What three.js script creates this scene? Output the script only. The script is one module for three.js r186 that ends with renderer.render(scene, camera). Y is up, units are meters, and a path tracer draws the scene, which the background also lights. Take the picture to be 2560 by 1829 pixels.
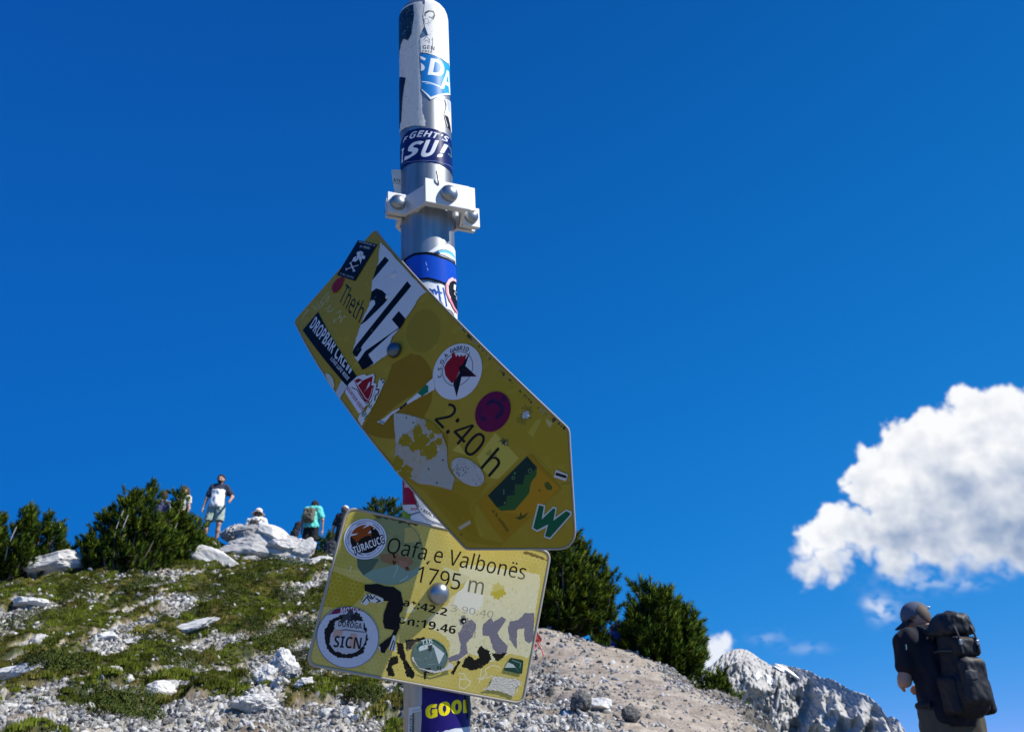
import * as THREE from 'three';
import { mergeGeometries, mergeVertices, toCreasedNormals } from 'three/addons/utils/BufferGeometryUtils.js';
import { TessellateModifier } from 'three/addons/modifiers/TessellateModifier.js';
import { RoundedBoxGeometry } from 'three/addons/geometries/RoundedBoxGeometry.js';
import { createNoise2D, createNoise3D } from 'simplex-noise';

// ------------------------------------------------------------------ camera, sky, sun, exposure
const scene = new THREE.Scene();
const camera = new THREE.PerspectiveCamera(50.62, 1024 / 731, 0.05, 9000);
camera.position.set(0, 1.5, 0);
camera.rotation.x = THREE.MathUtils.degToRad(26);
camera.focus = 1.02;
camera.userData.fStop = 16;
scene.add(camera);
const renderer = new THREE.WebGLRenderer({ antialias: true });
renderer.toneMapping = THREE.LinearToneMapping;
renderer.toneMappingExposure = 1.25;
renderer.shadowMap.enabled = true;
const SUN_EL = 47, SUN_BEHIND = 19;
const rad = (d) => d * Math.PI / 180;
const SUN = new THREE.Vector3(Math.cos(rad(SUN_EL)) * Math.cos(rad(SUN_BEHIND)), Math.sin(rad(SUN_EL)), Math.cos(rad(SUN_EL)) * Math.sin(rad(SUN_BEHIND)));
const sun = new THREE.DirectionalLight(new THREE.Color(1, 0.955, 0.87), 4.9);
sun.position.copy(SUN).multiplyScalar(80);
sun.castShadow = true;
sun.shadow.radius = 1;
sun.shadow.mapSize.set(4096, 4096);
Object.assign(sun.shadow.camera, { left: -30, right: 30, top: 30, bottom: -30, near: 1, far: 200 });
sun.target.position.set(0, 2, -10);
sun.position.add(sun.target.position);
scene.add(sun, sun.target);

function rng(seed) { let s = seed >>> 0; return () => { s = (s + 0x6D2B79F5) | 0; let t = Math.imul(s ^ (s >>> 15), 1 | s); t = (t + Math.imul(t ^ (t >>> 7), 61 | t)) ^ t; return ((t ^ (t >>> 14)) >>> 0) / 4294967296; }; }
const n2 = createNoise2D(rng(11)), n3 = createNoise3D(rng(12));
const fbm2 = (x, y, o = 4) => { let a = 0, w = 0.5, f = 1; for (let i = 0; i < o; i++) { a += w * n2(x * f + i * 17.3, y * f - i * 9.1); w *= 0.5; f *= 2.03; } return a; };
const fbm3 = (x, y, z, o = 4) => { let a = 0, w = 0.5, f = 1; for (let i = 0; i < o; i++) { a += w * n3(x * f + i * 7.7, y * f - i * 3.1, z * f + i * 5.3); w *= 0.5; f *= 2.03; } return a; };
const sstep = (a, b, x) => { const t = Math.min(1, Math.max(0, (x - a) / (b - a))); return t * t * (3 - 2 * t); };
const mix = (a, b, t) => a + (b - a) * t;

// clouds in directions: azimuth to the right of north (the view), elevation, radius, in degrees
const CLOUDS = [
  [[32.61,19.59],[30.13,18.43],[28.31,17.84],[26.54,16.91],[31.24,17.36],[34.19,18.54],[35.88,17.34],[37.41,15.92],[25.43,15.70],[27.14,15.04],[29.60,15.00],[32.28,15.17],[34.55,14.24],[37.12,13.27],[22.09,12.62],[20.80,11.98],[23.05,13.13],[24.41,12.70],[26.63,12.62],[28.93,12.08],[31.47,11.92],[33.55,11.39],[35.67,11.37],[20.85,10.50],[22.35,10.83],[26.22,10.66],[29.13,10.66],[31.62,10.48],[33.85,10.68]],
  [[13.99,5.59], [13.00,4.76], [14.69,6.06], [12.36,4.35]],
];
const CLOUD_R = [1.55, 1.7, 1.8, 1.6, 2.7, 2.3, 2.8, 3.5, 1.7, 2.4, 2.9, 3.2, 3.2, 3.5, 1.7, 1.25, 1.75, 2.0, 2.5, 2.7, 2.7, 2.7, 2.7, 1.25, 1.5, 1.5, 1.35, 1.3, 1.4];
const WISPS = [[24.83,7.76],[24.22,8.13],[17.46,6.35],[19.76,5.57],[29.76,8.96],[27.53,9.28]];
const WISP_R = [[0.8, 0.7, 0.4], [0.5, 0.4, 0.3], [1.0, 0.35, 0.13], [1.2, 0.35, 0.12], [1.2, 0.35, 0.2], [2.2, 0.6, 0.22]];
function cloudDensity(az, el, big) {
  const wx = 0.8 * fbm2(az * 0.42 + 3, el * 0.42, 3), wy = 0.8 * fbm2(az * 0.42 - 8, el * 0.42 + 5, 3);
  const bx = 0.17 * fbm2(az * 1.7, el * 1.7 + 9, 4), by = 0.17 * fbm2(az * 1.7 + 4, el * 1.7, 4);
  const x = az + wx + bx, y = el + wy + by;
  let d = -1;
  if (big) { const L = CLOUDS[0]; for (let i = 0; i < L.length; i++) { const r = CLOUD_R[i], q = 1 - Math.hypot(x - L[i][0], (y - L[i][1]) * 1.06) / r; d = Math.max(d, q * r * 0.5); } } else { const L = CLOUDS[1], R = [1.15, 1.3, 0.8, 1.3]; for (let i = 0; i < 4; i++) { const q = 1 - Math.hypot(x - wx * 0.5 - L[i][0], y - wy * 0.5 - L[i][1]) / R[i]; d = Math.max(d, q * 0.5); } }
  return d;
}
{
  const W = 4096, H = 2048, data = new Float32Array(W * H * 4);
  for (let j = 0; j < H; j++) {
    const el = ((j + 0.5) / H - 0.5) * 180, e = Math.max(el, 0);
    for (let i = 0; i < W; i++) {
      const th = ((i + 0.5) / W - 0.5) * 2 * Math.PI, az = ((th * 180 / Math.PI + 90 + 540) % 360) - 180, k = (j * W + i) * 4;
      const t = Math.min(1, e / 55), b = 0.5 + 0.5 * Math.cos(rad(az - 100));
      let r = mix(0.0045, 0.003, t), g = mix(0.138, 0.064, t), bl = mix(0.58, 0.335, t);
      const w = Math.min(0.9, b * (0.10 + 0.84 * Math.exp(-e / 18)) + 0.3 * Math.exp(-e / 3));
      r += 0.24 * w * w * w + 0.03 * w * w; g = mix(g, 0.44, w); bl = mix(bl, 0.98, w);
      if (el > -2 && el < 40 && az > -40 && az < 60) {
        if (az > 10 && az < 60 && el > 4.5 && el < 32) {
          const d = cloudDensity(az, el, true);
          const soft = mix(0.6, 0.2, sstep(9.5, 15, el));
          let a = sstep(-0.06, soft, d + 0.07 * fbm2(az * 0.8, el * 0.8 + 40, 3));
          if (a > 0) {
            const up = cloudDensity(az + 0.5, el + 1.3, true), up2 = cloudDensity(az + 0.2, el + 3, true);
            const billow = fbm2(az * 0.22 + 30, el * 0.26, 3), fine = fbm2(az * 0.9 + 30, el * 0.9, 4);
            let s = 1.06 - 0.16 * sstep(0.0, 1.0, up) - 0.40 * sstep(0.1, 1.4, up2) + 0.34 * billow + 0.10 * fine;
            s -= 0.2 * (1 - sstep(12, 18, el)) * sstep(0.15, 0.8, d); s = Math.min(1.05, Math.max(0.2, s));
            const c = [mix(0.27, 0.97, (s - 0.2) / 0.85), mix(0.37, 0.98, (s - 0.2) / 0.85), mix(0.56, 1.0, (s - 0.2) / 0.85)];
            r = mix(r, c[0], a); g = mix(g, c[1], a); bl = mix(bl, c[2], a);
          }
        }
        if (az > 5 && az < 20 && el > 1 && el < 12) {
          const a = 0.95 * sstep(-0.02, 0.3, cloudDensity(az, el, false));
          r = mix(r, 0.86, a); g = mix(g, 0.9, a); bl = mix(bl, 0.98, a);
        }
        for (let q = 0; q < WISPS.length; q++) {
          const [c0, c1] = WISPS[q], [rx, ry, al] = WISP_R[q], dx = (az - c0) / rx, dy = (el - c1) / ry;
          if (dx * dx + dy * dy > 9) continue;
          const a = al * Math.exp(-(dx * dx + dy * dy)) * sstep(-0.25, 0.45, fbm2(az * 0.7 + q * 9, el * 1.1, 3) + 0.12) * 1.7;
          r = mix(r, 0.8, Math.min(1, a)); g = mix(g, 0.87, Math.min(1, a)); bl = mix(bl, 0.98, Math.min(1, a));
        }
      }
      data[k] = r * 0.8; data[k + 1] = g * 0.8; data[k + 2] = bl * 0.8; data[k + 3] = 1;
    }
  }
  const sky = new THREE.DataTexture(data, W, H, THREE.RGBAFormat, THREE.FloatType);
  sky.mapping = THREE.EquirectangularReflectionMapping; sky.magFilter = sky.minFilter = THREE.LinearFilter; sky.colorSpace = THREE.LinearSRGBColorSpace; sky.needsUpdate = true;
  scene.background = sky; scene.environment = sky;
}

// ------------------------------------------------------------------ helpers
const V = (x, y, z) => new THREE.Vector3(x, y, z);
const A3 = (a) => new THREE.Vector3(a[0], a[1], a[2]);
const used = {};
function numbered(name) { const n = used[name] = (used[name] ?? -1) + 1; return n ? `${name}_${String(n).padStart(3, '0')}` : name; }
function shade(o) { o.castShadow = true; o.receiveShadow = true; return o; }
function tag(o, label, category, group) { o.userData = { label, category }; if (group) o.userData.group = group; return o; }
function thing(name, label, category, p = [0, 0, 0], turn = 0, group) {
  const o = new THREE.Group(); o.name = numbered(name); o.position.set(...p); o.rotation.y = turn; scene.add(o); return tag(o, label, category, group);
}
function mesh(name, geo, mat, parent, label) { const m = shade(new THREE.Mesh(geo, mat)); m.name = name; parent.add(m); if (label) m.userData.label = label; return m; }
function structure(name, geo, mat) { const m = mesh(name, geo, mat, scene); m.userData.kind = 'structure'; return m; }
const lin = (r, g, b) => new THREE.Color().setRGB(r, g, b);
const std = (color, roughness = 0.8, metalness = 0, more = {}) => new THREE.MeshStandardMaterial({ color, roughness, metalness, side: THREE.DoubleSide, ...more });
const dull = (color, roughness, more = {}) => new THREE.MeshPhysicalMaterial({ color, roughness, specularIntensity: 0.2, side: THREE.DoubleSide, ...more });
const matte = (color, roughness, more = {}) => new THREE.MeshPhysicalMaterial({ color, roughness, specularIntensity: 0.3, side: THREE.DoubleSide, ...more });
function tube(points, r, seg = 24, rs = 6) { return new THREE.TubeGeometry(new THREE.CatmullRomCurve3(points.map((p) => (p.isVector3 ? p : A3(p)))), seg, r, rs, false); }
function bare(g) { const q = g.index ? g.toNonIndexed() : g; const o = new THREE.BufferGeometry(); o.setAttribute('position', q.attributes.position); o.setAttribute('normal', q.attributes.normal); return o; }
const join = (list) => mergeGeometries(list.map(bare));
function grain(w, h, fn, srgb = true) {
  const d = new Uint8Array(w * h * 4);
  for (let y = 0; y < h; y++) for (let x = 0; x < w; x++) { const c = fn(x, y), k = (y * w + x) * 4; d[k] = c[0]; d[k + 1] = c[1]; d[k + 2] = c[2]; d[k + 3] = 255; }
  const t = new THREE.DataTexture(d, w, h); t.magFilter = THREE.LinearFilter; t.minFilter = THREE.LinearMipmapLinearFilter; t.wrapS = t.wrapT = THREE.RepeatWrapping; t.colorSpace = srgb ? THREE.SRGBColorSpace : THREE.NoColorSpace; t.needsUpdate = true; return t;
}

// a closed surface meshed from a distance field on a grid
function meshField(f, lo, hi, cell) {
  const n = [0, 1, 2].map((k) => Math.ceil((hi[k] - lo[k]) / cell) + 1), [nx, ny, nz] = n, val = new Float32Array(nx * ny * nz);
  for (let z = 0, q = 0; z < nz; z++) for (let y = 0; y < ny; y++) for (let x = 0; x < nx; x++, q++) val[q] = f(lo[0] + x * cell, lo[1] + y * cell, lo[2] + z * cell);
  const id = new Int32Array(nx * ny * nz).fill(-1), pos = [], idx = [], at = (x, y, z) => (z * ny + y) * nx + x;
  for (let z = 0; z < nz - 1; z++) for (let y = 0; y < ny - 1; y++) for (let x = 0; x < nx - 1; x++) {
    let m = 0; const v = [];
    for (let c = 0; c < 8; c++) { const q = val[at(x + (c & 1), y + ((c >> 1) & 1), z + (c >> 2))]; v.push(q); if (q < 0) m++; }
    if (m === 0 || m === 8) continue;
    let sx = 0, sy = 0, sz = 0, k = 0;
    for (let a = 0; a < 8; a++) for (const b of [1, 2, 4]) { if (a & b) continue; const c = a | b; if ((v[a] < 0) === (v[c] < 0)) continue; const t = v[a] / (v[a] - v[c]); sx += (a & 1) + (b === 1 ? t : 0); sy += ((a >> 1) & 1) + (b === 2 ? t : 0); sz += (a >> 2) + (b === 4 ? t : 0); k++; }
    id[at(x, y, z)] = pos.length / 3; pos.push(lo[0] + (x + sx / k) * cell, lo[1] + (y + sy / k) * cell, lo[2] + (z + sz / k) * cell);
  }
  const quad = (a, b, c, d, flip) => { if (a < 0 || b < 0 || c < 0 || d < 0) return; if (flip) idx.push(a, c, b, a, d, c); else idx.push(a, b, c, a, c, d); };
  for (let z = 1; z < nz - 1; z++) for (let y = 1; y < ny - 1; y++) for (let x = 1; x < nx - 1; x++) {
    const s = val[at(x, y, z)] < 0;
    if (s !== (val[at(x + 1, y, z)] < 0)) quad(id[at(x, y - 1, z - 1)], id[at(x, y, z - 1)], id[at(x, y, z)], id[at(x, y - 1, z)], !s);
    if (s !== (val[at(x, y + 1, z)] < 0)) quad(id[at(x - 1, y, z - 1)], id[at(x - 1, y, z)], id[at(x, y, z)], id[at(x, y, z - 1)], !s);
    if (s !== (val[at(x, y, z + 1)] < 0)) quad(id[at(x - 1, y - 1, z)], id[at(x, y - 1, z)], id[at(x, y, z)], id[at(x - 1, y, z)], !s);
  }
  const nor = new Float32Array(pos.length), e = cell * 0.6;
  for (let i = 0; i < pos.length; i += 3) {
    const [x, y, z] = [pos[i], pos[i + 1], pos[i + 2]], gx = f(x + e, y, z) - f(x - e, y, z), gy = f(x, y + e, z) - f(x, y - e, z), gz = f(x, y, z + e) - f(x, y, z - e), l = Math.hypot(gx, gy, gz) || 1;
    nor[i] = gx / l; nor[i + 1] = gy / l; nor[i + 2] = gz / l;
  }
  const g = new THREE.BufferGeometry(); g.setAttribute('position', new THREE.Float32BufferAttribute(pos, 3)); g.setAttribute('normal', new THREE.BufferAttribute(nor, 3)); g.setIndex(idx); return g;
}

// ------------------------------------------------------------------ the hillside
const CREST = [[-11.784,3.179,-12.938],[-10.690,3.849,-14.730],[-9.846,4.321,-15.780],[-9.452,4.605,-16.251],[-8.367,5.019,-17.392],[-7.772,5.498,-18.211],[-7.603,6.047,-19.575],[-6.752,5.637,-19.250],[-5.719,5.251,-18.538],[-5.031,5.408,-19.150],[-4.546,5.637,-19.887],[-2.607,5.062,-19.325],[-0.850,4.145,-17.479],[0.537,3.275,-15.291],[1.330,3.134,-14.740],[1.920,2.650,-13.363],[2.343,2.416,-12.584],[2.664,2.147,-11.701],[2.815,1.821,-10.116],[2.724,1.595,-8.578]];
const SLOPE = [[-5.031,1.575,-6.220],[-3.851,1.578,-6.436],[-2.379,1.579,-6.583],[-0.816,1.579,-6.549],[0.566,1.579,-6.576],[1.654,1.590,-7.418],[-6.624,2.598,-10.600],[-4.972,2.747,-11.469],[-2.917,2.758,-12.155],[-0.493,2.317,-10.488],[0.909,2.247,-10.260],[-7.748,2.516,-9.809]];
const CTRL = [...CREST, ...SLOPE, [0, 0, 0], [-1.5, 0.05, 0.5], [1.5, 0, 0.5], [0, 0, 3], [-4, 0.5, 0], [4, 0.2, 0], [-0.3, 0.1, -1.5], [-8, 0.8, 4], [6, -0.5, 4], [3.2, 0.75, -4.4], [2.2, 0.75, -4.0], [5.2, 0.1, -7], [7, -1.2, -5], [3.9, 0.6, -8.2], [9, -3, -9], [6, -2.2, -13], [12, -6, -4], [-16, 3.4, -6], [-14, 2.2, 0]];
for (const c of CREST) { const d = Math.hypot(c[0], c[2]); for (const [k, dh] of [[4, 1.2], [11, 6]]) CTRL.push([c[0] * (d + k) / d, c[1] - dh, c[2] * (d + k) / d]); }
const heightBase = (() => {
  const P = CTRL, n = P.length, N = n + 3, M = [], U = (r2) => (r2 > 1e-9 ? r2 * Math.log(r2) * 0.5 : 0);
  for (let i = 0; i < N; i++) M.push(new Float64Array(N + 1));
  for (let i = 0; i < n; i++) {
    for (let j = 0; j < n; j++) M[i][j] = U((P[i][0] - P[j][0]) ** 2 + (P[i][2] - P[j][2]) ** 2) + (i === j ? 0.02 : 0);
    [1, P[i][0], P[i][2]].forEach((v, k) => { M[i][n + k] = v; M[n + k][i] = v; }); M[i][N] = P[i][1];
  }
  for (let c = 0; c < N; c++) {
    let p = c; for (let r = c + 1; r < N; r++) if (Math.abs(M[r][c]) > Math.abs(M[p][c])) p = r; [M[c], M[p]] = [M[p], M[c]];
    for (let r = 0; r < N; r++) if (r !== c) { const f = M[r][c] / M[c][c]; if (f) for (let k = c; k <= N; k++) M[r][k] -= f * M[c][k]; }
  }
  const w = M.map((r, i) => r[N] / r[i]);
  return (x, z) => { let h = w[n] + w[n + 1] * x + w[n + 2] * z; for (let i = 0; i < n; i++) h += w[i] * U((x - P[i][0]) ** 2 + (z - P[i][2]) ** 2); return h; };
})();
const PATH = [[0.112,3.170,-15.000],[0.497,3.058,-14.191],[0.880,2.776,-12.770],[1.211,2.396,-10.933],[1.418,2.037,-9.292],[1.472,1.791,-8.168],[1.518,1.531,-6.833]];
function pathMask(x, z) { let d = 9; for (let i = 0; i + 1 < PATH.length; i++) { const a = PATH[i], b = PATH[i + 1], dx = b[0] - a[0], dz = b[2] - a[2], t = Math.min(1, Math.max(0, ((x - a[0]) * dx + (z - a[2]) * dz) / (dx * dx + dz * dz))); d = Math.min(d, Math.hypot(x - a[0] - dx * t, z - a[2] - dz * t)); } return 1 - sstep(0.6, 1.25, d + 0.3 * n2(x * 1.4, z * 1.4)); }
function grassMask(x, z) {
  const d = Math.hypot(x, z), u = (0.45 * x - 0.89 * z) * 0.26, v = (0.89 * x + 0.45 * z) * 1.0;
  let g = fbm2(u + 5, v + 2, 5) + 0.22 * fbm2(x * 3.1, z * 3.1, 3);
  g += mix(-0.26, 0.04, sstep(8.6, 14.2, d - x * 0.3)) - 0.75 * sstep(-0.9, 1.1, x + (d - 10) * -0.04) - pathMask(x, z);
  return sstep(-0.03, 0.1, g);
}
function ground(x, z) {
  const near = Math.hypot(x, z) < 3 ? 0.3 : 1;
  return heightBase(x, z) + near * (0.16 * fbm2(x * 0.55 + 9, z * 0.55, 3) + 0.1 * fbm2(x * 1.9, z * 1.9 + 4, 3) + 0.11 * (grassMask(x, z) - 0.35) * (1 + 1.3 * fbm2(x * 2.6, z * 2.6, 3))) * (1 - 0.7 * pathMask(x, z));
}
const GX0 = -17, GX1 = 11, GZ0 = -25, GZ1 = 3;
{
  const T = 2048, tex = new Uint8Array(T * T * 4), bump = new Uint8Array(T * T * 4), rr = rng(5);
  for (let j = 0; j < T; j++) for (let i = 0; i < T; i++) {
    const x = mix(GX0, GX1, (i + 0.5) / T), z = mix(GZ1, GZ0, (j + 0.5) / T), k = (j * T + i) * 4;
    const g = grassMask(x, z), p = pathMask(x, z), f = fbm2(x * 5, z * 5, 3), q = fbm2(x * 1.1 + 50, z * 1.1, 3), s = rr();
    let c = [mix(118, 176, 0.5 + 0.7 * q + 0.25 * f), mix(111, 170, 0.5 + 0.7 * q + 0.25 * f), mix(101, 158, 0.5 + 0.7 * q + 0.25 * f)];
    const soil = sstep(0.12, 0.34, fbm2(x * 0.8 - 20, z * 0.8, 4)); c = [mix(c[0], 92, soil * 0.7), mix(c[1], 80, soil * 0.7), mix(c[2], 66, soil * 0.7)];
    c = [mix(c[0], 150 + 26 * f + 30 * q, p), mix(c[1], 139 + 26 * f + 30 * q, p), mix(c[2], 126 + 26 * f + 28 * q, p)];
    c = [mix(c[0], 66 + 40 * f + 30 * q, g), mix(c[1], 66 + 32 * f + 12 * q, g), mix(c[2], 32 + 16 * f, g)];
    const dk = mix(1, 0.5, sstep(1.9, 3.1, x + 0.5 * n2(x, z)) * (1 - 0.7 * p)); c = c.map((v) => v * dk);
    const sp = (s - 0.5) * mix(60, 22, g) * (1 - 0.5 * p);
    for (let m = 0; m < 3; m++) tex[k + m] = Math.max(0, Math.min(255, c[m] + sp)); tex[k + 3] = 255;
    const b = 128 + 60 * f + 70 * (s - 0.5); bump[k] = bump[k + 1] = bump[k + 2] = Math.max(0, Math.min(255, b)); bump[k + 3] = 255;
  }
  const mk = (d, cs) => { const t = new THREE.DataTexture(d, T, T); t.magFilter = THREE.LinearFilter; t.minFilter = THREE.LinearMipmapLinearFilter; t.generateMipmaps = true; t.colorSpace = cs; t.needsUpdate = true; return t; };
  const mat = std(0xffffff, 0.95, 0, { map: mk(tex, THREE.SRGBColorSpace), bumpMap: mk(bump, THREE.NoColorSpace), bumpScale: 0.025 });
  const nx = 420, nz = 420, pos = [], uv = [], idx = [];
  for (let j = 0; j <= nz; j++) for (let i = 0; i <= nx; i++) { const u = i / nx, v = j / nz, x = mix(GX0, GX1, u), z = mix(GZ1, GZ0, v); pos.push(x, ground(x, z), z); uv.push(u, v); }
  for (let j = 0; j < nz; j++) for (let i = 0; i < nx; i++) { const a = j * (nx + 1) + i; idx.push(a, a + 1, a + nx + 2, a, a + nx + 2, a + nx + 1); }
  const g = new THREE.BufferGeometry(); g.setAttribute('position', new THREE.Float32BufferAttribute(pos, 3)); g.setAttribute('uv', new THREE.Float32BufferAttribute(uv, 2)); g.setIndex(idx); g.computeVertexNormals();
  structure('hillside', g, mat);
  // the mountain flank round the pass, falling away to the valley on every side
  const far = [], fi = [], rings = 26, segs = 96;
  for (let r = 0; r <= rings; r++) for (let s = 0; s < segs; s++) {
    const t = r / rings, a = s / segs * Math.PI * 2, ca = Math.cos(a), sa = Math.sin(a), k = Math.min(14 / Math.max(Math.abs(ca), 1e-6), 14 / Math.max(Math.abs(sa), 1e-6)) - 0.05, R = k + 6000 * Math.pow(t, 3.2), x = -3 + ca * R, z = -11 + sa * R;
    const e = ground(Math.max(GX0, Math.min(GX1, x)), Math.max(GZ0, Math.min(GZ1, z))), o = R - k;
    far.push(x, e - 0.03 - Math.min(900, o * 0.62) + Math.min(6, o * 0.1) * fbm2(x * 0.03, z * 0.03, 4) * 2, z);
  }
  for (let r = 0; r < rings; r++) for (let s = 0; s < segs; s++) { const a = r * segs + s, b = r * segs + (s + 1) % segs; fi.push(a, a + segs, b, b, a + segs, b + segs); }
  const fg = new THREE.BufferGeometry(); fg.setAttribute('position', new THREE.Float32BufferAttribute(far, 3)); fg.setIndex(fi); fg.computeVertexNormals();
  structure('terrain', fg, std(lin(0.16, 0.17, 0.11), 1));
}
// ------------------------------------------------------------------ the far limestone mountain
{
  const D = 2300, ctr = [19.23,3.93], prof = [[7.28,0.25],[10.37,2.01],[12.48,3.15],[13.68,4.24],[14.67,5.10],[15.45,5.50],[16.09,5.46],[16.78,4.99],[17.49,4.52],[17.71,4.71],[18.54,4.55],[19.28,4.29],[19.81,4.08],[20.34,3.64],[20.94,3.52],[21.77,2.86],[22.63,2.48],[23.16,1.88],[23.36,1.29],[23.53,1.36],[23.85,1.18],[24.14,0.36],[25.24,-2.63],[27.76,-5.63]];
  const X = prof.map((p) => Math.tan(rad(p[0] - ctr[0])) * D), Y = prof.map((p) => 1.5 + D * Math.tan(rad(p[1])));
  const top = (x) => { for (let i = 0; i + 1 < X.length; i++) if (x <= X[i + 1]) return mix(Y[i], Y[i + 1], Math.max(0, (x - X[i]) / (X[i + 1] - X[i]))); return Y[Y.length - 1]; };
  const nx = 460, nt = 200, pos = [], idx = [], col = [], m = Math.PI / 180 * ctr[0], fx = Math.sin(m), fz = -Math.cos(m), rx = Math.cos(m), rz = Math.sin(m), x0 = X[0], x1 = X[X.length - 1];
  for (let j = 0; j <= nt; j++) for (let i = 0; i <= nx; i++) {
    const x = mix(x0, x1, i / nx), t = j / nt, drop = (t - 0.12) * 520;
    let depth = -drop * 0.55, y = top(x) - Math.max(0, drop);
    if (drop < 0) { depth = -drop * 1.5; y = top(x) + drop * 1.2; }
    const xm = -25, fold = Math.abs(x - xm - 18 * n2(drop * 0.01, 1));
    depth += -Math.min(fold, 230) * (x > xm ? 1.2 : 0.8);
    const rib = 1 - Math.abs(fbm2(x * 0.0095 + drop * 0.0055 + 2, drop * 0.0045, 3)) * 2, rib2 = 1 - Math.abs(fbm2(x * 0.032 + drop * 0.012, drop * 0.02 + 5, 4)) * 2;
    const s = sstep(-5, 60, drop);
    depth += -s * (mix(60, 64, sstep(-40, 40, x)) * rib + mix(12, 7, sstep(-40, 40, x)) * rib2) - mix(12, 5, sstep(-40, 40, x)) * fbm2(x * 0.09, drop * 0.09, 5); y += mix(7, 4, sstep(-40, 40, x)) * fbm2(x * 0.06 + 3, drop * 0.06, 5) * (0.35 + s);
    const d = D + depth; pos.push(fx * d + rx * x, y, fz * d + rz * x);
    const st = 0.42 + 0.1 * fbm2(x * 0.03, drop * 0.05, 4) + 0.06 * n2(x * 0.4, drop * 0.06); col.push(st, st * 0.985, st * 0.95);
  }
  for (let j = 0; j < nt; j++) for (let i = 0; i < nx; i++) { const a = j * (nx + 1) + i; idx.push(a, a + nx + 1, a + 1, a + 1, a + nx + 1, a + nx + 2); }
  const g = new THREE.BufferGeometry(); g.setAttribute('position', new THREE.Float32BufferAttribute(pos, 3)); g.setAttribute('color', new THREE.Float32BufferAttribute(col, 3)); g.setIndex(idx); g.computeVertexNormals();
  const mt = structure('mountain', g, std(0xffffff, 1, 0, { vertexColors: true }));
  // old snow lying in the gullies under the summit ridge
  const patch = (list) => { const f = []; for (const [u, dr, su, sd, rot] of list) { for (let q = 0; q < 14; q++) { const a0 = q / 14 * 6.2832, a1 = (q + 1) / 14 * 6.2832, pt = (a) => { const k = 1 + 0.35 * n2(a * 2 + u, dr), px = Math.cos(a) * su * k, pd = Math.sin(a) * sd * k, xx = u + px, dd = dr + pd + px * rot, i = Math.max(0, Math.min(nx, Math.round((xx - x0) / (x1 - x0) * nx))), j = Math.max(0, Math.min(nt, Math.round((dd / 520 + 0.12) * nt))), o = (j * (nx + 1) + i) * 3; return [pos[o] - fx * 4, pos[o + 1] + 2, pos[o + 2] - fz * 4]; }; f.push(...pt(a0), ...pt(a1), ...(() => { const i = Math.round((u - x0) / (x1 - x0) * nx), j = Math.round((dr / 520 + 0.12) * nt), o = (j * (nx + 1) + i) * 3; return [pos[o] - fx * 5, pos[o + 1] + 3, pos[o + 2] - fz * 5]; })()); } } const q = new THREE.BufferGeometry(); q.setAttribute('position', new THREE.Float32BufferAttribute(f, 3)); q.computeVertexNormals(); return q; };
  const U = (px) => Math.tan(rad(px - ctr[0])) * D;
  const sn = [[18.29,4.23],[17.90,4.40],[18.81,3.94],[17.27,3.57],[16.67,3.77],[12.57,3.51]];
  for (const [k, w, h, rot] of [[0, 42, 10, 0.5], [3, 8, 12, -0.4], [4, 7, 10, -0.3], [5, 12, 9, 0.4]]) mesh('snow_patch', patch([[U(sn[k][0]), Math.max(2, top(U(sn[k][0])) - (1.5 + D * Math.tan(rad(sn[k][1])))), w, h, rot]]), std(lin(0.86, 0.88, 0.92), 0.8), mt, 'old white snow patch under the summit ridge');
}

// ------------------------------------------------------------------ the signpost: surfaces measured in millimetres
const POLE = { base: [-0.00595,0.00000,-1.15599], axis: [-0.05294,0.99231,0.11189], front: [0.01113,-0.11145,0.99371], right: [0.99854,0.05385,-0.00514], R: 0.038, top: 2.5543 };
const ARROW = { o: [0.01601,1.74477,-0.84302], x: [0.69505,-0.71863,0.02193], y: [0.63166,0.62493,0.45876], n: [-0.34338,-0.30501,0.88829], back: 0.49794, k: 1.13767, u0: 0.00000, tw: 0.15002, W: 0.18286, flat: 0.48223, L: 0.57485 };
const PLATE = { o: [-0.08827,1.64182,-0.91548], x: [0.95366,-0.14941,-0.26116], y: [0.19960,0.96366,0.17756], n: [0.22514,-0.22146,0.94882], W: 0.24654, H: 0.17203 };
const surfArrow = (() => { const o = A3(ARROW.o), X = A3(ARROW.x), Y = A3(ARROW.y), N = A3(ARROW.n); return (x, y, n = 0) => {
  const v = -y / 1000, q = x / 1000 - ARROW.back, d = Math.max(0, ARROW.u0 - q + ARROW.tw * v), th = ARROW.k * d, s = th > 1e-6 ? Math.sin(th) / ARROW.k : d, h = th > 1e-6 ? (1 - Math.cos(th)) / ARROW.k : 0;
  return o.clone().addScaledVector(X, q + d - s - n * Math.sin(th)).addScaledVector(Y, v).addScaledVector(N, -h + n * Math.cos(th)); }; })();
const surfPlate = (() => { const o = A3(PLATE.o), X = A3(PLATE.x), Y = A3(PLATE.y), N = A3(PLATE.n); return (x, y, n = 0) => o.clone().addScaledVector(X, x / 1000 - PLATE.W / 2).addScaledVector(Y, PLATE.H / 2 - y / 1000).addScaledVector(N, n); })();
const pB = A3(POLE.base), pA = A3(POLE.axis), pF = A3(POLE.front), pR = A3(POLE.right);
const surfPole = (x, y, n = 0) => { const a = x / 1000 / POLE.R; let h = -y / 1000, r = POLE.R + n, e = 0; if (h > POLE.top) { const f = Math.min(1.5, (h - POLE.top) / POLE.R); h = POLE.top + (POLE.R + n) * 0.95 * Math.sin(f); r *= Math.cos(f); } return pB.clone().addScaledVector(pA, h).addScaledVector(pR, Math.sin(a) * r).addScaledVector(pF, Math.cos(a) * r); };

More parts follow.
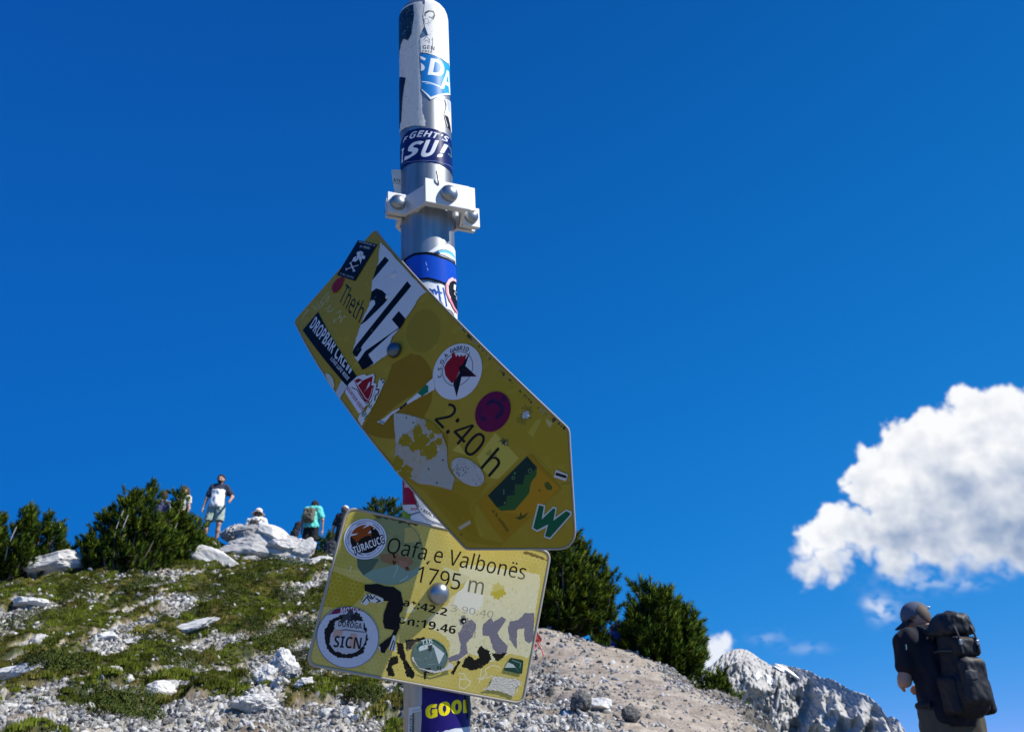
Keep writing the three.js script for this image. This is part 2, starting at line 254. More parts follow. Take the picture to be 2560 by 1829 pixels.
function roundPoly(pts, radii, seg = 7) { const out = []; const n = pts.length; for (let i = 0; i < n; i++) { const p = new THREE.Vector2(...pts[i]), a = new THREE.Vector2(...pts[(i + n - 1) % n]).sub(p).normalize(), b = new THREE.Vector2(...pts[(i + 1) % n]).sub(p).normalize(), r = radii[i] ?? radii[0]; if (!r) { out.push(pts[i]); continue; } const s = p.clone().addScaledVector(a, r), e = p.clone().addScaledVector(b, r); for (let k = 0; k <= seg; k++) { const t = k / seg; out.push([(1 - t) ** 2 * s.x + 2 * t * (1 - t) * p.x + t * t * e.x, (1 - t) ** 2 * s.y + 2 * t * (1 - t) * p.y + t * t * e.y]); } } return out; }
function split(poly, most) { const out = []; poly.forEach((p, i) => { const q = poly[(i + 1) % poly.length], l = Math.hypot(q[0] - p[0], q[1] - p[1]), n = Math.max(1, Math.ceil(l / most)); for (let k = 0; k < n; k++) out.push([mix(p[0], q[0], k / n), mix(p[1], q[1], k / n)]); }); return out; }
function ragged(poly, amp, seed, step = 2.5) { const r = rng(seed); return split(poly, step).map(([x, y]) => [x + (r() - 0.5) * amp, y + (r() - 0.5) * amp]); }
const ell = (c, a, b, n = 36) => Array.from({ length: n }, (_, i) => { const t = i / n * 2 * Math.PI; return [c[0] + (a[0] - c[0]) * Math.cos(t) + (b[0] - c[0]) * Math.sin(t), c[1] + (a[1] - c[1]) * Math.cos(t) + (b[1] - c[1]) * Math.sin(t)]; });
const tess = new TessellateModifier(14, 7);
function sheet(surf, poly, n) {   // a face that follows a surface, with uv over its own bounds
  let g = new THREE.ShapeGeometry(new THREE.Shape(poly.map((p) => new THREE.Vector2(p[0], -p[1])))); g = tess.modify(g);
  const P = g.attributes.position, xs = poly.map((p) => p[0]), ys = poly.map((p) => p[1]), x0 = Math.min(...xs), x1 = Math.max(...xs), y0 = Math.min(...ys), y1 = Math.max(...ys), uv = new Float32Array(P.count * 2), nor = new Float32Array(P.count * 3), e = 0.5;
  for (let i = 0; i < P.count; i++) { const x = P.getX(i), y = -P.getY(i), p = surf(x, y, n), t = surf(x + e, y, n).sub(surf(x - e, y, n)), b = surf(x, y - e, n).sub(surf(x, y + e, n)), m = t.cross(b).normalize(); uv[2 * i] = (x - x0) / (x1 - x0); uv[2 * i + 1] = 1 - (y - y0) / (y1 - y0); nor.set(m.toArray(), 3 * i); P.setXYZ(i, p.x, p.y, p.z); }
  g.setAttribute('uv', new THREE.BufferAttribute(uv, 2)); g.setAttribute('normal', new THREE.BufferAttribute(nor, 3)); g.userData.box = [x0, y0, x1, y1]; return g;
}
function rimOf(surf, poly, n0, n1) { const pts = split(poly, 12), pos = []; const w = [[-1, 0, 0.0006], [0, 0.0006, 0]]; pts.forEach((p, i) => { const q = pts[(i + 1) % pts.length], a = surf(...p, n0), b = surf(...q, n0), c = surf(...q, n1), d = surf(...p, n1); for (const v of [a, b, c, a, c, d]) pos.push(v.x, v.y, v.z); }); const g = new THREE.BufferGeometry(); g.setAttribute('position', new THREE.Float32BufferAttribute(pos, 3)); g.computeVertexNormals(); return toCreasedNormals(g, 0.6); }
function print(box, ppm, draw) { const [x0, y0, x1, y1] = box, cv = document.createElement('canvas'); cv.width = Math.max(8, Math.ceil((x1 - x0) * ppm)); cv.height = Math.max(8, Math.ceil((y1 - y0) * ppm)); const c = cv.getContext('2d'); c.setTransform(cv.width / (x1 - x0), 0, 0, cv.height / (y1 - y0), -x0 * cv.width / (x1 - x0), -y0 * cv.height / (y1 - y0)); draw(c, box); const t = new THREE.CanvasTexture(cv); t.colorSpace = THREE.SRGBColorSpace; t.anisotropy = 8; return t; }
const shift = (g, parent) => { g.translate(-parent.position.x, -parent.position.y, -parent.position.z); return g; };
// a sticker is a thin printed part of its sign or pole
let lift = 0;
function sticker(surf, parent, name, poly, draw, { label, rough = 0.42, ppm = 3, n, bump = 0 } = {}) {
  lift = (lift + 1) % 6;
  const g = sheet(surf, poly, n ?? 0.0007 + lift * 0.00009), tex = typeof draw === 'string' ? null : print(g.userData.box, ppm, draw);
  const mat = matte(tex ? 0xffffff : draw, rough, tex ? { map: tex } : {});
  if (bump) { mat.bumpMap = crease; mat.bumpScale = bump; }
  return mesh(name, shift(g, parent), mat, parent, label);
}
const crease = grain(256, 256, (x, y) => { const a = 2 * Math.PI / 256, v = 128 + 90 * fbm3(Math.cos(x * a) * 1.6, Math.sin(x * a) * 1.6 + y * 0.012, Math.sin(y * a) * 1.6, 4); return [v, v, v]; }, false);
const fill = (c, poly, col) => { c.fillStyle = col; c.beginPath(); poly.forEach((p, i) => (i ? c.lineTo(...p) : c.moveTo(...p))); c.closePath(); c.fill(); };
const stroke = (c, poly, col, w, close = false) => { c.strokeStyle = col; c.lineWidth = w; c.lineCap = c.lineJoin = 'round'; c.beginPath(); poly.forEach((p, i) => (i ? c.lineTo(...p) : c.moveTo(...p))); if (close) c.closePath(); c.stroke(); };
const all = (c, b, col) => { c.fillStyle = col; c.fillRect(b[0] - 2, b[1] - 2, b[2] - b[0] + 4, b[3] - b[1] + 4); };
function text(c, str, [p0, p1, pt], col, font = 'bold', cap = 72, outline) { c.save(); c.font = `${font} 100px sans-serif`; const w = c.measureText(str).width; c.transform((p1[0] - p0[0]) / w, (p1[1] - p0[1]) / w, -(pt[0] - p0[0]) / cap, -(pt[1] - p0[1]) / cap, p0[0], p0[1]); if (outline) { c.strokeStyle = outline[0]; c.lineWidth = outline[1]; c.lineJoin = 'round'; c.strokeText(str, 0, 0); } c.fillStyle = col; c.fillText(str, 0, 0); c.restore(); }
function ringText(c, str, ctr, a, b, r, from, to, col, size, inside = false, font = 'bold') { for (let i = 0; i < str.length; i++) { const t = mix(from, to, str.length > 1 ? i / (str.length - 1) : 0), ct = Math.cos(t), st = Math.sin(t); c.save(); c.transform(a[0] - ctr[0], a[1] - ctr[1], ctr[0] - b[0], ctr[1] - b[1], ctr[0], ctr[1]); c.translate(ct * r, -st * r); c.rotate(-t + (inside ? -Math.PI / 2 : Math.PI / 2)); c.scale(size / 100, size / 100); c.font = `${font} 100px sans-serif`; c.textAlign = 'center'; c.fillStyle = col; c.fillText(str[i], 0, 34); c.restore(); } }
// print too small to read: a row of ticks
function tiny(c, [p0, p1, pt], n, col, seed) { const q = rng(seed), w = Math.hypot(p1[0] - p0[0], p1[1] - p0[1]) / n * 0.42; for (let i = 0; i < n; i++) { if (q() < 0.12) continue; const t = (i + 0.3) / n, x = mix(p0[0], p1[0], t), y = mix(p0[1], p1[1], t), h = 0.6 + 0.4 * q(); stroke(c, [[x, y], [x + (pt[0] - p0[0]) * h, y + (pt[1] - p0[1]) * h]], col, w); } }
const blob = (c, p, r, col, seed = 1, n = 26, amp = 0.22) => { const q = rng(seed); fill(c, Array.from({ length: n }, (_, i) => { const t = i / n * 6.2832, k = r * (1 + (q() - 0.5) * 2 * amp); return [p[0] + Math.cos(t) * k, p[1] + Math.sin(t) * k]; }), col); };
function dirt(c, b, n, cols, seed, s = [0.2, 1.2], al = 0.5) { const r = rng(seed); c.save(); for (let i = 0; i < n; i++) { c.globalAlpha = al * r(); c.fillStyle = cols[Math.floor(r() * cols.length)]; const w = mix(s[0], s[1], r() * r()), h = mix(s[0], s[1], r() * r()); c.beginPath(); c.ellipse(mix(b[0], b[2], r()), mix(b[1], b[3], r()), w, h, r() * 3, 0, 7); c.fill(); } c.restore(); }
function scratches(c, b, n, col, seed, len = 12, w = 0.25) { const r = rng(seed); c.save(); for (let i = 0; i < n; i++) { const x = mix(b[0], b[2], r()), y = mix(b[1], b[3], r()), t = r() * 6.28, l = len * r(); c.globalAlpha = 0.25 + 0.5 * r(); stroke(c, [[x, y], [x + Math.cos(t) * l * 0.5, y + Math.sin(t) * l * 0.5 + r()], [x + Math.cos(t) * l, y + Math.sin(t) * l]], col, w); } c.restore(); }
const steel = grain(256, 256, (x, y) => { const a = 2 * Math.PI / 256, v = 190 + 46 * fbm3(Math.cos(x * a) * 1.1, Math.sin(x * a) * 1.1 + Math.cos(y * a), Math.sin(y * a), 5); return [v, v + 2, v + 3]; });
const galv = std(lin(0.62, 0.64, 0.66), 0.42, 0.85, { map: steel });
const zinc = std(lin(0.6, 0.61, 0.62), 0.55, 0.35);
const boltMat = std(lin(0.3, 0.33, 0.36), 0.36, 0.9);
const rustyEdge = std(lin(0.36, 0.33, 0.29), 0.65, 0.1);
function dome(r, h) { const p = []; for (let i = 0; i <= 12; i++) { const t = i / 12 * Math.PI / 2; p.push(new THREE.Vector2(Math.max(1e-5, r * Math.cos(t)), h * Math.sin(t) + 0.0022)); } return new THREE.LatheGeometry([new THREE.Vector2(r * 0.99, 0), new THREE.Vector2(r * 1.02, 0.0008), ...p], 28); }
function aim(geo, at, normal) { geo.applyQuaternion(new THREE.Quaternion().setFromUnitVectors(V(0, 1, 0), normal.clone().normalize())); return geo.translate(at.x, at.y, at.z); }

// ---- the pole
const pole = thing('signpost_pole', 'leaning galvanised steel pole plastered with stickers', 'pole', POLE.base);
{
  const prof = [new THREE.Vector2(POLE.R, -0.3), new THREE.Vector2(POLE.R, POLE.top)]; for (let i = 1; i <= 10; i++) { const t = i / 10 * 1.52; prof.push(new THREE.Vector2(POLE.R * Math.cos(t), POLE.top + POLE.R * 0.95 * Math.sin(t))); }
  const g = new THREE.LatheGeometry(prof, 64); const uv = g.attributes.uv; for (let i = 0; i < uv.count; i++) uv.setXY(i, uv.getX(i) * 1.2, uv.getY(i) * 14);
  g.applyQuaternion(new THREE.Quaternion().setFromUnitVectors(V(0, 1, 0), pA)); mesh('tube', g, galv, pole);
  const st = (name, poly, draw, o) => sticker(surfPole, pole, name, poly, draw, { ppm: 3, ...o });
  const back = 105;   // half way round, in millimetres of girth
  const L = (p) => p;
  // ragged white paper layer on the left of the upper pole
  const wl = [[0.4,-2558.9],[5.3,-2549.4],[1.9,-2530.1],[3.5,-2509.7],[-3.0,-2491.2],[-2.7,-2462.0],[-4.8,-2450.1],[-3.3,-2422.9],[-1.7,-2406.4],[-3.7,-2389.0],[-1.4,-2378.5],[-0.7,-2349.7],[3.3,-2335.4],[2.5,-2326.9],[-44.4,-2340.0]];
  st('paper_layer', ragged([[-75, wl[0][1] - 6], ...wl.slice(0, 14), [wl[14][0] - 14, wl[14][1]], [-75, wl[14][1]]], 1.6, 3, 2), (c, b) => { all(c, b, '#d9d8d4'); dirt(c, b, 900, ['#a9a9a8', '#efeeea', '#8d8f93', '#c9c4ba'], 4, [0.3, 3], 0.5); scratches(c, b, 60, '#8a8a90', 5, 10); }, { label: 'torn white paper layer with a ragged edge', n: 0.0009, bump: 0.0004 });
  const dk = [[-12.6,-2555.1],[-11.5,-2532.3],[-16.1,-2499.4],[-22.2,-2489.9],[-33.4,-2500.2],[-46.4,-2491.9],[-55.1,-2547.6],[-45.0,-2562.7]];
  st('graffiti_sticker', [[-70, dk[0][1] - 4], ...dk.slice(0, 6), [-70, dk[5][1]]], (c, b) => { all(c, b, '#17324a'); scratches(c, b, 90, '#9fb4bd', 8, 9, 0.5); dirt(c, b, 60, ['#1d6f78', '#0c1a2c', '#5c8d92'], 7, [0.8, 3], 0.9); }, { label: 'dark blue sticker scrawled with pale lines', n: 0.0016 });
  const nv = [[-47.6,-2438.7],[-28.1,-2423.1],[-34.6,-2398.9],[-37.2,-2385.9],[-42.2,-2352.9]]; st('torn_navy_strip', [[-70, nv[0][1]], ...nv, [-70, nv[4][1]]], (c, b) => { all(c, b, '#141a36'); scratches(c, b, 14, '#5a607a', 3, 12, 0.4); }, { n: 0.0016 });
  // white doodle sticker, right of the seam
  const dd = [[5.4,-2555.9],[2.5,-2530.2],[4.7,-2509.8],[9.4,-2493.2],[-2.4,-2486.5],[-2.1,-2460.4],[19.0,-2457.5],[41.6,-2458.5],[51.2,-2464.7]];
  st('doodle_sticker', [[58, dd[0][1] - 12], [dd[0][0], dd[0][1] - 12], ...dd, [58, dd[8][1] + 2]].reverse(), (c, b) => {
    all(c, b, '#efefec'); const r = rng(9); const H = [[5.0,-2530.3],[6.4,-2536.8],[11.5,-2540.9],[18.1,-2541.5],[20.7,-2536.3],[16.5,-2528.1],[11.3,-2528.9],[7.4,-2524.2]];
    for (let i = 0; i < 26; i++) stroke(c, H.map(([x, y]) => [x + (r() - 0.5) * 4, y + (r() - 0.5) * 3]).slice(i % 5, i % 5 + 3), '#262a30', 0.35);
    stroke(c, [[4.8,-2517.6],[3.7,-2522.3],[6.2,-2524.9],[10.0,-2524.7],[11.1,-2520.2],[8.5,-2514.9],[4.8,-2516.1]], '#1d1f24', 0.5); stroke(c, [[2.2,-2506.5],[4.6,-2498.8],[9.4,-2493.2]], '#202226', 0.7); stroke(c, [[16.4,-2524.9],[20.5,-2528.2],[26.5,-2532.9]], '#777', 0.4); stroke(c, [[9.7,-2512.0],[13.7,-2520.9],[16.4,-2524.9]], '#55585f', 0.4);
    for (let i = 0; i < 40; i++) { const x = mix(8, 50, r()), y = mix(b[1], b[3], r()); stroke(c, [[x, y], [x + (r() - 0.5) * 8, y + (r() - 0.5) * 5], [x + (r() - 0.5) * 11, y + (r() - 0.5) * 9]], '#8d9096', 0.3); }
    for (const P of [[[2.5,-2483.2],[6.3,-2490.4],[11.2,-2485.8],[10.4,-2477.2]], [[4.3,-2480.2],[6.8,-2483.5],[9.2,-2482.3],[9.0,-2480.0]], [[15.7,-2490.2],[15.7,-2476.3],[13.9,-2463.5]]]) stroke(c, P, '#2b2d33', 0.7);
    text(c, 'GEN', [[-0.2,-2466.4],[19.2,-2467.1],[0.5,-2474.0]], '#4a4d55'); text(c, 'FREE', [[-0.3,-2460.3],[15.2,-2460.4],[-0.1,-2464.5]], '#6b6e75');
  }, { label: 'white sticker with fine black doodles', n: 0.0013 });
  // blue shield
  const sd = [[-2.8,-2457.7],[16.4,-2457.3],[40.4,-2456.8],[58.9,-2471.2],[61.3,-2413.1],[28.8,-2387.8],[11.1,-2374.9],[-1.9,-2391.7],[-2.0,-2422.7]];
  st('blue_shield_sticker', sd, (c, b) => {
    all(c, b, '#1479c4'); fill(c, [[31.0,-2463.5],[61.3,-2476.4],[61.3,-2411.6],[35.7,-2392.6],[26.9,-2429.3]], '#27a4cf'); stroke(c, [[-3.7,-2392.6],[11.1,-2377.1],[30.5,-2390.6],[56.2,-2409.8]], '#f2f4f4', 4);
    text(c, 'S', [[-18.3,-2430.8],[4.0,-2423.3],[-14.4,-2457.2]], '#f4f6f6', 'bold'); text(c, 'D', [[3.3,-2418.8],[35.9,-2423.3],[8.7,-2450.9]], '#f4f6f6', 'bold'); text(c, 'A', [[26.9,-2400.9],[56.7,-2412.4],[32.9,-2441.8]], '#f4f6f6', 'bold');
    stroke(c, [[-0.5,-2406.3],[10.4,-2405.5],[20.6,-2404.0],[29.2,-2403.6]], '#f2f4f4', 1.6); stroke(c, [[4.3,-2403.3],[15.3,-2403.0],[26.2,-2402.8]], '#f2f4f4', 0.8);
  }, { label: 'blue and white shield sticker' });
  const wr = [[35.5,-2386.5],[52.0,-2399.7],[59.9,-2377.4],[53.6,-2343.3],[39.6,-2339.6],[32.7,-2355.7],[39.1,-2377.0]]; st('torn_white_sticker', [[62, wr[1][1]], wr[0], wr[6], wr[5], wr[4], [62, wr[3][1]]], (c, b) => { all(c, b, '#e6e6e4'); fill(c, [[33.6,-2356.9],[42.8,-2359.0],[49.7,-2349.2],[53.4,-2341.7],[41.9,-2339.6]], '#1b1820'); fill(c, [[39.6,-2387.6],[54.0,-2393.7],[51.6,-2371.1],[43.5,-2372.7]], '#b9c4d8'); }, { n: 0.0011 });
  // navy cheering sticker
  const sv = [[-42.3,-2319.5],[-25.2,-2325.7],[-8.5,-2324.7],[9.7,-2324.5],[31.6,-2325.0],[61.3,-2324.0],[61.3,-2272.8],[31.5,-2268.6],[8.6,-2267.7],[-9.2,-2268.6],[-27.7,-2269.2],[-41.2,-2269.2]];
  st('navy_club_sticker', [[-60, sv[0][1] + 6], ...sv.slice(0, 6), [60, sv[5][1] + 10], [60, sv[6][1] + 8], ...sv.slice(6), [-60, sv[11][1] + 10]], (c, b) => {
    all(c, b, '#14235e'); dirt(c, b, 70, ['#22357c', '#0e1740', '#3b4f90'], 4, [0.8, 4], 0.5);
    text(c, 'F', [[-38.9,-2313.1],[-29.2,-2311.1],[-35.9,-2320.1]], '#e9ecf2', 'italic bold'); text(c, 'GEHT', [[-24.5,-2311.2],[19.4,-2308.8],[-22.6,-2321.4]], '#e9ecf2', 'italic bold'); text(c, "'S", [[19.4,-2308.4],[39.1,-2311.8],[21.8,-2319.2]], '#e9ecf2', 'italic bold'); text(c, 'I', [[-44.6,-2282.0],[-36.4,-2279.9],[-41.0,-2304.0]], '#eef0f4', 'bold'); text(c, 'S', [[-36.4,-2279.9],[-11.1,-2279.5],[-31.3,-2302.8]], '#eef0f4', 'italic bold', 72, ['#eef0f4', 3]); text(c, 'U', [[-9.1,-2274.5],[14.7,-2278.4],[-4.8,-2302.0]], '#eef0f4', 'italic bold', 72, ['#eef0f4', 3]); text(c, '!', [[16.0,-2277.2],[29.4,-2281.1],[21.4,-2301.9]], '#eef0f4', 'italic bold', 72, ['#eef0f4', 3]);
    stroke(c, [[36.7,-2306.1],[50.7,-2307.2],[51.8,-2294.1],[40.6,-2293.1]], '#7fb08d', 1.2); stroke(c, [[-42.9,-2279.3],[-17.6,-2270.9],[3.6,-2268.9],[29.9,-2270.8],[61.3,-2279.0]], '#93a3cf', 0.6); stroke(c, [[-8.7,-2307.6],[16.0,-2308.9],[47.3,-2312.7]], '#5e70ab', 0.5);
  }, { label: 'navy band sticker with white slanted letters', rough: 0.3 });
  // black tape below it and the pale flap that stands off the pole
  const fl = [[-43.9,-2270.9],[-44.8,-2223.9]]; 
  { const a = surfPole(fl[0][0], fl[0][1], 0.0006), b = surfPole(fl[1][0], fl[1][1], 0.0006), out = pR.clone().multiplyScalar(-1).addScaledVector(pF, 0.1).normalize(); const q = [a, a.clone().addScaledVector(out, 0.0145), b.clone().addScaledVector(out, 0.009).addScaledVector(pA, 0.006), b]; const g = new THREE.BufferGeometry(), pos = [], uv = [], ix = []; for (let i = 0; i <= 10; i++) for (let k = 0; k <= 4; k++) { const t = i / 10, s = k / 4, p = q[0].clone().lerp(q[3], t).lerp(q[1].clone().lerp(q[2], t), s).addScaledVector(pF, 0.003 * Math.sin(t * 5) * s); pos.push(p.x, p.y, p.z); uv.push(s, 1 - t); if (i < 10 && k < 4) { const m = i * 5 + k; ix.push(m, m + 1, m + 6, m, m + 6, m + 5); } } g.setAttribute('position', new THREE.Float32BufferAttribute(pos, 3)); g.setAttribute('uv', new THREE.Float32BufferAttribute(uv, 2)); g.setIndex(ix); g.computeVertexNormals(); const tx = print([0, 0, 15, 42], 5, (c, bb) => { all(c, bb, '#cfcfcc'); text(c, 'STA', [[13, 21], [0, 20], [13, 16]].reverse().map((v, i) => [[1, 20], [14, 21], [1, 15]][i]), '#222'); stroke(c, [[0, 22], [15, 23]], '#333', 0.6); }); mesh('paper_flap', shift(g, pole), std(0xffffff, 0.7, 0, { map: tx }), pole, 'loose white paper flap sticking out to the side'); }
  // stack of round and blue stickers under the clamp
  const rs = [[3.5,-2122.6],[10.7,-2128.5],[18.3,-2135.3],[36.6,-2142.0],[61.3,-2143.5],[61.3,-2124.7],[35.7,-2120.7],[18.0,-2121.7]]; st('round_white_sticker', [...rs.slice(0, 5), [60, rs[4][1] + 6], [60, rs[5][1] + 8], ...rs.slice(5)], (c, b) => { all(c, b, '#eceff0'); fill(c, [[10.6,-2122.6],[20.4,-2127.4],[19.5,-2122.0],[14.2,-2121.4]], '#233a7e'); stroke(c, [[19.6,-2125.6],[30.8,-2128.5],[41.0,-2128.9],[51.8,-2128.0]], '#5fc3d6', 4); stroke(c, [[15.0,-2125.5],[26.3,-2130.2],[39.8,-2131.2],[58.3,-2131.3]], '#2c3138', 0.6); }, { n: 0.0009 });
  const bs = [[-33.7,-2120.3],[-25.2,-2122.5],[-14.7,-2123.3],[-2.1,-2122.6],[3.5,-2122.2],[21.8,-2118.6],[39.1,-2117.3],[61.3,-2119.8],[61.3,-2085.2],[26.5,-2077.5],[13.3,-2079.5],[2.9,-2082.0],[-7.7,-2082.0],[-19.4,-2079.1]];
  st('royal_blue_sticker', [[-60, bs[0][1] + 12], ...bs.slice(0, 8), [60, bs[7][1] + 10], [60, bs[8][1] + 10], ...bs.slice(8), [-60, bs[13][1] + 16]], (c, b) => { all(c, b, '#1a4fc0'); const e1 = [[-33.7,-2117.9],[-14.7,-2121.3],[3.5,-2120.2],[21.8,-2116.6],[61.3,-2117.7]], e2 = [[-19.4,-2078.3],[-7.7,-2081.3],[2.9,-2081.6],[13.3,-2079.1],[26.5,-2076.7],[61.3,-2084.4]]; stroke(c, [[-60, e1[0][1] + 12], ...e1, [60, e1[4][1] + 10]], '#15181e', 4); stroke(c, [[-60, e2[0][1] + 16], ...e2, [60, e2[5][1] + 10]], '#15181e', 4.6); scratches(c, b, 16, '#6e90e0', 5, 9, 0.4); for (const P of [[[0.1,-2106.9],[1.2,-2101.8]], [[1.7,-2097.9],[2.9,-2094.7]]]) stroke(c, P, '#e8ecf6', 0.7); dirt(c, b, 30, ['#3566cc', '#153f9f'], 8, [1, 5], 0.3); }, { label: 'royal blue band sticker with black borders', rough: 0.25, n: 0.0015 });
  const rt = [[-9.2,-2077.6],[2.8,-2077.7],[13.3,-2075.6],[28.2,-2074.1],[61.3,-2081.2],[61.3,-2036.5],[23.5,-2031.0]]; st('white_lettered_sticker', [[-20, rt[0][1]], ...rt.slice(0, 5), [60, rt[4][1] + 10], [60, rt[5][1] + 12], rt[5], [-20, rt[5][1] - 14]], (c, b) => { all(c, b, '#eef0f1'); for (const P of [[[4.7,-2066.6],[7.4,-2064.4],[10.9,-2066.2],[12.9,-2060.3]], [[7.8,-2064.4],[8.7,-2059.9]], [[15.4,-2072.0],[17.0,-2063.1],[18.6,-2050.4],[22.3,-2045.1]], [[13.7,-2063.4],[20.4,-2062.9]], [[23.4,-2070.5],[25.2,-2061.7],[28.2,-2045.7]]]) stroke(c, P, '#2455a8', 3.0); const B = [[29.8,-2040.4],[35.8,-2040.7],[44.9,-2042.1]]; for (let i = 0; i < 3; i++) stroke(c, [[B[i][0] - 1.5, B[i][1] - 1.5], [B[i][0], B[i][1] + 2], [B[i][0] + 1.6, B[i][1] - 1]], '#1c1c20', 1.1); }, { n: 0.0008 });
  const pk = [[26.5,-2075.9],[30.3,-2084.8],[39.2,-2092.3],[51.1,-2095.5],[61.3,-2093.2],[61.3,-2075.6],[61.3,-2042.7],[42.0,-2044.1],[31.2,-2054.9],[27.0,-2065.3]]; st('pink_ring_sticker', [...pk.slice(0, 5), [52, pk[4][1]], [56, pk[6][1]], ...pk.slice(6)], (c, b) => { all(c, b, '#14161d'); const m = [[28.6,-2075.0],[33.3,-2084.2],[40.4,-2090.0],[48.5,-2091.9],[61.3,-2092.4]]; stroke(c, [...m], '#f0c3c8', 4.6); stroke(c, [[28.9,-2075.0],[29.2,-2065.1],[33.8,-2056.5],[42.2,-2047.2],[58.6,-2043.9]], '#e58f9d', 4.4); stroke(c, [[30.4,-2074.0],[31.1,-2064.9],[34.4,-2059.8]], '#f6dcdc', 2.2); fill(c, [[44.3,-2083.8],[51.3,-2085.3],[48.1,-2074.4],[42.4,-2075.9]], '#e6e8ea'); for (const P of [[[47.0,-2073.2],[44.2,-2068.9],[49.8,-2068.8]], [[51.6,-2075.1],[56.6,-2073.5],[52.0,-2066.7]], [[49.5,-2065.6],[57.0,-2062.7]]]) stroke(c, P, '#dfe2e4', 1.2); }, { n: 0.0018 });
  // below the arrow sign
  const rd_ = [[-55.1,-1819.6],[-43.3,-1783.8],[-36.4,-1782.9],[-18.8,-1780.3],[-20.5,-1794.1],[-11.3,-1802.7]]; st('crimson_sticker', [[-45, rd_[0][1] - 12], [20, rd_[5][1] - 40], [20, rd_[3][1] - 14], rd_[3], rd_[2], rd_[1], [-45, rd_[1][1] - 4]], (c, b) => { all(c, b, '#8d0f34'); text(c, 'IMI', [[-40.3,-1805.4],[-26.0,-1802.2],[-39.4,-1810.8]], '#ead7da'); });
  const ap = [[-43.3,-1783.8],[-18.8,-1780.3],[-13.1,-1771.6],[-23.9,-1769.9],[-29.1,-1770.6],[-40.8,-1777.2]]; st('app_sticker', [[-45, ap[0][1]], ...ap, [-45, ap[5][1] - 6]], (c, b) => { all(c, b, '#d3d6d9'); text(c, 'APP', [[-26.7,-1774.8],[-16.1,-1772.5],[-26.1,-1778.0]], '#b3233f', 'italic bold'); }, { n: 0.0012 });
  const gr = [[-40.8,-1777.9],[-29.1,-1770.6],[-24.0,-1761.5],[-35.5,-1761.9]]; st('green_sticker', [[-48, gr[0][1] - 4], gr[0], gr[1], gr[2], [gr[2][0], gr[2][1] + 14], [-48, gr[3][1] + 14]], (c, b) => all(c, b, '#7fa01f'), { n: 0.0006 });
  const rv = [[-20.5,-1794.1],[-17.7,-1785.3],[-15.0,-1775.4],[-11.2,-1767.8],[-5.6,-1762.6],[1.5,-1758.1],[13.4,-1754.3]]; const fx = rv[6]; st('round_flux_sticker', [rv[0], ...rv.slice(1), [fx[0] + 10, fx[1] + 4], [38, fx[1] - 10], [40, rv[0][1] - 12], [10, rv[0][1] - 14]].reverse(), (c, b) => { all(c, b, '#eceded'); stroke(c, rv.map(([x, y]) => [x + 0.5, y - 0.5]), '#2a2c30', 0.5); const L1 = [[-8.6,-1770.6],[10.4,-1758.4],[-7.3,-1773.7]]; text(c, 'REAL VAL', L1, '#111317'); text(c, 'FLUX', [[-11.4,-1776.8],[-17.3,-1787.7],[-14.7,-1776.2]].map((p) => p), '#111317'); c.fillStyle = '#333'; const q = [-10.5,-1773.7]; c.beginPath(); c.arc(q[0], q[1], 0.7, 0, 7); c.fill(); }, { n: 0.0016 });
  const wb = [[-26.4,-1767.8],[-13.1,-1769.8],[14.0,-1753.7],[-20.2,-1759.3]]; st('white_base_sticker', [wb[0], wb[1], [wb[2][0] + 12, wb[1][1] - 4], [wb[2][0] + 14, wb[2][1] + 10], [wb[0][0], wb[3][1] + 12]], (c, b) => { all(c, b, '#e4e6e8'); dirt(c, b, 40, ['#cdd1d5', '#f4f4f4'], 2, [1, 5], 0.4); }, { n: 0.0006 });
  // below the lower sign
  const gd = [[-12.6,-1573.3],[-18.9,-1558.9],[-13.6,-1540.0],[-15.5,-1530.3],[-9.3,-1527.8],[3.0,-1527.4],[24.6,-1529.7],[55.9,-1528.3],[61.3,-1545.6],[39.7,-1561.4]]; st('good_sticker', [[gd[0][0] - 4, gd[0][1] - 22], gd[0], gd[2], [gd[3][0], gd[3][1] + 10], [gd[4][0], gd[4][1] + 4], gd[6], [55, gd[7][1]], [55, gd[9][1] - 22]], (c, b) => { all(c, b, '#241a66'); dirt(c, b, 26, ['#2e2380', '#1b1450'], 4, [2, 6], 0.4); c.save(); for (const [ch, q] of [['G', [[-9.1,-1541.7],[4.8,-1543.3],[-9.4,-1554.0]]], ['O', [[5.2,-1543.8],[18.7,-1544.5],[5.2,-1556.3]]], ['O', [[19.4,-1544.4],[34.6,-1544.7],[19.6,-1557.1]]], ['D', [[35.2,-1544.3],[56.7,-1543.7],[35.8,-1556.5]]]]) text(c, ch, q, '#f2e21a', 'bold', 72, ['#f2e21a', 10]); c.restore(); for (const P of [[[-2.0,-1552.3],[-2.8,-1544.1]], [[12.3,-1553.5],[11.6,-1546.0]], [[27.0,-1554.2],[26.6,-1546.8]]]) stroke(c, P, '#2a1448', 1.0); }, { label: 'purple sticker with fat yellow letters' });
  const ff = [[-31.7,-1552.8],[-14.2,-1554.9],[-13.4,-1549.4],[-25.5,-1547.2],[-26.4,-1527.9],[-33.6,-1527.6]]; st('frame_sticker', [ff[0], ff[1], ff[2], ff[3], [ff[4][0], ff[4][1] + 10], [ff[5][0], ff[5][1] + 10]], (c, b) => { all(c, b, '#c9cfd0'); stroke(c, [[-24.9,-1549.7],[-13.8,-1551.3]], '#a3abad', 1.2); text(c, 'FRANKFURT', [[-30.3,-1514.1],[-30.1,-1545.6],[-26.6,-1514.3]].map((p) => p), '#14171b'); }, { n: 0.0014 });
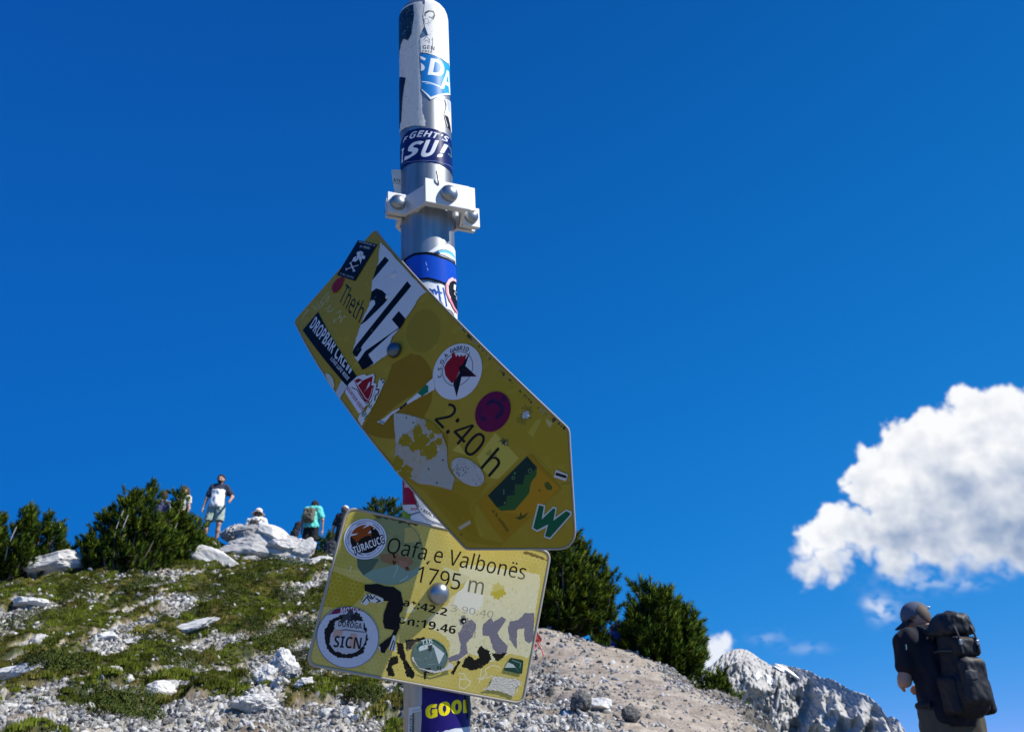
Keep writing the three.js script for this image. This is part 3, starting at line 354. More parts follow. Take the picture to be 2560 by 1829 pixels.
  const wf = [[3.0,-1527.4],[24.6,-1529.1],[54.5,-1527.8],[54.5,-1522.1]]; st('white_film', [[wf[0][0], wf[0][1] + 8], wf[0], wf[1], wf[2], [52, wf[2][1]], [52, wf[3][1] + 12]], '#c6cbd4', { n: 0.0012 });
  const bt = [[40.5,-1561.4],[49.4,-1560.3],[61.3,-1541.7],[45.9,-1535.4]]; st('black_tear', [bt[0], [bt[1][0] + 3, bt[1][1]], bt[2], bt[3]], '#17140f', { n: 0.0024 });
}

// ---- the clamp
{
  const h0 = -[2.5,-2201.9][1] / 1000, C = pB.clone().addScaledVector(pA, h0), yaw = rad(24);
  const cx = pR.clone().multiplyScalar(Math.cos(yaw)).addScaledVector(pF, -Math.sin(yaw)), cf = pF.clone().multiplyScalar(Math.cos(yaw)).addScaledVector(pR, Math.sin(yaw));
  const clamp = thing('pole_clamp', 'pale bolted steel clamp gripping the pole above the arrow sign', 'clamp', C.toArray());
  const at = (a, b, h) => cx.clone().multiplyScalar(a).addScaledVector(cf, b).addScaledVector(pA, h);
  const bar = (pts, h, lo, t) => { const s = new THREE.Shape(pts.map((p) => new THREE.Vector2(p[0], p[1]))); const g = new THREE.ExtrudeGeometry(s, { depth: h - 0.002, bevelEnabled: true, bevelSize: 0.0008, bevelThickness: 0.001, bevelSegments: 2 }); const P = g.attributes.position; for (let i = 0; i < P.count; i++) { const v = at(P.getX(i), P.getY(i), P.getZ(i) + lo + 0.001); P.setXYZ(i, v.x, v.y, v.z); } g.computeVertexNormals(); return g; };
  const thick = (line, w) => { const o = [], n = line.length, l = [], r = []; for (let i = 0; i < n; i++) { const a = line[Math.max(0, i - 1)], b = line[Math.min(n - 1, i + 1)], dx = b[0] - a[0], dy = b[1] - a[1], k = Math.hypot(dx, dy); l.push([line[i][0] - dy / k * w, line[i][1] + dx / k * w]); r.push([line[i][0] + dy / k * w, line[i][1] - dx / k * w]); } return [...l, ...r.reverse()]; };
  mesh('strap', bar(thick([[-0.061, 0.012], [-0.037, 0.012], [-0.021, 0.05], [0.036, 0.05], [0.047, 0.012], [0.071, 0.012]], 0.0024), 0.03, -0.015), zinc, clamp);
  mesh('back_strap', bar(thick([[-0.061, 0.002], [-0.041, 0.002], [-0.038, -0.02], [-0.02, -0.0405], [0.02, -0.0405], [0.038, -0.02], [0.044, 0.002], [0.071, 0.002]], 0.0024), 0.03, -0.0155), zinc, clamp);
  mesh('front_plate', bar([[-0.022, 0.0545], [0.041, 0.0545], [0.041, 0.0595], [-0.022, 0.0595]], 0.038, -0.016), zinc, clamp, 'square front plate of the clamp');
  mesh('edge_plate', bar([[0.0425, 0.0545], [0.05, 0.0545], [0.05, 0.0585], [0.0425, 0.0585]], 0.038, -0.016), zinc, clamp);
  mesh('ear_pad', bar([[-0.063, 0.0152], [-0.036, 0.0152], [-0.036, 0.0185], [-0.063, 0.0185]], 0.032, -0.016), zinc, clamp);
  mesh('ear_pad', bar([[0.048, 0.0152], [0.073, 0.0152], [0.073, 0.0185], [0.048, 0.0185]], 0.032, -0.016), zinc, clamp);
  for (const [a, b, h, r] of [[-0.05, 0.0187, 0.0, 0.0112], [0.011, 0.0597, 0.003, 0.0125], [0.06, 0.0187, 0.0, 0.0108]]) { mesh('bolt', aim(dome(r, r * 0.72), at(a, b, h), cf), boltMat, clamp); }
  for (const a of [-0.052, 0.06]) mesh('nut', aim(new THREE.CylinderGeometry(0.009, 0.009, 0.009, 6), at(a, -0.006, 0), cf), boltMat, clamp);
  mesh('bolt_shank', aim(new THREE.CylinderGeometry(0.0042, 0.0042, 0.022, 10), at(0.011, 0.043, 0.003), cf), boltMat, clamp);
  mesh('wire', tube([at(-0.004, 0.0605, 0.014), at(-0.006, 0.063, 0.024), at(-0.0065, 0.06, 0.036)], 0.0009, 8, 5), std(lin(0.03, 0.03, 0.03), 0.6), clamp);
}

// ---- the arrow sign
{
  const W = ARROW.W * 1000, F = ARROW.flat * 1000, Lt = ARROW.L * 1000, out = roundPoly([[0, -W / 2], [F, -W / 2], [Lt, 0], [F, W / 2], [0, W / 2]], [9, 4, 22, 4, 9]);
  const o = surfArrow(Lt * 0.55, 0, 0), sign = thing('arrow_sign', 'bent yellow hiking arrow sign hanging askew, covered in stickers', 'sign', o.toArray());
  const base = sheet(surfArrow, out, 0), C = { y: '#a28a28', am: '#8c6c0a', dk: '#8a7d22' };
  const tex = print(base.userData.box, 3, (c, b) => {
    all(c, b, C.y); dirt(c, b, 500, ['#aa9228', '#bda848', '#a08a2c'], 2, [2, 14], 0.25);
    c.globalAlpha = 0.75; fill(c, ell(...[[243.2,-51.4],[256.3,-73.9],[215.1,-64.7]]), '#8d7a20'); c.globalAlpha = 1;
    fill(c, [[252.9,-20.5],[266.8,-27.6],[278.9,-28.7],[295.6,-25.7],[306.3,-19.3],[301.4,-1.6],[287.7,42.0],[282.7,67.3],[293.8,63.8],[292.6,46.1],[300.8,25.3],[317.6,-8.0],[324.8,-0.3],[328.3,8.2],[331.3,20.4],[291.9,45.5],[301.0,53.0],[321.0,65.9],[301.1,80.9],[285.0,88.9],[270.8,90.4],[262.5,62.8],[251.5,28.9],[239.6,7.2]], C.am);
    fill(c, [[291.9,45.5],[331.3,20.4],[374.0,14.0],[384.7,24.2],[330.2,72.5],[319.5,66.0]], '#937612');
    c.globalAlpha = 0.85; fill(c, [[336.2,79.0],[346.6,92.1],[370.1,85.1],[389.1,78.7],[422.9,56.6],[447.3,49.0],[463.2,58.5],[483.4,71.2],[469.2,75.8],[429.9,74.8],[398.8,80.6],[364.9,89.8]], '#9a7c16'); c.globalAlpha = 0.55; fill(c, [[418.7,45.0],[451.6,17.6],[455.2,44.7],[468.0,60.1],[486.7,69.5],[511.0,53.5],[510.5,60.0],[477.5,84.6],[433.6,82.2],[401.4,81.3]], '#94790f'); c.globalAlpha = 1;
    fill(c, [[390.6,22.5],[391.7,10.7],[408.3,14.4],[420.2,8.3],[418.3,-29.6],[460.3,-28.0],[457.5,6.1],[449.6,11.9],[435.3,11.3],[421.1,7.5]], '#b9aa48'); fill(c, [[448.6,-56.3],[446.8,-73.9],[450.5,-78.6],[456.9,-56.1]], '#bdb056'); fill(c, [[453.3,-82.5],[463.2,-83.9],[465.2,-78.3],[458.7,-78.4]], '#cdc8bd');
    c.globalAlpha = 0.5; fill(c, [[372.3,-48.4],[372.2,-66.7],[378.8,-78.2],[393.8,-83.0],[410.1,-86.0],[431.8,-88.0],[460.0,-85.7],[481.2,-88.2],[504.0,-67.9],[503.4,-38.0],[468.9,-44.9],[443.2,-33.9],[418.1,-29.7],[418.1,-58.3],[400.6,-69.0],[380.9,-61.7]], '#9e8a1e'); c.globalAlpha = 1;
    for (const [p, r, s] of [[[432.8,-69.5], 7, 3], [[433.0,-62.2], 6, 5], [[429.0,-75.2], 5, 6]]) { c.globalAlpha = 0.55; blob(c, p, r, '#6d6420', s, 18, 0.5); c.globalAlpha = 1; }
    blob(c, [432.8,-69.5], 4.4, '#a7b0b8', 9, 14, 0.4); blob(c, [435.8,-70.7], 1.6, '#d7dde2', 2, 9, 0.4); blob(c, [434.2,-28.8], 4.4, '#6a6630', 4, 16, 0.6); blob(c, [434.2,-28.8], 2.3, '#1b1b18', 5, 12, 0.3); blob(c, [436.6,-29.5], 0.8, '#e8eaec', 5, 8, 0.3); stroke(c, [[427.5,-23.7],[440.7,-33.9]], '#7a7338', 0.4); stroke(c, [[430.0,-32.6],[439.2,-24.3]], '#7a7338', 0.4);
    c.globalAlpha = 0.7; blob(c, [432.7,-7.6], 6, '#8b7f33', 12, 15, 0.6); blob(c, [466.5,83.8], 1.6, '#51470f', 5, 10, 0.4); c.globalAlpha = 1;
    text(c, 'Theth', [[61.1,14.7],[140.7,8.3],[46.4,-9.3]], '#16150f', 'normal'); text(c, '2:40 h', [[343.7,13.6],[451.4,11.7],[343.9,-16.6]], '#16140f', 'normal');
    for (const P of [[[17.1,78.7],[7.5,66.6],[12.8,61.6],[13.7,70.9]], [[14.0,53.1],[29.5,51.9],[27.8,49.1],[19.8,44.0]], [[34.4,47.1],[22.8,38.4],[35.6,38.7],[34.7,45.0]], [[23.0,36.3],[22.7,22.9],[25.4,19.5]], [[33.6,38.0],[31.6,21.8],[41.0,29.9]], [[52.2,36.6],[53.3,28.3],[59.9,37.6],[66.4,31.7]], [[66.4,31.7],[67.2,25.6]], [[80.0,27.1],[84.5,20.6],[92.6,26.6],[91.0,38.7],[84.6,33.5]], [[92.3,28.6],[96.4,24.2],[104.2,30.2],[100.4,19.8],[105.4,20.2]]]) stroke(c, P, 'rgba(205,200,185,0.75)', 1.1);
    fill(c, [[458.1,80.3],[463.2,63.9],[467.1,65.5],[462.2,81.0]], '#b6aa8c'); stroke(c, [[453.0,40.6],[454.4,54.6],[466.5,58.5],[483.3,62.2]], '#a9921f', 0.8); stroke(c, [[468.9,-43.2],[485.8,-43.7],[499.9,-41.9]], '#8d7d1c', 0.7); stroke(c, [[516.2,-40.7],[522.9,-48.4]], '#6f6630', 0.9);
    stroke(c, split(out, 8).map(([x, y]) => [x * 0.9985 + Lt * 0.0006, y * 0.993]), 'rgba(70,62,40,0.8)', 1.6, true);
    { const q = rng(6); const E = split([[277.3,-89.9],[357.3,-88.3],[370.4,-86.5],[427.4,-85.7],[481.3,-89.8]], 4).slice(0, 60); for (const p of E) if (q() < 0.7) { c.globalAlpha = 0.8; blob(c, [p[0], p[1] + 1.2], 0.6 + q() * 1.6, ['#4a4430', '#8f8a80', '#2b2820'][Math.floor(q() * 3)], Math.floor(q() * 99), 8, 0.5); } c.globalAlpha = 1; }
    dirt(c, b, 260, ['#5d5420', '#3a3416', '#d2c98f'], 17, [0.15, 0.7], 0.6); scratches(c, b, 70, '#cfc58a', 18, 14, 0.2);
  });
  mesh('plate', shift(base, sign), matte(0xffffff, 0.4, { map: tex }), sign);
  mesh('plate_back', shift(sheet(surfArrow, out, -0.0032), sign), zinc, sign); mesh('plate_edge', shift(rimOf(surfArrow, out, 0, -0.0032), sign), rustyEdge, sign, 'worn bare metal edge of the arrow sign');
  const rimLine = split(out, 6).map((p) => surfArrow(p[0], p[1], -0.0009)); mesh('edge_trim', shift(new THREE.TubeGeometry(new THREE.CatmullRomCurve3(rimLine, true), 260, 0.0013, 7, true), sign), rustyEdge, sign);
  const st = (name, poly, draw, op) => sticker(surfArrow, sign, name, poly, draw, op);
  st('skull_sticker', [[-18.3,-61.1],[41.6,-80.5],[63.2,-22.5],[8.4,-4.3]], (c, b) => {
    all(c, b, '#0d0f14'); tiny(c, [[-11.8,-60.1],[41.1,-76.4],[-14.5,-61.9]], 20, '#a9abae', 3); tiny(c, [[2.9,-57.1],[34.0,-67.6],[0.3,-59.8]], 12, '#b9bbbe', 4); tiny(c, [[13.7,-9.0],[55.8,-23.0],[11.7,-10.9]], 18, '#a9abae', 5);
    fill(c, [[16.2,-34.5],[11.3,-40.7],[16.8,-46.3],[7.7,-48.7],[14.5,-54.9],[25.2,-57.2],[30.3,-54.0],[37.2,-56.5],[42.0,-52.3],[34.2,-50.2],[42.8,-43.3],[35.6,-45.3],[26.7,-44.6],[26.0,-39.4],[20.1,-37.4]], '#d7d8da'); fill(c, [[16.3,-43.2],[19.0,-45.5],[22.1,-43.2]], '#0d0f14'); fill(c, [[25.7,-45.0],[28.2,-47.2],[30.5,-44.6]], '#0d0f14'); stroke(c, [[19.1,-54.2],[25.2,-49.6]], '#0d0f14', 0.8); stroke(c, [[24.9,-55.1],[29.9,-50.9]], '#0d0f14', 0.8);
    stroke(c, [[17.0,-32.0],[29.2,-30.5],[41.0,-30.1]], '#cfd0d3', 2.2); stroke(c, [[39.1,-39.5],[28.0,-29.9],[20.2,-22.0]], '#cfd0d3', 1.6); for (const p of [[14.6,-31.1],[16.5,-33.3],[39.7,-28.4],[43.1,-30.7],[21.4,-21.1],[17.1,-21.4]]) { c.fillStyle = '#cfd0d3'; c.beginPath(); c.arc(p[0], p[1], 1.3, 0, 7); c.fill(); }
  }, { label: 'small black sticker with a white skull and crossed tools', ppm: 5 });
  st('red_dot_sticker', [[24.1,13.5],[18.2,8.0],[17.2,-1.1],[25.8,-10.0],[35.1,-10.7],[43.2,-0.9],[44.9,8.5],[38.3,14.6]], '#8e1a22', { label: 'small dark red oval sticker' });
  st('big_letter_sticker', ragged([[45.6,-86.2],[67.2,-87.8],[203.6,-88.8],[199.7,-77.8],[203.5,-65.2],[206.3,-45.3],[210.0,-32.7],[209.3,-15.3],[223.4,4.7],[216.0,25.5],[206.3,43.0],[170.4,40.1],[157.8,26.3],[136.8,-3.7],[131.6,-18.1],[115.5,-31.2],[98.2,-42.6],[86.6,-55.9],[76.9,-67.1],[57.8,-77.4]], 0.9, 4, 3), (c, b) => {
    all(c, b, '#c9cdd2'); const K = '#0b0c10';
    fill(c, [[81.8,-78.4],[96.3,-79.2],[97.3,-42.0],[93.5,-47.1],[82.4,-59.1]], K); fill(c, [[122.9,-25.0],[114.3,-32.3],[117.5,-40.5],[131.1,-45.2],[152.8,-46.6],[153.9,-36.8],[148.8,-1.8],[144.4,9.0],[141.0,-6.4],[139.6,-25.8],[132.9,-28.7],[126.9,-24.9],[128.7,-14.5]], K);
    fill(c, [[160.4,-79.4],[173.4,-79.1],[175.6,20.8],[176.9,26.8],[180.3,26.9],[182.4,38.4],[169.9,44.0],[165.9,31.2]], K); fill(c, [[186.8,-44.8],[207.3,-44.6],[211.5,-34.6],[204.5,-18.7],[196.2,24.0],[214.7,25.6],[207.5,43.8],[190.4,44.6],[187.5,24.3],[208.8,-33.5],[207.8,-30.3],[187.2,-30.1]], K);
    dirt(c, b, 120, ['#aeb4bb', '#dfe2e5'], 3, [0.5, 4], 0.35); scratches(c, b, 12, '#7c838b', 4, 8, 0.3); c.globalAlpha = 0.8; blob(c, [223.7,12.9], 5, '#8f949a', 3, 12, 0.5); c.globalAlpha = 1;
  }, { label: 'torn white sticker with huge black letters', bump: 0.0003 });
  for (const [p, r] of [[[127.2,-71.2], 5.5], [[149.0,-45.9], 4.5]]) { const q = surfArrow(...p, 0.0006), nn = q.clone().sub(surfArrow(...p, -0.01)).normalize(); const g = new THREE.SphereGeometry(r / 1000, 20, 12); g.scale(1, 0.42, 1); mesh('rivet_bump', shift(aim(g, q, nn), sign), std('#c4c8cd', 0.45), sign); }
  st('crew_sticker', [[39.8,50.3],[207.3,54.9],[204.6,73.6],[41.1,84.9]], (c, b) => { all(c, b, '#0c0c12'); text(c, 'DROPBAR CREW', [[48.2,73.3],[195.4,60.5],[42.2,56.2]], '#cfd2da', 'bold'); text(c, 'LOVE LIFE RIDE', [[141.3,71.8],[197.5,68.5],[141.5,66.8]], '#cfd2da', 'bold'); }, { label: 'long black sticker with white slogan', ppm: 4 });
  st('white_corner_sticker', [[188.0,74.9],[204.3,73.4],[208.5,92.2],[195.0,91.5]], '#b9bdc4'); st('white_disc_sticker', [[154.5,89.1],[156.9,86.1],[163.3,83.8],[174.3,83.7],[183.6,86.6],[188.6,92.1],[176.3,91.6],[164.5,90.5]], '#c0bfb4');
  st('mountain_sticker', [[204.2,68.3],[206.8,54.7],[212.1,47.5],[215.9,43.6],[219.3,43.8],[227.0,34.2],[231.7,35.5],[237.8,42.1],[241.6,39.1],[247.2,45.4],[253.3,57.2],[254.1,64.9],[252.0,69.0],[255.0,76.2],[251.8,82.4],[209.2,80.3],[204.5,74.2]], (c, b) => {
    all(c, b, '#d2d2d8'); fill(c, [[207.4,60.9],[211.4,54.2],[218.0,51.5],[218.6,53.4],[226.3,40.2],[228.9,37.0],[236.9,46.4],[240.6,43.4],[249.5,54.3],[252.2,63.4],[245.7,65.7],[233.1,65.1]], '#8c1417'); fill(c, [[217.3,53.2],[219.9,53.6],[218.7,60.7],[215.2,59.7]], '#d2d2d8'); fill(c, [[231.2,43.7],[235.3,48.8],[234.9,56.4],[234.5,60.3],[234.3,54.5],[230.7,47.6]], '#d2d2d8'); stroke(c, [[209.7,60.3],[228.3,61.6],[243.6,62.7],[249.6,61.4],[245.5,52.7],[241.5,47.6]], '#d2d2d8', 0.9); stroke(c, [[212.8,68.9],[222.6,64.9],[237.2,66.6],[251.6,65.8],[252.8,62.4]], '#1d1518', 1.1); text(c, 'MOUNTAIN HIKERS', [[201.9,76.2],[254.7,77.0],[205.0,71.4]], '#7d1330', 'bold');
  }, { label: 'white sticker with a red mountain emblem', ppm: 5, n: 0.0014 });
  st('torn_strip', ragged([[239.9,31.5],[249.1,28.5],[254.5,39.6],[260.7,57.1],[265.6,79.3],[268.0,89.7],[257.3,88.6],[253.0,82.6],[258.1,73.6],[254.1,57.8],[246.9,44.5]], 0.8, 5, 2), (c, b) => { all(c, b, '#cdd2d0'); text(c, 'My', [[256.3,82.2],[266.5,78.5],[254.2,75.6]], '#1f4a40', 'bold'); text(c, 'Ma', [[255.4,68.7],[264.8,64.5],[254.3,63.6]], '#2a5c50', 'bold'); stroke(c, [[246.4,44.9],[251.7,41.8],[254.6,45.4],[253.6,51.0],[257.7,54.8]], '#1a2030', 1.8); for (const p of [[245.1,41.1],[243.3,31.2],[248.3,31.4]]) { c.fillStyle = '#181a26'; c.beginPath(); c.arc(p[0], p[1], 1.5, 0, 7); c.fill(); } }, { ppm: 5 });
  st('long_torn_strip', ragged([[305.4,-22.0],[318.8,-12.3],[314.2,-2.9],[310.0,5.7],[301.5,25.9],[297.3,37.5],[292.9,50.5],[292.8,65.8],[282.7,70.2],[288.2,59.2],[291.2,44.9],[295.9,36.4],[298.6,24.8],[302.1,5.8],[303.6,-8.0]], 0.7, 7, 2), (c, b) => { all(c, b, '#cfd2d4'); fill(c, [[303.6,-8.0],[307.5,-10.0],[313.6,-4.7],[310.2,5.2],[301.3,6.5]], '#1d6f52'); fill(c, [[298.6,24.8],[301.3,25.0],[298.1,36.8],[295.5,36.7]], '#121319'); text(c, 'Na', [[286.4,68.9],[293.0,64.5],[284.0,65.6]], '#1f4a40', 'bold'); fill(c, [[293.7,49.8],[295.7,52.8],[294.8,57.6],[293.1,56.2]], '#161622'); }, { ppm: 5 });
  { const [c0, a0, b0] = [[326.2,-47.8],[351.6,-71.4],[302.7,-73.8]]; st('star_sticker', ell(c0, a0, b0, 48), (c, b) => {
    all(c, b, '#cfd1d8'); const [ci, ai, bi] = [[324.1,-50.7],[339.8,-65.1],[309.8,-66.6]]; stroke(c, ell(ci, ai, bi, 60), '#14141c', 0.7, true);
    ringText(c, 'C.S.O.A GABRIO', ci, ai, bi, 1.2, 3.45, 1.12, '#101016', 0.36);
    fill(c, [[323.8,-33.5],[331.3,-33.3],[333.1,-36.3],[329.8,-47.7],[326.7,-56.2],[324.6,-65.5],[320.5,-70.1],[318.5,-65.4],[315.5,-66.3],[315.6,-62.4],[311.0,-62.8],[311.7,-59.4],[304.6,-61.8],[303.2,-58.3],[306.6,-55.4],[306.1,-46.3],[307.8,-39.8],[316.8,-34.2]], '#8e1322'); stroke(c, [[311.3,-45.6],[316.1,-52.6],[323.4,-53.6]], '#5e0c18', 0.7); stroke(c, [[312.7,-59.4],[318.7,-57.8],[322.2,-62.1]], '#5e0c18', 0.7);
    fill(c, [[322.2,-77.0],[330.3,-59.9],[352.2,-60.8],[336.3,-47.4],[349.3,-26.1],[333.4,-34.2],[330.0,-49.5],[324.3,-52.8],[325.9,-58.7]], '#0e0d16'); stroke(c, [[330.5,-54.6],[351.7,-60.7],[336.4,-49.1]], '#6b1420', 0.6); stroke(c, [[330.7,-51.6],[335.1,-36.4],[348.2,-26.8]], '#3b3a4a', 0.4);
  }, { label: 'round white sticker with a red fist and a black star', ppm: 5 }); }
  { const [c0, a0, b0] = [[398.7,-45.0],[414.7,-61.4],[383.8,-63.3]]; st('purple_round_sticker', ell(c0, a0, b0, 40), (c, b) => { all(c, b, '#63093f'); stroke(c, [[387.8,-47.7],[389.8,-54.7],[397.8,-57.6],[406.0,-55.5],[408.6,-50.2],[407.6,-44.0]], '#2c1440', 5); stroke(c, [[384.3,-38.5],[386.4,-32.7],[394.2,-28.7]], '#431244', 2.4); blob(c, [395.8,-31.6], 3, '#33123f', 3); blob(c, [398.8,-64.5], 3.4, '#3a1243', 5); stroke(c, [[381.2,-54.2],[386.8,-61.3]], '#4c1348', 1.8); tiny(c, [[405.0,-25.1],[417.9,-42.4],[402.8,-27.0]], 9, '#4c1044', 7); dirt(c, b, 40, ['#74114c', '#520a38'], 3, [0.6, 3], 0.4); }, { label: 'round purple sticker beside the walking time', ppm: 4 }); }
  st('peeled_white_sticker', ragged([[293.4,46.3],[307.1,36.4],[323.6,27.7],[338.1,19.8],[350.2,15.7],[364.8,17.2],[382.3,23.7],[393.6,33.8],[403.3,40.6],[417.6,43.0],[423.4,55.3],[412.9,61.2],[398.9,69.6],[386.2,79.7],[371.1,84.1],[358.2,91.2],[346.6,92.1],[326.1,70.1]], 1.0, 8, 3), (c, b) => {
    all(c, b, '#a59f92'); dirt(c, b, 260, ['#b9b3a6', '#8f8a7c', '#c9c2b0', '#9b8a54'], 5, [0.6, 4], 0.6); fill(c, [[293.4,46.3],[323.6,27.7],[330.6,35.8],[325.7,54.4],[326.3,68.4],[314.4,61.0]], '#adb0ad');
    for (const [p, r, s] of [[[337.7,38.4], 7, 3], [[333.3,58.2], 8, 4], [[352.2,44.0], 11, 5], [[369.4,43.0], 11, 6], [[347.4,54.6], 6, 7], [[357.6,28.2], 4, 8], [[345.1,18.6], 8, 9], [[345.5,83.5], 9, 11], [[362.7,83.9], 9, 12], [[357.6,18.8], 7, 13], [[370.0,26.8], 5, 14]]) blob(c, p, r, '#927d1c', s, 22, 0.3);
    fill(c, [[377.6,34.1],[385.6,27.0],[403.3,40.6],[417.6,43.0],[423.4,55.3],[403.6,66.8],[386.4,78.0],[377.8,71.6],[374.9,53.8],[379.5,43.3]], '#a2a29b'); dirt(c, b, 90, ['#5c5a50', '#3b3a34'], 6, [0.2, 0.9], 0.7); scratches(c, b, 50, '#c9c5b6', 7, 6, 0.4); for (const p of [[383.1,58.9],[390.0,38.6],[403.1,62.5],[313.2,37.8],[325.6,35.2]]) blob(c, p, 1.3, '#3d3b36', 3, 9, 0.5);
  }, { label: 'half peeled greyish white sticker with yellow holes', rough: 0.7, bump: 0.0006 });
  { const [c0, a0, b0] = [[423.6,26.3],[441.8,15.3],[408.8,18.2]]; st('white_oval_sticker', ell(c0, a0, b0, 36), (c, b) => { all(c, b, '#aeaeac'); dirt(c, b, 160, ['#8b8d8e', '#c3c3c0', '#77797a'], 6, [0.4, 3], 0.5); const q = rng(4), k = [414.8,30.1]; for (let i = 0; i < 40; i++) { c.fillStyle = '#4d4f52'; c.beginPath(); c.arc(k[0] + (q() - 0.5) * 16, k[1] + (q() - 0.5) * 16, 0.3 + q() * 0.5, 0, 7); c.fill(); } }, { label: 'faded whitish oval sticker', rough: 0.7 }); }
  st('amber_postcard_sticker', [[467.1,-41.6],[519.0,-37.5],[510.2,52.7],[455.2,44.7]], (c, b) => {
    all(c, b, '#a07c14'); dirt(c, b, 60, ['#a9861c', '#93700e'], 5, [2, 9], 0.4); fill(c, [[484.3,-35.0],[517.4,-36.0],[514.9,9.2],[485.8,29.4],[494.7,16.4],[496.4,-6.1],[492.3,-14.1]], '#b0821a');
    fill(c, [[460.9,28.4],[466.2,-36.6],[483.3,-35.2],[483.2,-25.8],[478.5,-19.2],[484.1,-9.5],[476.5,-3.9],[484.6,5.0],[478.4,12.6],[484.6,20.0],[478.3,30.2]], '#0f2f2b'); fill(c, [[478.3,30.2],[484.6,20.0],[478.4,12.6],[484.6,5.0],[476.5,-3.9],[484.1,-9.5],[478.5,-19.2],[483.2,-25.8],[483.3,-35.2],[488.6,-28.6],[489.4,-17.4],[495.5,-8.2],[495.7,3.5],[495.8,17.6],[484.3,29.6]], '#2f5a2c');
    for (const [p, r] of [[[470.3,-7.5], 1.6], [[479.9,-26.8], 2.2], [[481.8,19.9], 0.8], [[468.2,-12.5], 0.8]]) { c.strokeStyle = '#6d9158'; c.lineWidth = 0.7; c.beginPath(); c.arc(p[0], p[1], r, 0, 7); c.stroke(); } stroke(c, [[470.9,10.3],[474.0,13.4]], '#47725a', 1.6); stroke(c, [[480.0,5.5],[481.5,1.9]], '#355c50', 0.8);
    fill(c, [[501.3,23.7],[504.4,19.2],[502.0,14.0],[506.6,16.4],[509.2,7.2],[509.8,15.6],[507.4,21.6]], '#4a4d16'); fill(c, [[501.2,-28.4],[503.5,-32.7],[510.8,-31.4],[512.6,-28.6],[508.8,-25.1],[504.6,-25.5]], '#4a5a1e'); blob(c, [502.5,-18.4], 1.2, '#6a5a14', 3); tiny(c, [[475.9,37.3],[505.9,41.8],[476.0,33.9]], 20, '#2b2010', 6);
  }, { label: 'amber card sticker with dark green hills', n: 0.0006 });
  st('tiny_label_sticker', [[501.6,-48.5],[515.4,-53.9],[518.3,-46.8],[504.9,-40.6]], (c, b) => { all(c, b, '#c9c8c8'); fill(c, [[503.7,-46.5],[515.3,-51.9],[516.2,-49.2],[504.9,-43.5]], '#15151c'); });
  const wo = [[510.7,-6.4],[518.3,-11.1],[524.5,-2.2],[525.9,-16.3],[529.7,-18.2],[535.5,-9.3],[538.7,-24.0],[544.6,-26.7],[547.4,-24.0],[547.2,12.6],[540.0,16.0],[535.1,6.2],[531.0,17.1],[523.6,18.8]], wi = [[512.9,-6.0],[518.0,-8.9],[525.6,3.5],[527.3,-15.0],[529.6,-16.0],[536.3,-5.0],[540.0,-22.8],[544.3,-24.4],[545.8,-23.1],[545.6,11.6],[540.4,14.1],[534.5,2.1],[529.5,15.7],[524.6,17.0]];
  st('letter_w_sticker', wo, (c, b) => { all(c, b, '#c4c8c4'); fill(c, wi, '#0c5a3e'); }, { label: 'green letter W sticker with a white outline', ppm: 5 });
  { const p = [229.3,-7.2], q = surfArrow(...p, 0.0008), nn = q.clone().sub(surfArrow(...p, -0.01)).normalize(); mesh('bolt', shift(aim(dome(0.0102, 0.0085), q, nn), sign), std(lin(0.09, 0.13, 0.17), 0.3, 0.8), sign, 'dark domed bolt through the arrow sign'); const hole = q.clone().addScaledVector(nn, -0.014); mesh('bolt_shank', shift(aim(new THREE.CylinderGeometry(0.0042, 0.0042, 0.02, 10), hole, nn), sign), boltMat, sign); }
}

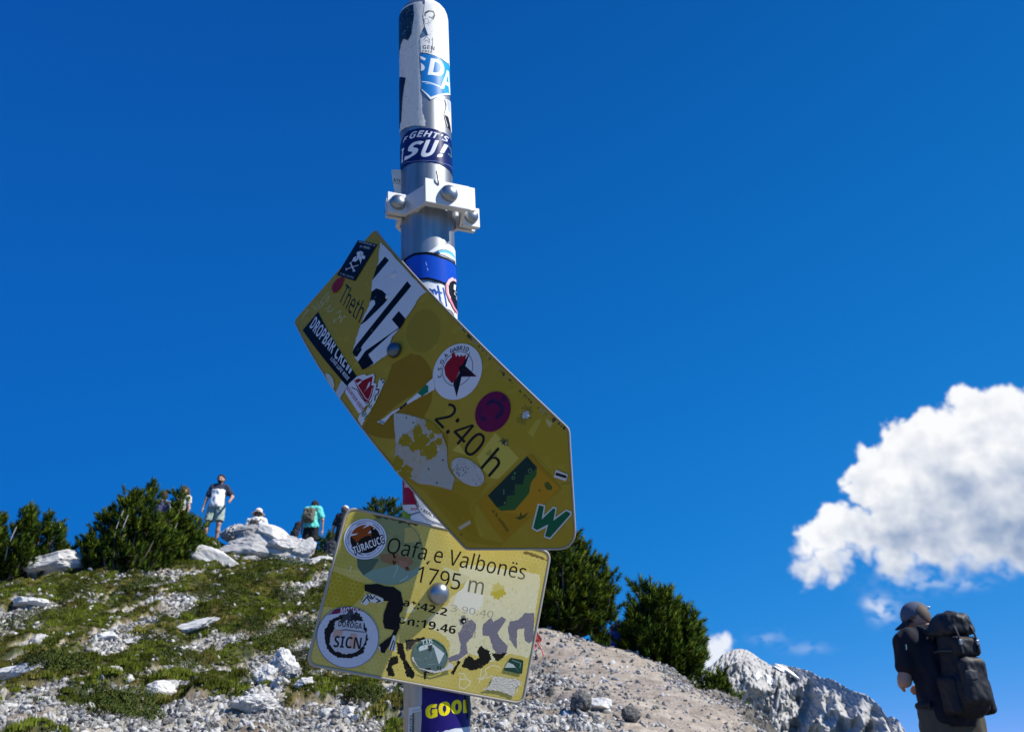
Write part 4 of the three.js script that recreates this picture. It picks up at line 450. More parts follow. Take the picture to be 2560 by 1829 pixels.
// ---- the lower plate
{
  const W = PLATE.W * 1000, H = PLATE.H * 1000, out = roundPoly([[0, 0], [W, 0], [W, H], [0, H]], [13, 11, 10, 10]);
  const o = surfPlate(W / 2, H / 2), sign = thing('summit_sign', 'tilted yellow pass name plate on the pole, scuffed and half peeled', 'sign', o.toArray());
  const base = sheet(surfPlate, out, 0);
  const tex = print(base.userData.box, 5, (c, b) => {
    all(c, b, '#cab75c'); dirt(c, b, 200, ['#c1ad4e', '#d4c674', '#b8a244'], 3, [2, 12], 0.3);
    fill(c, [[-1.3,95.6],[0.9,71.2],[21.8,75.4],[39.9,77.9],[42.1,96.7],[39.2,94.9],[30.0,107.3],[-0.9,110.9]], '#b09a22'); c.globalAlpha = 0.5; fill(c, [[-0.4,13.7],[9.7,3.9],[42.3,1.9],[52.8,28.6],[39.9,58.4],[22.1,66.9],[2.0,66.1]], '#a89c36'); c.globalAlpha = 1;
    // prism cells of the reflective film
    c.save(); const q = rng(7); for (let r = 0; r < 46; r++) for (let k = 0; k < 66; k++) { const s = 2.9, x = (k + (r % 2) * 0.5) * s * 1.732, y = r * s * 1.5, hx = Array.from({ length: 6 }, (_, i) => [x + Math.sin(i * Math.PI / 3) * s * 0.97, y + Math.cos(i * Math.PI / 3) * s * 0.97]); c.globalAlpha = 0.55 * q() * q() + 0.08; stroke(c, hx, '#e6dfa6', 0.4, true); } c.restore();
    // dark peeled disc behind the name
    { const [c0, a0, b0] = [[58.5,37.3],[96.7,31.9],[49.4,0.4]]; c.globalAlpha = 0.9; fill(c, ell(c0, a0, b0, 44), '#7f8a62'); c.globalAlpha = 1; const bb = [c0[0] - 22, c0[1] - 22, c0[0] + 22, c0[1] + 22]; dirt(c, bb, 130, ['#5f7059', '#97997a', '#8a8350', '#6f7a5a'], 5, [0.8, 5], 0.5);
      fill(c, [[23.9,52.0],[49.9,48.2],[42.9,62.5],[70.3,50.8],[75.7,53.3],[86.8,54.7],[97.2,46.3],[96.6,55.3],[86.3,66.1],[68.9,73.6],[50.7,74.7],[36.4,69.9],[28.5,63.8]], '#7f9a8c'); fill(c, [[24.3,53.4],[48.4,48.5],[42.1,63.7],[36.2,69.4],[27.7,62.5]], '#4e6355'); fill(c, [[48.2,43.4],[67.6,37.8],[71.6,40.6],[84.2,39.6],[88.5,43.9],[82.9,51.8],[87.7,54.0],[83.7,55.3],[69.9,49.3],[63.7,52.1],[51.5,50.4]], '#8d6c4d'); fill(c, [[71.1,45.4],[81.3,45.4],[86.5,53.7],[81.5,55.2],[72.8,50.2]], '#9c7460'); blob(c, [82.6,52.9], 2.2, '#4c3a2a', 4, 12, 0.4); blob(c, [66.7,49.4], 2.4, '#4d2f20', 6, 12, 0.4);
      fill(c, [[69.3,9.0],[81.9,4.8],[88.9,11.2],[88.4,20.9],[72.2,25.3],[71.2,17.1]], '#b5a765'); dirt(c, [c0[0] + 8, c0[1] - 34, c0[0] + 34, c0[1] + 6], 90, ['#97853f', '#cbbf86', '#857640'], 8, [0.3, 1.6], 0.6); stroke(c, [[42.9,62.5],[48.6,49.5]], '#324238', 0.6); stroke(c, [[69.4,64.8],[71.7,56.7],[71.0,51.6]], '#c4cfc6', 0.6); stroke(c, [[78.1,67.7],[84.3,62.4],[84.9,60.2]], '#c4cfc6', 0.7); stroke(c, ell(c0, a0, b0, 60).slice(2, 30), 'rgba(60,72,50,0.6)', 0.7); }
    // pale torn paper residue on the right
    { const P = ragged([[142.7,35.7],[181.5,31.0],[239.1,28.3],[241.1,48.2],[241.4,73.3],[247.5,116.5],[240.7,122.5],[220.6,121.3],[201.1,134.3],[174.1,129.6],[163.8,140.9],[151.7,138.3],[149.2,122.1],[138.5,114.5],[122.5,111.4],[118.8,101.3],[138.5,80.6],[138.4,74.5],[151.2,62.1],[154.6,47.7],[142.2,45.2]], 1.6, 5, 3); fill(c, P, '#ddd5a8'); c.save(); c.beginPath(); P.forEach((p, i) => (i ? c.lineTo(...p) : c.moveTo(...p))); c.clip(); dirt(c, [110, 40, W, H], 1700, ['#e9e5c6', '#c3b973', '#efecd8', '#b3aa70', '#d8cf98'], 6, [0.3, 2.6], 0.5); scratches(c, [110, 40, W, H], 240, '#f1eedc', 9, 7, 0.35); fill(c, [[146.3,51.9],[175.2,51.1],[177.8,75.5],[167.6,88.5],[144.0,82.0]], 'rgba(232,230,214,0.75)'); blob(c, [192.9,56.4], 8.6, '#bfae3d', 5, 26, 0.28); c.restore(); }
    fill(c, ragged([[120.5,42.1],[131.1,42.5],[142.2,45.2],[154.6,47.7],[149.9,56.1],[139.4,61.9],[131.4,49.9]], 1.4, 4, 1.5), '#d3cb9a');
    text(c, 'Qafa e Valbonës', [[53.0,40.0],[222.0,37.8],[53.6,22.4]], '#17160f', 'normal'); text(c, '1795 m', [[93.8,64.8],[177.3,63.8],[93.1,46.7]], '#17160f', 'normal');
    text(c, 'Lat:42.2', [[77.5,92.9],[139.4,95.0],[77.3,84.5]], '#15140e', 'bold'); text(c, 'Lon:19.46', [[76.2,112.3],[153.7,112.3],[75.9,103.4]], '#15140e', 'bold');
    c.globalAlpha = 0.5; text(c, '3 90.40', [[141.6,88.5],[193.4,86.7],[141.2,81.3]], '#6a6758', 'normal'); text(c, '.78', [[157.6,113.4],[178.0,112.1],[157.2,106.2]], '#6a6758', 'normal'); c.globalAlpha = 0.45; fill(c, [[153.2,50.5],[221.6,29.3],[223.6,39.0],[180.3,62.6],[156.4,64.8]], '#d8d09a'); c.globalAlpha = 1;
    // grey sprayed letters
    for (const P of [[[182.5,96.7],[190.8,86.5],[194.3,90.8],[203.4,83.6],[209.1,85.6],[201.3,101.7],[205.7,107.0],[217.2,114.6],[215.5,122.2],[204.1,124.2],[198.9,117.9],[192.6,107.0],[185.0,108.4]], [[212.4,94.8],[213.4,87.2],[223.2,82.9],[229.5,74.3],[240.5,72.2],[245.2,102.2],[241.5,106.6],[234.9,104.1],[231.6,91.2],[224.1,93.8],[227.3,115.2],[217.7,107.2]], [[155.8,111.3],[158.7,107.1],[169.2,107.6],[174.4,101.8],[173.7,110.4],[168.1,119.9],[172.2,129.9],[163.3,138.6],[152.7,142.9],[150.4,138.5],[162.9,131.6],[162.1,122.2]], [[159.7,99.7],[168.6,93.2],[174.7,96.9],[175.5,106.5],[169.5,108.8],[158.7,107.1]]]) { fill(c, ragged(P, 0.9, 3, 2), '#77737d'); const xs = P.map((p) => p[0]), ys = P.map((p) => p[1]); dirt(c, [Math.min(...xs), Math.min(...ys), Math.max(...xs), Math.max(...ys)], 420, ['#8d8992', '#605c68', '#cfc898', '#a39fa6', '#d8d09a'], 4, [0.15, 0.7], 0.9); }
    // black marker blots
    for (const P of [[[89.8,132.9],[97.2,132.7],[104.9,149.0],[117.7,160.7],[116.6,166.7],[108.9,165.7],[101.8,151.8],[93.7,143.9]], [[86.4,149.9],[94.2,146.2],[97.1,152.7],[91.0,158.4],[97.0,167.8],[88.7,169.2],[85.6,161.6]], [[98.8,128.9],[118.5,121.7],[121.5,123.6],[110.2,129.2],[107.0,136.8],[102.2,137.7]], [[174.6,131.9],[169.4,137.6],[168.5,144.8],[180.6,147.4],[192.3,141.8],[200.6,132.0],[196.1,123.2],[184.8,119.3],[182.3,125.7],[186.3,132.2],[181.8,135.4]], [[157.7,153.8],[163.3,138.6],[166.2,140.5],[160.7,155.6]], [[199.1,125.1],[206.7,123.8],[217.8,120.6],[214.0,127.3],[207.3,132.7]], [[126.8,156.8],[130.4,156.2],[130.7,165.4],[128.7,164.6]]]) { fill(c, ragged(P, 1.5, 6, 0.9), '#1b1a15'); const xs = P.map((p) => p[0]), ys = P.map((p) => p[1]); dirt(c, [Math.min(...xs) - 2, Math.min(...ys) - 2, Math.max(...xs) + 2, Math.max(...ys) + 2], 46, ['#1b1a15', '#35332a', '#a99a3a'], 7, [0.15, 0.8], 0.9); } c.globalAlpha = 0.6; fill(c, ragged([[100.3,129.8],[113.0,125.1],[109.4,136.4],[102.7,140.0]], 1.2, 9, 2), '#54524c'); c.globalAlpha = 1;
    // bullet hole with a bare rim
    blob(c, [160.2,96.2], 5.4, '#8d8b80', 5, 16, 0.4); blob(c, [159.4,95.9], 3.6, '#191815', 8, 14, 0.35); blob(c, [160.1,97.0], 1.2, '#eceae2', 4, 9, 0.4);
    for (const P of [[[92.0,95.5],[97.6,87.2],[102.5,97.1],[92.0,100.9]], [[87.7,106.5],[99.3,105.0],[93.1,110.3]]]) { fill(c, ragged(P, 1.4, 4, 1.5), '#d3cb9a'); }
    for (const P of [[[166.5,152.8],[172.6,151.8],[176.2,156.5],[170.3,158.6]], [[168.9,155.4],[170.0,165.7],[172.3,167.7]], [[175.6,156.6],[181.8,158.4],[181.4,162.6],[176.2,167.6],[171.5,166.6]], [[199.3,150.1],[195.9,143.6],[201.8,137.8],[209.6,137.6],[212.6,139.5]], [[198.6,146.7],[193.6,153.5],[202.1,150.8],[205.3,147.9]], [[189.2,154.2],[195.1,154.4]], [[191.3,143.2],[192.1,158.4]], [[237.1,153.1],[237.5,161.4]], [[236.5,153.2],[240.9,152.5]], [[20.3,62.4],[20.6,68.4]]]) stroke(c, P, '#ded8ba', 0.9);
    fill(c, ragged([[216.6,4.6],[237.8,8.0],[245.2,10.4],[228.6,9.9],[211.8,8.2]], 1.5, 5, 2), '#7a6a38'); fill(c, [[102.3,42.0],[106.6,38.1],[104.7,44.0]], '#17160f'); stroke(c, split(out, 8).map(([x, y]) => [W / 2 + (x - W / 2) * 0.988, H / 2 + (y - H / 2) * 0.982]), 'rgba(120,110,60,0.55)', 1.0, true);
    { const q = rng(12); for (const p of split([[30.8,1.9],[51.3,1.8],[72.0,1.8],[82.3,1.5]], 2).slice(0, 30)) { c.globalAlpha = 0.7; blob(c, [p[0], p[1] + q() * 2], 0.8 + q() * 1.4, ['#3d3a2c', '#57523c', '#2a281e'][Math.floor(q() * 3)], Math.floor(q() * 50), 8, 0.5); } c.globalAlpha = 1; }
    dirt(c, b, 300, ['#4e4a28', '#2f2c1a', '#e3dcae'], 21, [0.1, 0.5], 0.6); scratches(c, b, 60, '#e3ddb4', 22, 10, 0.2);
  });
  mesh('plate', shift(base, sign), matte(0xffffff, 0.4, { map: tex }), sign);
  mesh('plate_back', shift(sheet(surfPlate, out, -0.003), sign), zinc, sign);
  const line = split(out, 6).map((p) => surfPlate(p[0], p[1], -0.0012)); mesh('plate_edge', shift(new THREE.TubeGeometry(new THREE.CatmullRomCurve3(line, true), 260, 0.0019, 8, true), sign), rustyEdge, sign, 'bare metal edge of the lower sign');
  const st = (name, poly, draw, op) => sticker(surfPlate, sign, name, poly, draw, { ppm: 5, ...op });
  { const [c0, a0, b0] = [[28.2,30.2],[51.7,25.4],[23.3,8.1]]; st('bear_sticker', ell(c0, a0, b0, 48), (c, b) => {
    all(c, b, '#d6dae8'); const E = (k) => ell(c0, [mix(c0[0], a0[0], k), mix(c0[1], a0[1], k)], [mix(c0[0], b0[0], k), mix(c0[1], b0[1], k)], 60); stroke(c, E(0.91), '#1e2f68', 0.55, true); ringText(c, 'FELFEDEZZ! · TÚRÁZZ! · SPÓROLJ!', c0, a0, b0, 0.795, 3.5, 0.38, '#161a26', 0.12); ringText(c, 'WWW.TURACUCC.HU', c0, a0, b0, 0.78, 4.4, 5.7, '#161a26', 0.10, true);
    c.save(); c.beginPath(); E(0.7).forEach((p, i) => (i ? c.lineTo(...p) : c.moveTo(...p))); c.clip(); all(c, b, '#8f4312'); fill(c, [[22.0,19.7],[26.4,14.0],[30.6,13.6],[25.7,17.3]], '#dcdde6'); fill(c, [[10.6,30.9],[12.0,28.1],[19.3,25.5],[16.3,28.2]], '#dcdde6'); fill(c, [[29.5,23.8],[31.2,20.3],[33.6,19.3],[33.3,22.0]], '#dcdde6'); fill(c, [[33.6,17.2],[35.5,16.2],[36.7,18.6],[35.0,18.5]], '#dcdde6'); fill(c, [[10.6,30.9],[12.1,30.6],[21.9,37.9],[23.9,41.6],[15.2,48.6]], '#15140f'); fill(c, [[30.4,14.7],[34.9,18.0],[37.6,15.8],[45.9,25.6],[42.8,32.5],[35.5,28.8]], '#0d0e0e'); fill(c, [[21.5,36.4],[21.7,32.8],[25.1,29.5],[27.7,27.3],[32.0,25.4],[34.4,26.5],[35.4,30.4],[34.7,34.2],[33.2,32.4],[29.9,34.2],[27.9,36.7],[24.5,35.8],[22.8,37.2]], '#17100c'); fill(c, [[13.2,40.8],[33.5,37.6],[44.4,25.9],[53.2,31.4],[45.3,42.4],[31.4,50.4],[15.8,51.1]], '#0e121c'); c.restore();
    text(c, 'TÚRACUCC', [[20.4,49.3],[50.8,29.3],[16.2,42.2]], '#e7e7ea', 'bold', 72, ['#0e121c', 26]);
  }, { label: 'round sticker with a bear under an orange sky', ppm: 7 }); }
  st('black_torn_sticker', ragged([[39.6,79.4],[46.0,77.3],[54.2,75.1],[62.0,76.0],[71.9,75.2],[81.8,79.4],[86.4,88.2],[88.4,97.4],[85.6,102.8],[89.5,116.4],[86.9,126.3],[82.9,135.3],[79.4,146.5],[74.3,145.6],[70.1,140.0],[82.1,127.2],[83.6,120.4],[73.0,120.6],[69.5,114.1],[68.4,107.2],[69.5,93.8],[70.8,91.2],[64.8,92.3],[62.7,89.1],[54.7,87.1],[41.9,85.9]], 0.6, 4, 3), (c, b) => { all(c, b, '#101018'); fill(c, [[70.1,138.8],[73.1,145.9],[75.0,146.1],[73.0,140.6]], '#d5d3c8'); dirt(c, b, 30, ['#23232c', '#3a3a42'], 4, [0.4, 2], 0.6); }, { label: 'torn black sticker remnant' });
  st('ink_scrap', ragged([[40.3,99.4],[44.0,89.1],[52.1,87.0],[57.6,88.9],[64.0,89.5],[64.9,92.9],[59.2,95.2],[49.5,96.5],[46.8,100.6]], 1.0, 7, 1.4), (c, b) => { all(c, b, '#d9d9d4'); for (const P of [[[42.4,97.8],[45.7,91.2],[49.3,95.3]], [[48.9,88.8],[52.2,92.3],[53.9,89.0]], [[45.1,88.9],[50.5,92.7]], [[55.7,91.1],[61.2,93.0],[57.9,94.9]]]) stroke(c, P, '#14151c', 1.3); }, { n: 0.0014 });
  st('striped_scrap', [[82.5,141.3],[84.2,125.6],[86.9,126.3],[91.5,142.6],[89.6,142.3]], (c, b) => { all(c, b, '#dcdcd6'); stroke(c, [[84.5,142.1],[85.9,131.2]], '#16161c', 1.2); stroke(c, [[87.8,142.6],[87.7,132.1]], '#16161c', 1.0); }, { n: 0.0013 });
  { const [c0, a0, b0] = [[35.8,136.9],[69.6,131.9],[28.5,105.3]]; st('motorcycle_sticker', ell(c0, a0, b0, 48), (c, b) => {
    all(c, b, '#c4cad8'); const E = (k) => ell(c0, [mix(c0[0], a0[0], k), mix(c0[1], a0[1], k)], [mix(c0[0], b0[0], k), mix(c0[1], b0[1], k)], 60); stroke(c, E(0.985), '#59677c', 0.7, true); fill(c, ragged([[8.5,118.5],[16.0,110.0],[31.6,104.1],[49.5,106.0],[42.4,107.6],[30.8,110.5],[20.7,113.9],[11.6,116.7]], 0.8, 3, 2), '#6d2044'); text(c, 'MOTOCA', [[20.6,113.6],[46.0,106.9],[20.0,108.3]], '#d9dbe4');
    fill(c, ragged([[9.1,134.8],[11.8,124.3],[21.2,115.9],[33.7,112.0],[45.1,113.4],[52.9,124.3],[57.8,135.2],[55.8,150.7],[45.4,157.7],[31.4,159.7],[19.4,155.5],[12.6,145.7]], 1.8, 5, 1.2), '#15161b'); fill(c, ragged([[17.5,122.9],[27.1,119.7],[34.9,116.8],[48.7,117.8],[51.0,125.9],[55.0,130.4],[55.0,142.7],[48.6,151.0],[37.4,154.9],[25.6,153.8],[17.8,147.1],[16.6,138.0],[18.9,130.6]], 1.6, 8, 1.2), '#b9bcc6'); blob(c, [31.0,116.0], 7, '#3a3e4a', 6, 20, 0.5); blob(c, [39.5,115.6], 5, '#22252e', 4, 18, 0.5);
    text(c, 'DOROGA', [[21.8,127.7],[48.3,125.8],[20.9,121.8]], '#16171c'); fill(c, [[20.7,132.6],[30.7,129.0],[52.5,127.9],[52.8,129.1],[31.1,130.7]], '#6c717c'); c.globalAlpha = 0.5; fill(c, [[19.2,131.7],[30.0,130.9],[27.9,137.1],[19.2,141.0]], '#c77e5c'); fill(c, [[37.6,131.9],[44.9,131.7],[47.7,147.5],[39.2,147.9]], '#c77e5c'); c.globalAlpha = 1; text(c, 'SICN', [[22.1,149.8],[53.5,146.4],[20.8,137.9]], '#20222a', 'bold'); dirt(c, b, 80, ['#aab1c0', '#8f96a6', '#d7dae2'], 6, [0.2, 1.5], 0.5); for (const [x, y] of [[18.7,157.3],[56.7,154.0],[55.5,129.7],[8.8,129.0]]) dirt(c, [x - 6, y - 6, x + 6, y + 6], 22, ['#1a1a20'], 3, [0.15, 0.6], 0.8);
  }, { label: 'big round white sticker with smeared black print', ppm: 6 }); }
  { const [c0, a0, b0] = [[130.4,140.0],[150.7,138.5],[126.9,122.0]]; st('green_round_sticker', ell(c0, a0, b0, 36), (c, b) => { all(c, b, '#5f7571'); fill(c, [[114.9,133.1],[128.5,126.4],[145.7,134.6],[142.2,147.1],[131.9,130.0],[117.2,137.4]], '#cfd8d2'); fill(c, [[125.5,130.0],[130.2,127.9],[130.5,135.0],[126.9,135.6]], '#33403c'); stroke(c, [[113.0,135.8],[118.7,127.6],[130.3,123.1],[142.9,128.0],[149.3,136.4]], '#2f5a4c', 2.2); text(c, 'TIK', [[118.0,130.1],[130.1,125.0],[116.3,125.7]], '#cdd6d0'); fill(c, [[126.3,154.6],[133.3,152.2],[138.2,157.2],[129.9,159.2]], '#1e2523'); text(c, 'RE', [[140.4,152.7],[146.6,152.2],[139.9,149.2]], '#1b2020'); dirt(c, b, 50, ['#45585a', '#8a9c96'], 3, [0.4, 2.4], 0.5); scratches(c, b, 12, '#bfccc6', 3, 9, 0.25); }, { label: 'small dark green round sticker', rough: 0.2 }); }
  st('paper_scrap', ragged([[109.8,145.8],[116.2,151.6],[121.5,155.4],[139.4,156.9],[148.7,153.0],[158.9,147.7],[158.1,144.3],[152.7,142.9],[150.3,149.2],[140.1,154.5],[120.0,154.5],[111.3,144.3]], 0.8, 4, 1.4), (c, b) => { all(c, b, '#cfcdc4'); text(c, 'RE', [[140.9,153.4],[147.1,152.8],[140.4,150.0]], '#16171a'); }, { n: 0.0017 });
  st('green_square_sticker', roundPoly([[221.5,125.7],[238.0,125.7],[239.2,141.1],[216.5,140.3]], [2.5]), (c, b) => { all(c, b, '#24453a'); fill(c, [[220.0,131.0],[226.8,132.2],[237.9,141.1],[230.1,135.2],[217.4,137.5]], '#b9c4ba'); stroke(c, [[224.6,127.8],[235.5,129.5],[235.2,134.4]], '#7d9a88', 0.8); stroke(c, [[221.6,125.9],[238.0,125.7],[239.2,141.1]], '#0f1c16', 1); }, { rough: 0.2, label: 'tiny dark green square sticker' });
  st('white_paper_remnant', ragged([[206.8,148.8],[219.5,147.2],[235.8,146.8],[241.1,150.1],[235.3,157.0],[235.1,165.6],[216.4,163.2],[197.9,164.5],[203.8,158.8]], 1.4, 6, 1.6), (c, b) => { all(c, b, '#c9c4b4'); dirt(c, b, 120, ['#dcd8cc', '#a9a392', '#efece2'], 5, [0.3, 2], 0.5); scratches(c, b, 30, '#efece2', 5, 8, 0.4); }, { rough: 0.85, bump: 0.0005 });
  { const p = [124.3,72.6], q = surfPlate(...p, 0.0004), nn = A3(PLATE.n); mesh('bolt', shift(aim(dome(0.0124, 0.0105), q, nn), sign), boltMat, sign, 'big domed steel bolt in the middle of the plate'); mesh('bolt_shank', shift(aim(new THREE.CylinderGeometry(0.0042, 0.0042, 0.02, 10), q.clone().addScaledVector(nn, -0.012), nn), sign), boltMat, sign); const g = new RoundedBoxGeometry(0.05, 0.03, 0.02, 2, 0.003); const m4 = new THREE.Matrix4().makeBasis(pR, pA, pF); g.applyMatrix4(m4); const hb = -[5.9,-1668.6][1] / 1000, c = pB.clone().addScaledVector(pA, hb).addScaledVector(pF, 0.0385); g.translate(c.x, c.y, c.z); mesh('mount_block', shift(g, sign), zinc, sign); }
  // red tape snagged on the back of the plate
  { const e = [[249.6,94.0],[248.0,115.8]], a = surfPlate(e[0][0] - 6, e[0][1], -0.008), b = surfPlate(e[1][0] - 6, e[1][1], -0.008), X = A3(PLATE.x), N = A3(PLATE.n), tape = thing('red_tape', 'torn red plastic tape poking out behind the lower sign', 'tape', a.toArray()); const pos = [], idx = [], R = [[0, 0.008], [0.14, 0.012], [0.3, 0.0155], [0.45, 0.0152], [0.52, 0.0075], [0.62, 0.012], [0.8, 0.0105], [1, 0.006]]; R.forEach(([t, w], i) => { for (let k = 0; k <= 3; k++) { const p = a.clone().lerp(b, t).addScaledVector(X, w * k / 3).addScaledVector(N, -0.004 - 0.003 * Math.sin(t * 9 + k)); pos.push(p.x, p.y, p.z); if (i && k < 3) { const m = (i - 1) * 4 + k; idx.push(m, m + 1, m + 5, m, m + 5, m + 4); } } }); const g = new THREE.BufferGeometry(); g.setAttribute('position', new THREE.Float32BufferAttribute(pos, 3)); g.setIndex(idx); g.computeVertexNormals(); mesh('ribbon', shift(g, tape), new THREE.MeshPhysicalMaterial({ color: lin(0.9, 0.12, 0.09), roughness: 0.8, transmission: 0.5, thickness: 0, side: THREE.DoubleSide }), tape); const t0 = a.clone().lerp(b, 0.5).addScaledVector(X, 0.012).addScaledVector(N, -0.006); mesh('loose_end', shift(tube([t0, t0.clone().addScaledVector(X, 0.006).addScaledVector(A3(PLATE.y), -0.006), t0.clone().addScaledVector(X, 0.0105).addScaledVector(A3(PLATE.y), -0.0135)], 0.0007, 8, 5), tape), std(lin(0.75, 0.15, 0.12), 0.6), tape); }
}

// ------------------------------------------------------------------ rocks
function rockGeometry(seed, detail = 10, cuts = 14, rough = 0.06) {
  const r = rng(seed), g0 = new THREE.IcosahedronGeometry(1, detail), g = mergeVertices(bareP(g0)), P = g.attributes.position, planes = [];
  for (let i = 0; i < cuts; i++) { const z = r() * 2 - 1, t = r() * 6.2832, s = Math.sqrt(1 - z * z); planes.push([V(s * Math.cos(t), z, s * Math.sin(t)), 0.58 + 0.36 * r()]); }
  const v = new THREE.Vector3(), k = r() * 50;
  for (let i = 0; i < P.count; i++) { v.fromBufferAttribute(P, i).normalize(); let d = 1.05; for (const [n, h] of planes) { const c = n.dot(v); if (c > 0.05) d = Math.min(d, h / c); } d *= 1 + rough * 2 * fbm3(v.x * 1.6 + k, v.y * 1.6, v.z * 1.6, 5) + rough * 0.6 * Math.abs(n3(v.x * 5 + k, v.y * 5, v.z * 5)); P.setXYZ(i, v.x * d, v.y * d, v.z * d); }
  return toCreasedNormals(g, 0.62);
}
function bareP(g) { const o = new THREE.BufferGeometry(); o.setAttribute('position', g.attributes.position); if (g.index) o.setIndex(g.index); return o; }
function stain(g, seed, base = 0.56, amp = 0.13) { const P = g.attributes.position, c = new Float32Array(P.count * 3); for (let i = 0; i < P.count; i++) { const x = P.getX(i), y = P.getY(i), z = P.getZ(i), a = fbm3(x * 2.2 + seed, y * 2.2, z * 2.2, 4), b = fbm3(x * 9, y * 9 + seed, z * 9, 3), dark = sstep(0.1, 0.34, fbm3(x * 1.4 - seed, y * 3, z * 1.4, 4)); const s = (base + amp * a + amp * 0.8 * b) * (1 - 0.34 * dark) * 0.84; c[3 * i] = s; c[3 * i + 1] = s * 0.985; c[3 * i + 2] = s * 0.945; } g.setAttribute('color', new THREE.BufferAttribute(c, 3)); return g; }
const rockMat = std(0xffffff, 0.92, 0, { vertexColors: true });
function boulder(p, [sx, sy, sz], seed, label, { tilt = 0, roll = 0, turn = 0, detail = 18, sink = 0.25, base = 0.56, y, cuts = 14, rough = 0.07, group } = {}) {
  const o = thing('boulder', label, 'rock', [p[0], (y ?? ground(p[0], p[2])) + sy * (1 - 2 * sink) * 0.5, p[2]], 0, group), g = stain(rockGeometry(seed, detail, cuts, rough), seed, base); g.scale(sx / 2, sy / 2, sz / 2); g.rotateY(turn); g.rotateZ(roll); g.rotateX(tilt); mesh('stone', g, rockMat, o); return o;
}
boulder([-9.298,4.630,-15.645], [1.45, 0.62, 0.9], 4, 'large flat white boulder beside the pine at the far left', { roll: 0.12, sink: 0.2, y: [-9.271,4.492,-15.662][1], base: 0.68 });
boulder([-6.192,5.708,-19.017], [2.25, 0.78, 1.2], 9, 'broad grey-white slab at the base of the boulder pile', { roll: -0.06, sink: 0.0, y: [-6.154,5.416,-19.030][1], rough: 0.05, cuts: 20, detail: 26 });
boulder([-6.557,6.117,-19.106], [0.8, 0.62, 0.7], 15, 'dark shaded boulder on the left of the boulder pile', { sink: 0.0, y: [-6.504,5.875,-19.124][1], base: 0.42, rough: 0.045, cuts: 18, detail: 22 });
boulder([-5.922,6.113,-18.998], [1.2, 0.46, 0.7], 21, 'smooth bright white boulder leaning on top of the pile', { roll: -0.42, sink: 0.0, y: [-5.896,5.904,-19.006][1], base: 0.74, rough: 0.03, cuts: 12, detail: 22 });
boulder([-6.270,6.451,-19.307], [0.45, 0.36, 0.4], 71, 'pointed grey boulder crowning the boulder pile', { roll: -0.3, sink: 0.0, y: [-6.332,6.127,-19.287][1], base: 0.55 });
boulder([-5.621,5.796,-18.777], [0.75, 0.32, 0.5], 33, 'white stone wedged at the right end of the boulder pile', { sink: 0.0, y: [-5.605,5.666,-18.781][1], base: 0.66 });
boulder([-7.071,6.319,-19.561], [0.6, 0.5, 0.5], 35, 'grey knobbly stone behind the left of the boulder pile', { sink: 0.0, y: [-7.034,6.058,-19.575][1], base: 0.5, rough: 0.14 });
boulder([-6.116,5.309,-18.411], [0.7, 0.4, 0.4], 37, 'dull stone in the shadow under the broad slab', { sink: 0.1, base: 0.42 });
boulder([-5.096,5.578,-18.926], [0.66, 0.62, 0.5], 41, 'upright white stone in front of the hiker in turquoise', { sink: 0.05, y: [-5.083,5.460,-18.929][1], base: 0.64, rough: 0.05, cuts: 18 });
boulder([-6.377,4.811,-16.832], [1.5, 0.62, 0.6], 47, 'long pale boulder slanting down below the man in the white shirt', { roll: -0.5, sink: 0.1, y: [-6.355,4.661,-16.841][1], base: 0.66, rough: 0.05 });
boulder([-4.512,5.298,-18.456], [1.2, 0.35, 0.7], 52, 'low white ledge left of the lower sign', { sink: 0.15, y: [-4.502,5.193,-18.459][1], base: 0.68 });
boulder([-5.018,5.185,-17.910], [1.4, 0.4, 0.7], 53, 'rough pale ledge below the boulder pile', { sink: 0.2, y: [-5.000,5.024,-17.915][1], base: 0.62, rough: 0.14 });
boulder([-2.550,2.325,-9.255], [0.42, 0.4, 0.4], 61, 'jagged white crag on the slope left of the lower sign', { roll: 0.25, sink: 0.05, base: 0.72, rough: 0.12, cuts: 26, detail: 30 });
boulder([-2.641,2.149,-8.917], [0.3, 0.32, 0.3], 65, 'cracked white block leaning on the jagged crag', { roll: -0.35, sink: 0.1, base: 0.68, rough: 0.12, cuts: 22, detail: 20 });
boulder([-2.351,2.112,-8.895], [0.26, 0.2, 0.3], 66, 'shaded grey stone at the foot of the jagged crag', { roll: 0.3, sink: 0.1, base: 0.5, rough: 0.12, cuts: 20, detail: 20 });
boulder([-2.593,1.971,-8.514], [0.28, 0.2, 0.26], 62, 'broken white stone below the jagged crag', { roll: 0.4, sink: 0.1, base: 0.68, rough: 0.1, cuts: 20, detail: 20 });
boulder([-2.300,1.910,-8.390], [0.3, 0.2, 0.26], 63, 'sharp pale stone further below the jagged crag', { roll: -0.3, sink: 0.15, base: 0.62, rough: 0.12, cuts: 20, detail: 20 });
boulder([-2.048,1.855,-8.250], [0.2, 0.16, 0.2], 67, 'small sharp stone right below the jagged crag', { roll: 0.5, sink: 0.15, base: 0.66, rough: 0.1, cuts: 20, detail: 16 });
boulder([-2.335,1.680,-7.652], [0.42, 0.2, 0.3], 64, 'pale ledge stone near the bottom left of the lower sign', { sink: 0.2, base: 0.64, rough: 0.12, detail: 20 });
boulder([0.811,1.766,-7.557], [0.25, 0.15, 0.2], 81, 'clean white rock on the gravel right of the lower sign', { sink: 0.12, base: 0.76, detail: 14 });
boulder([0.575,1.648,-7.177], [0.2, 0.17, 0.2], 82, 'dark stone in front of the clean white rock', { sink: 0.15, base: 0.12 });
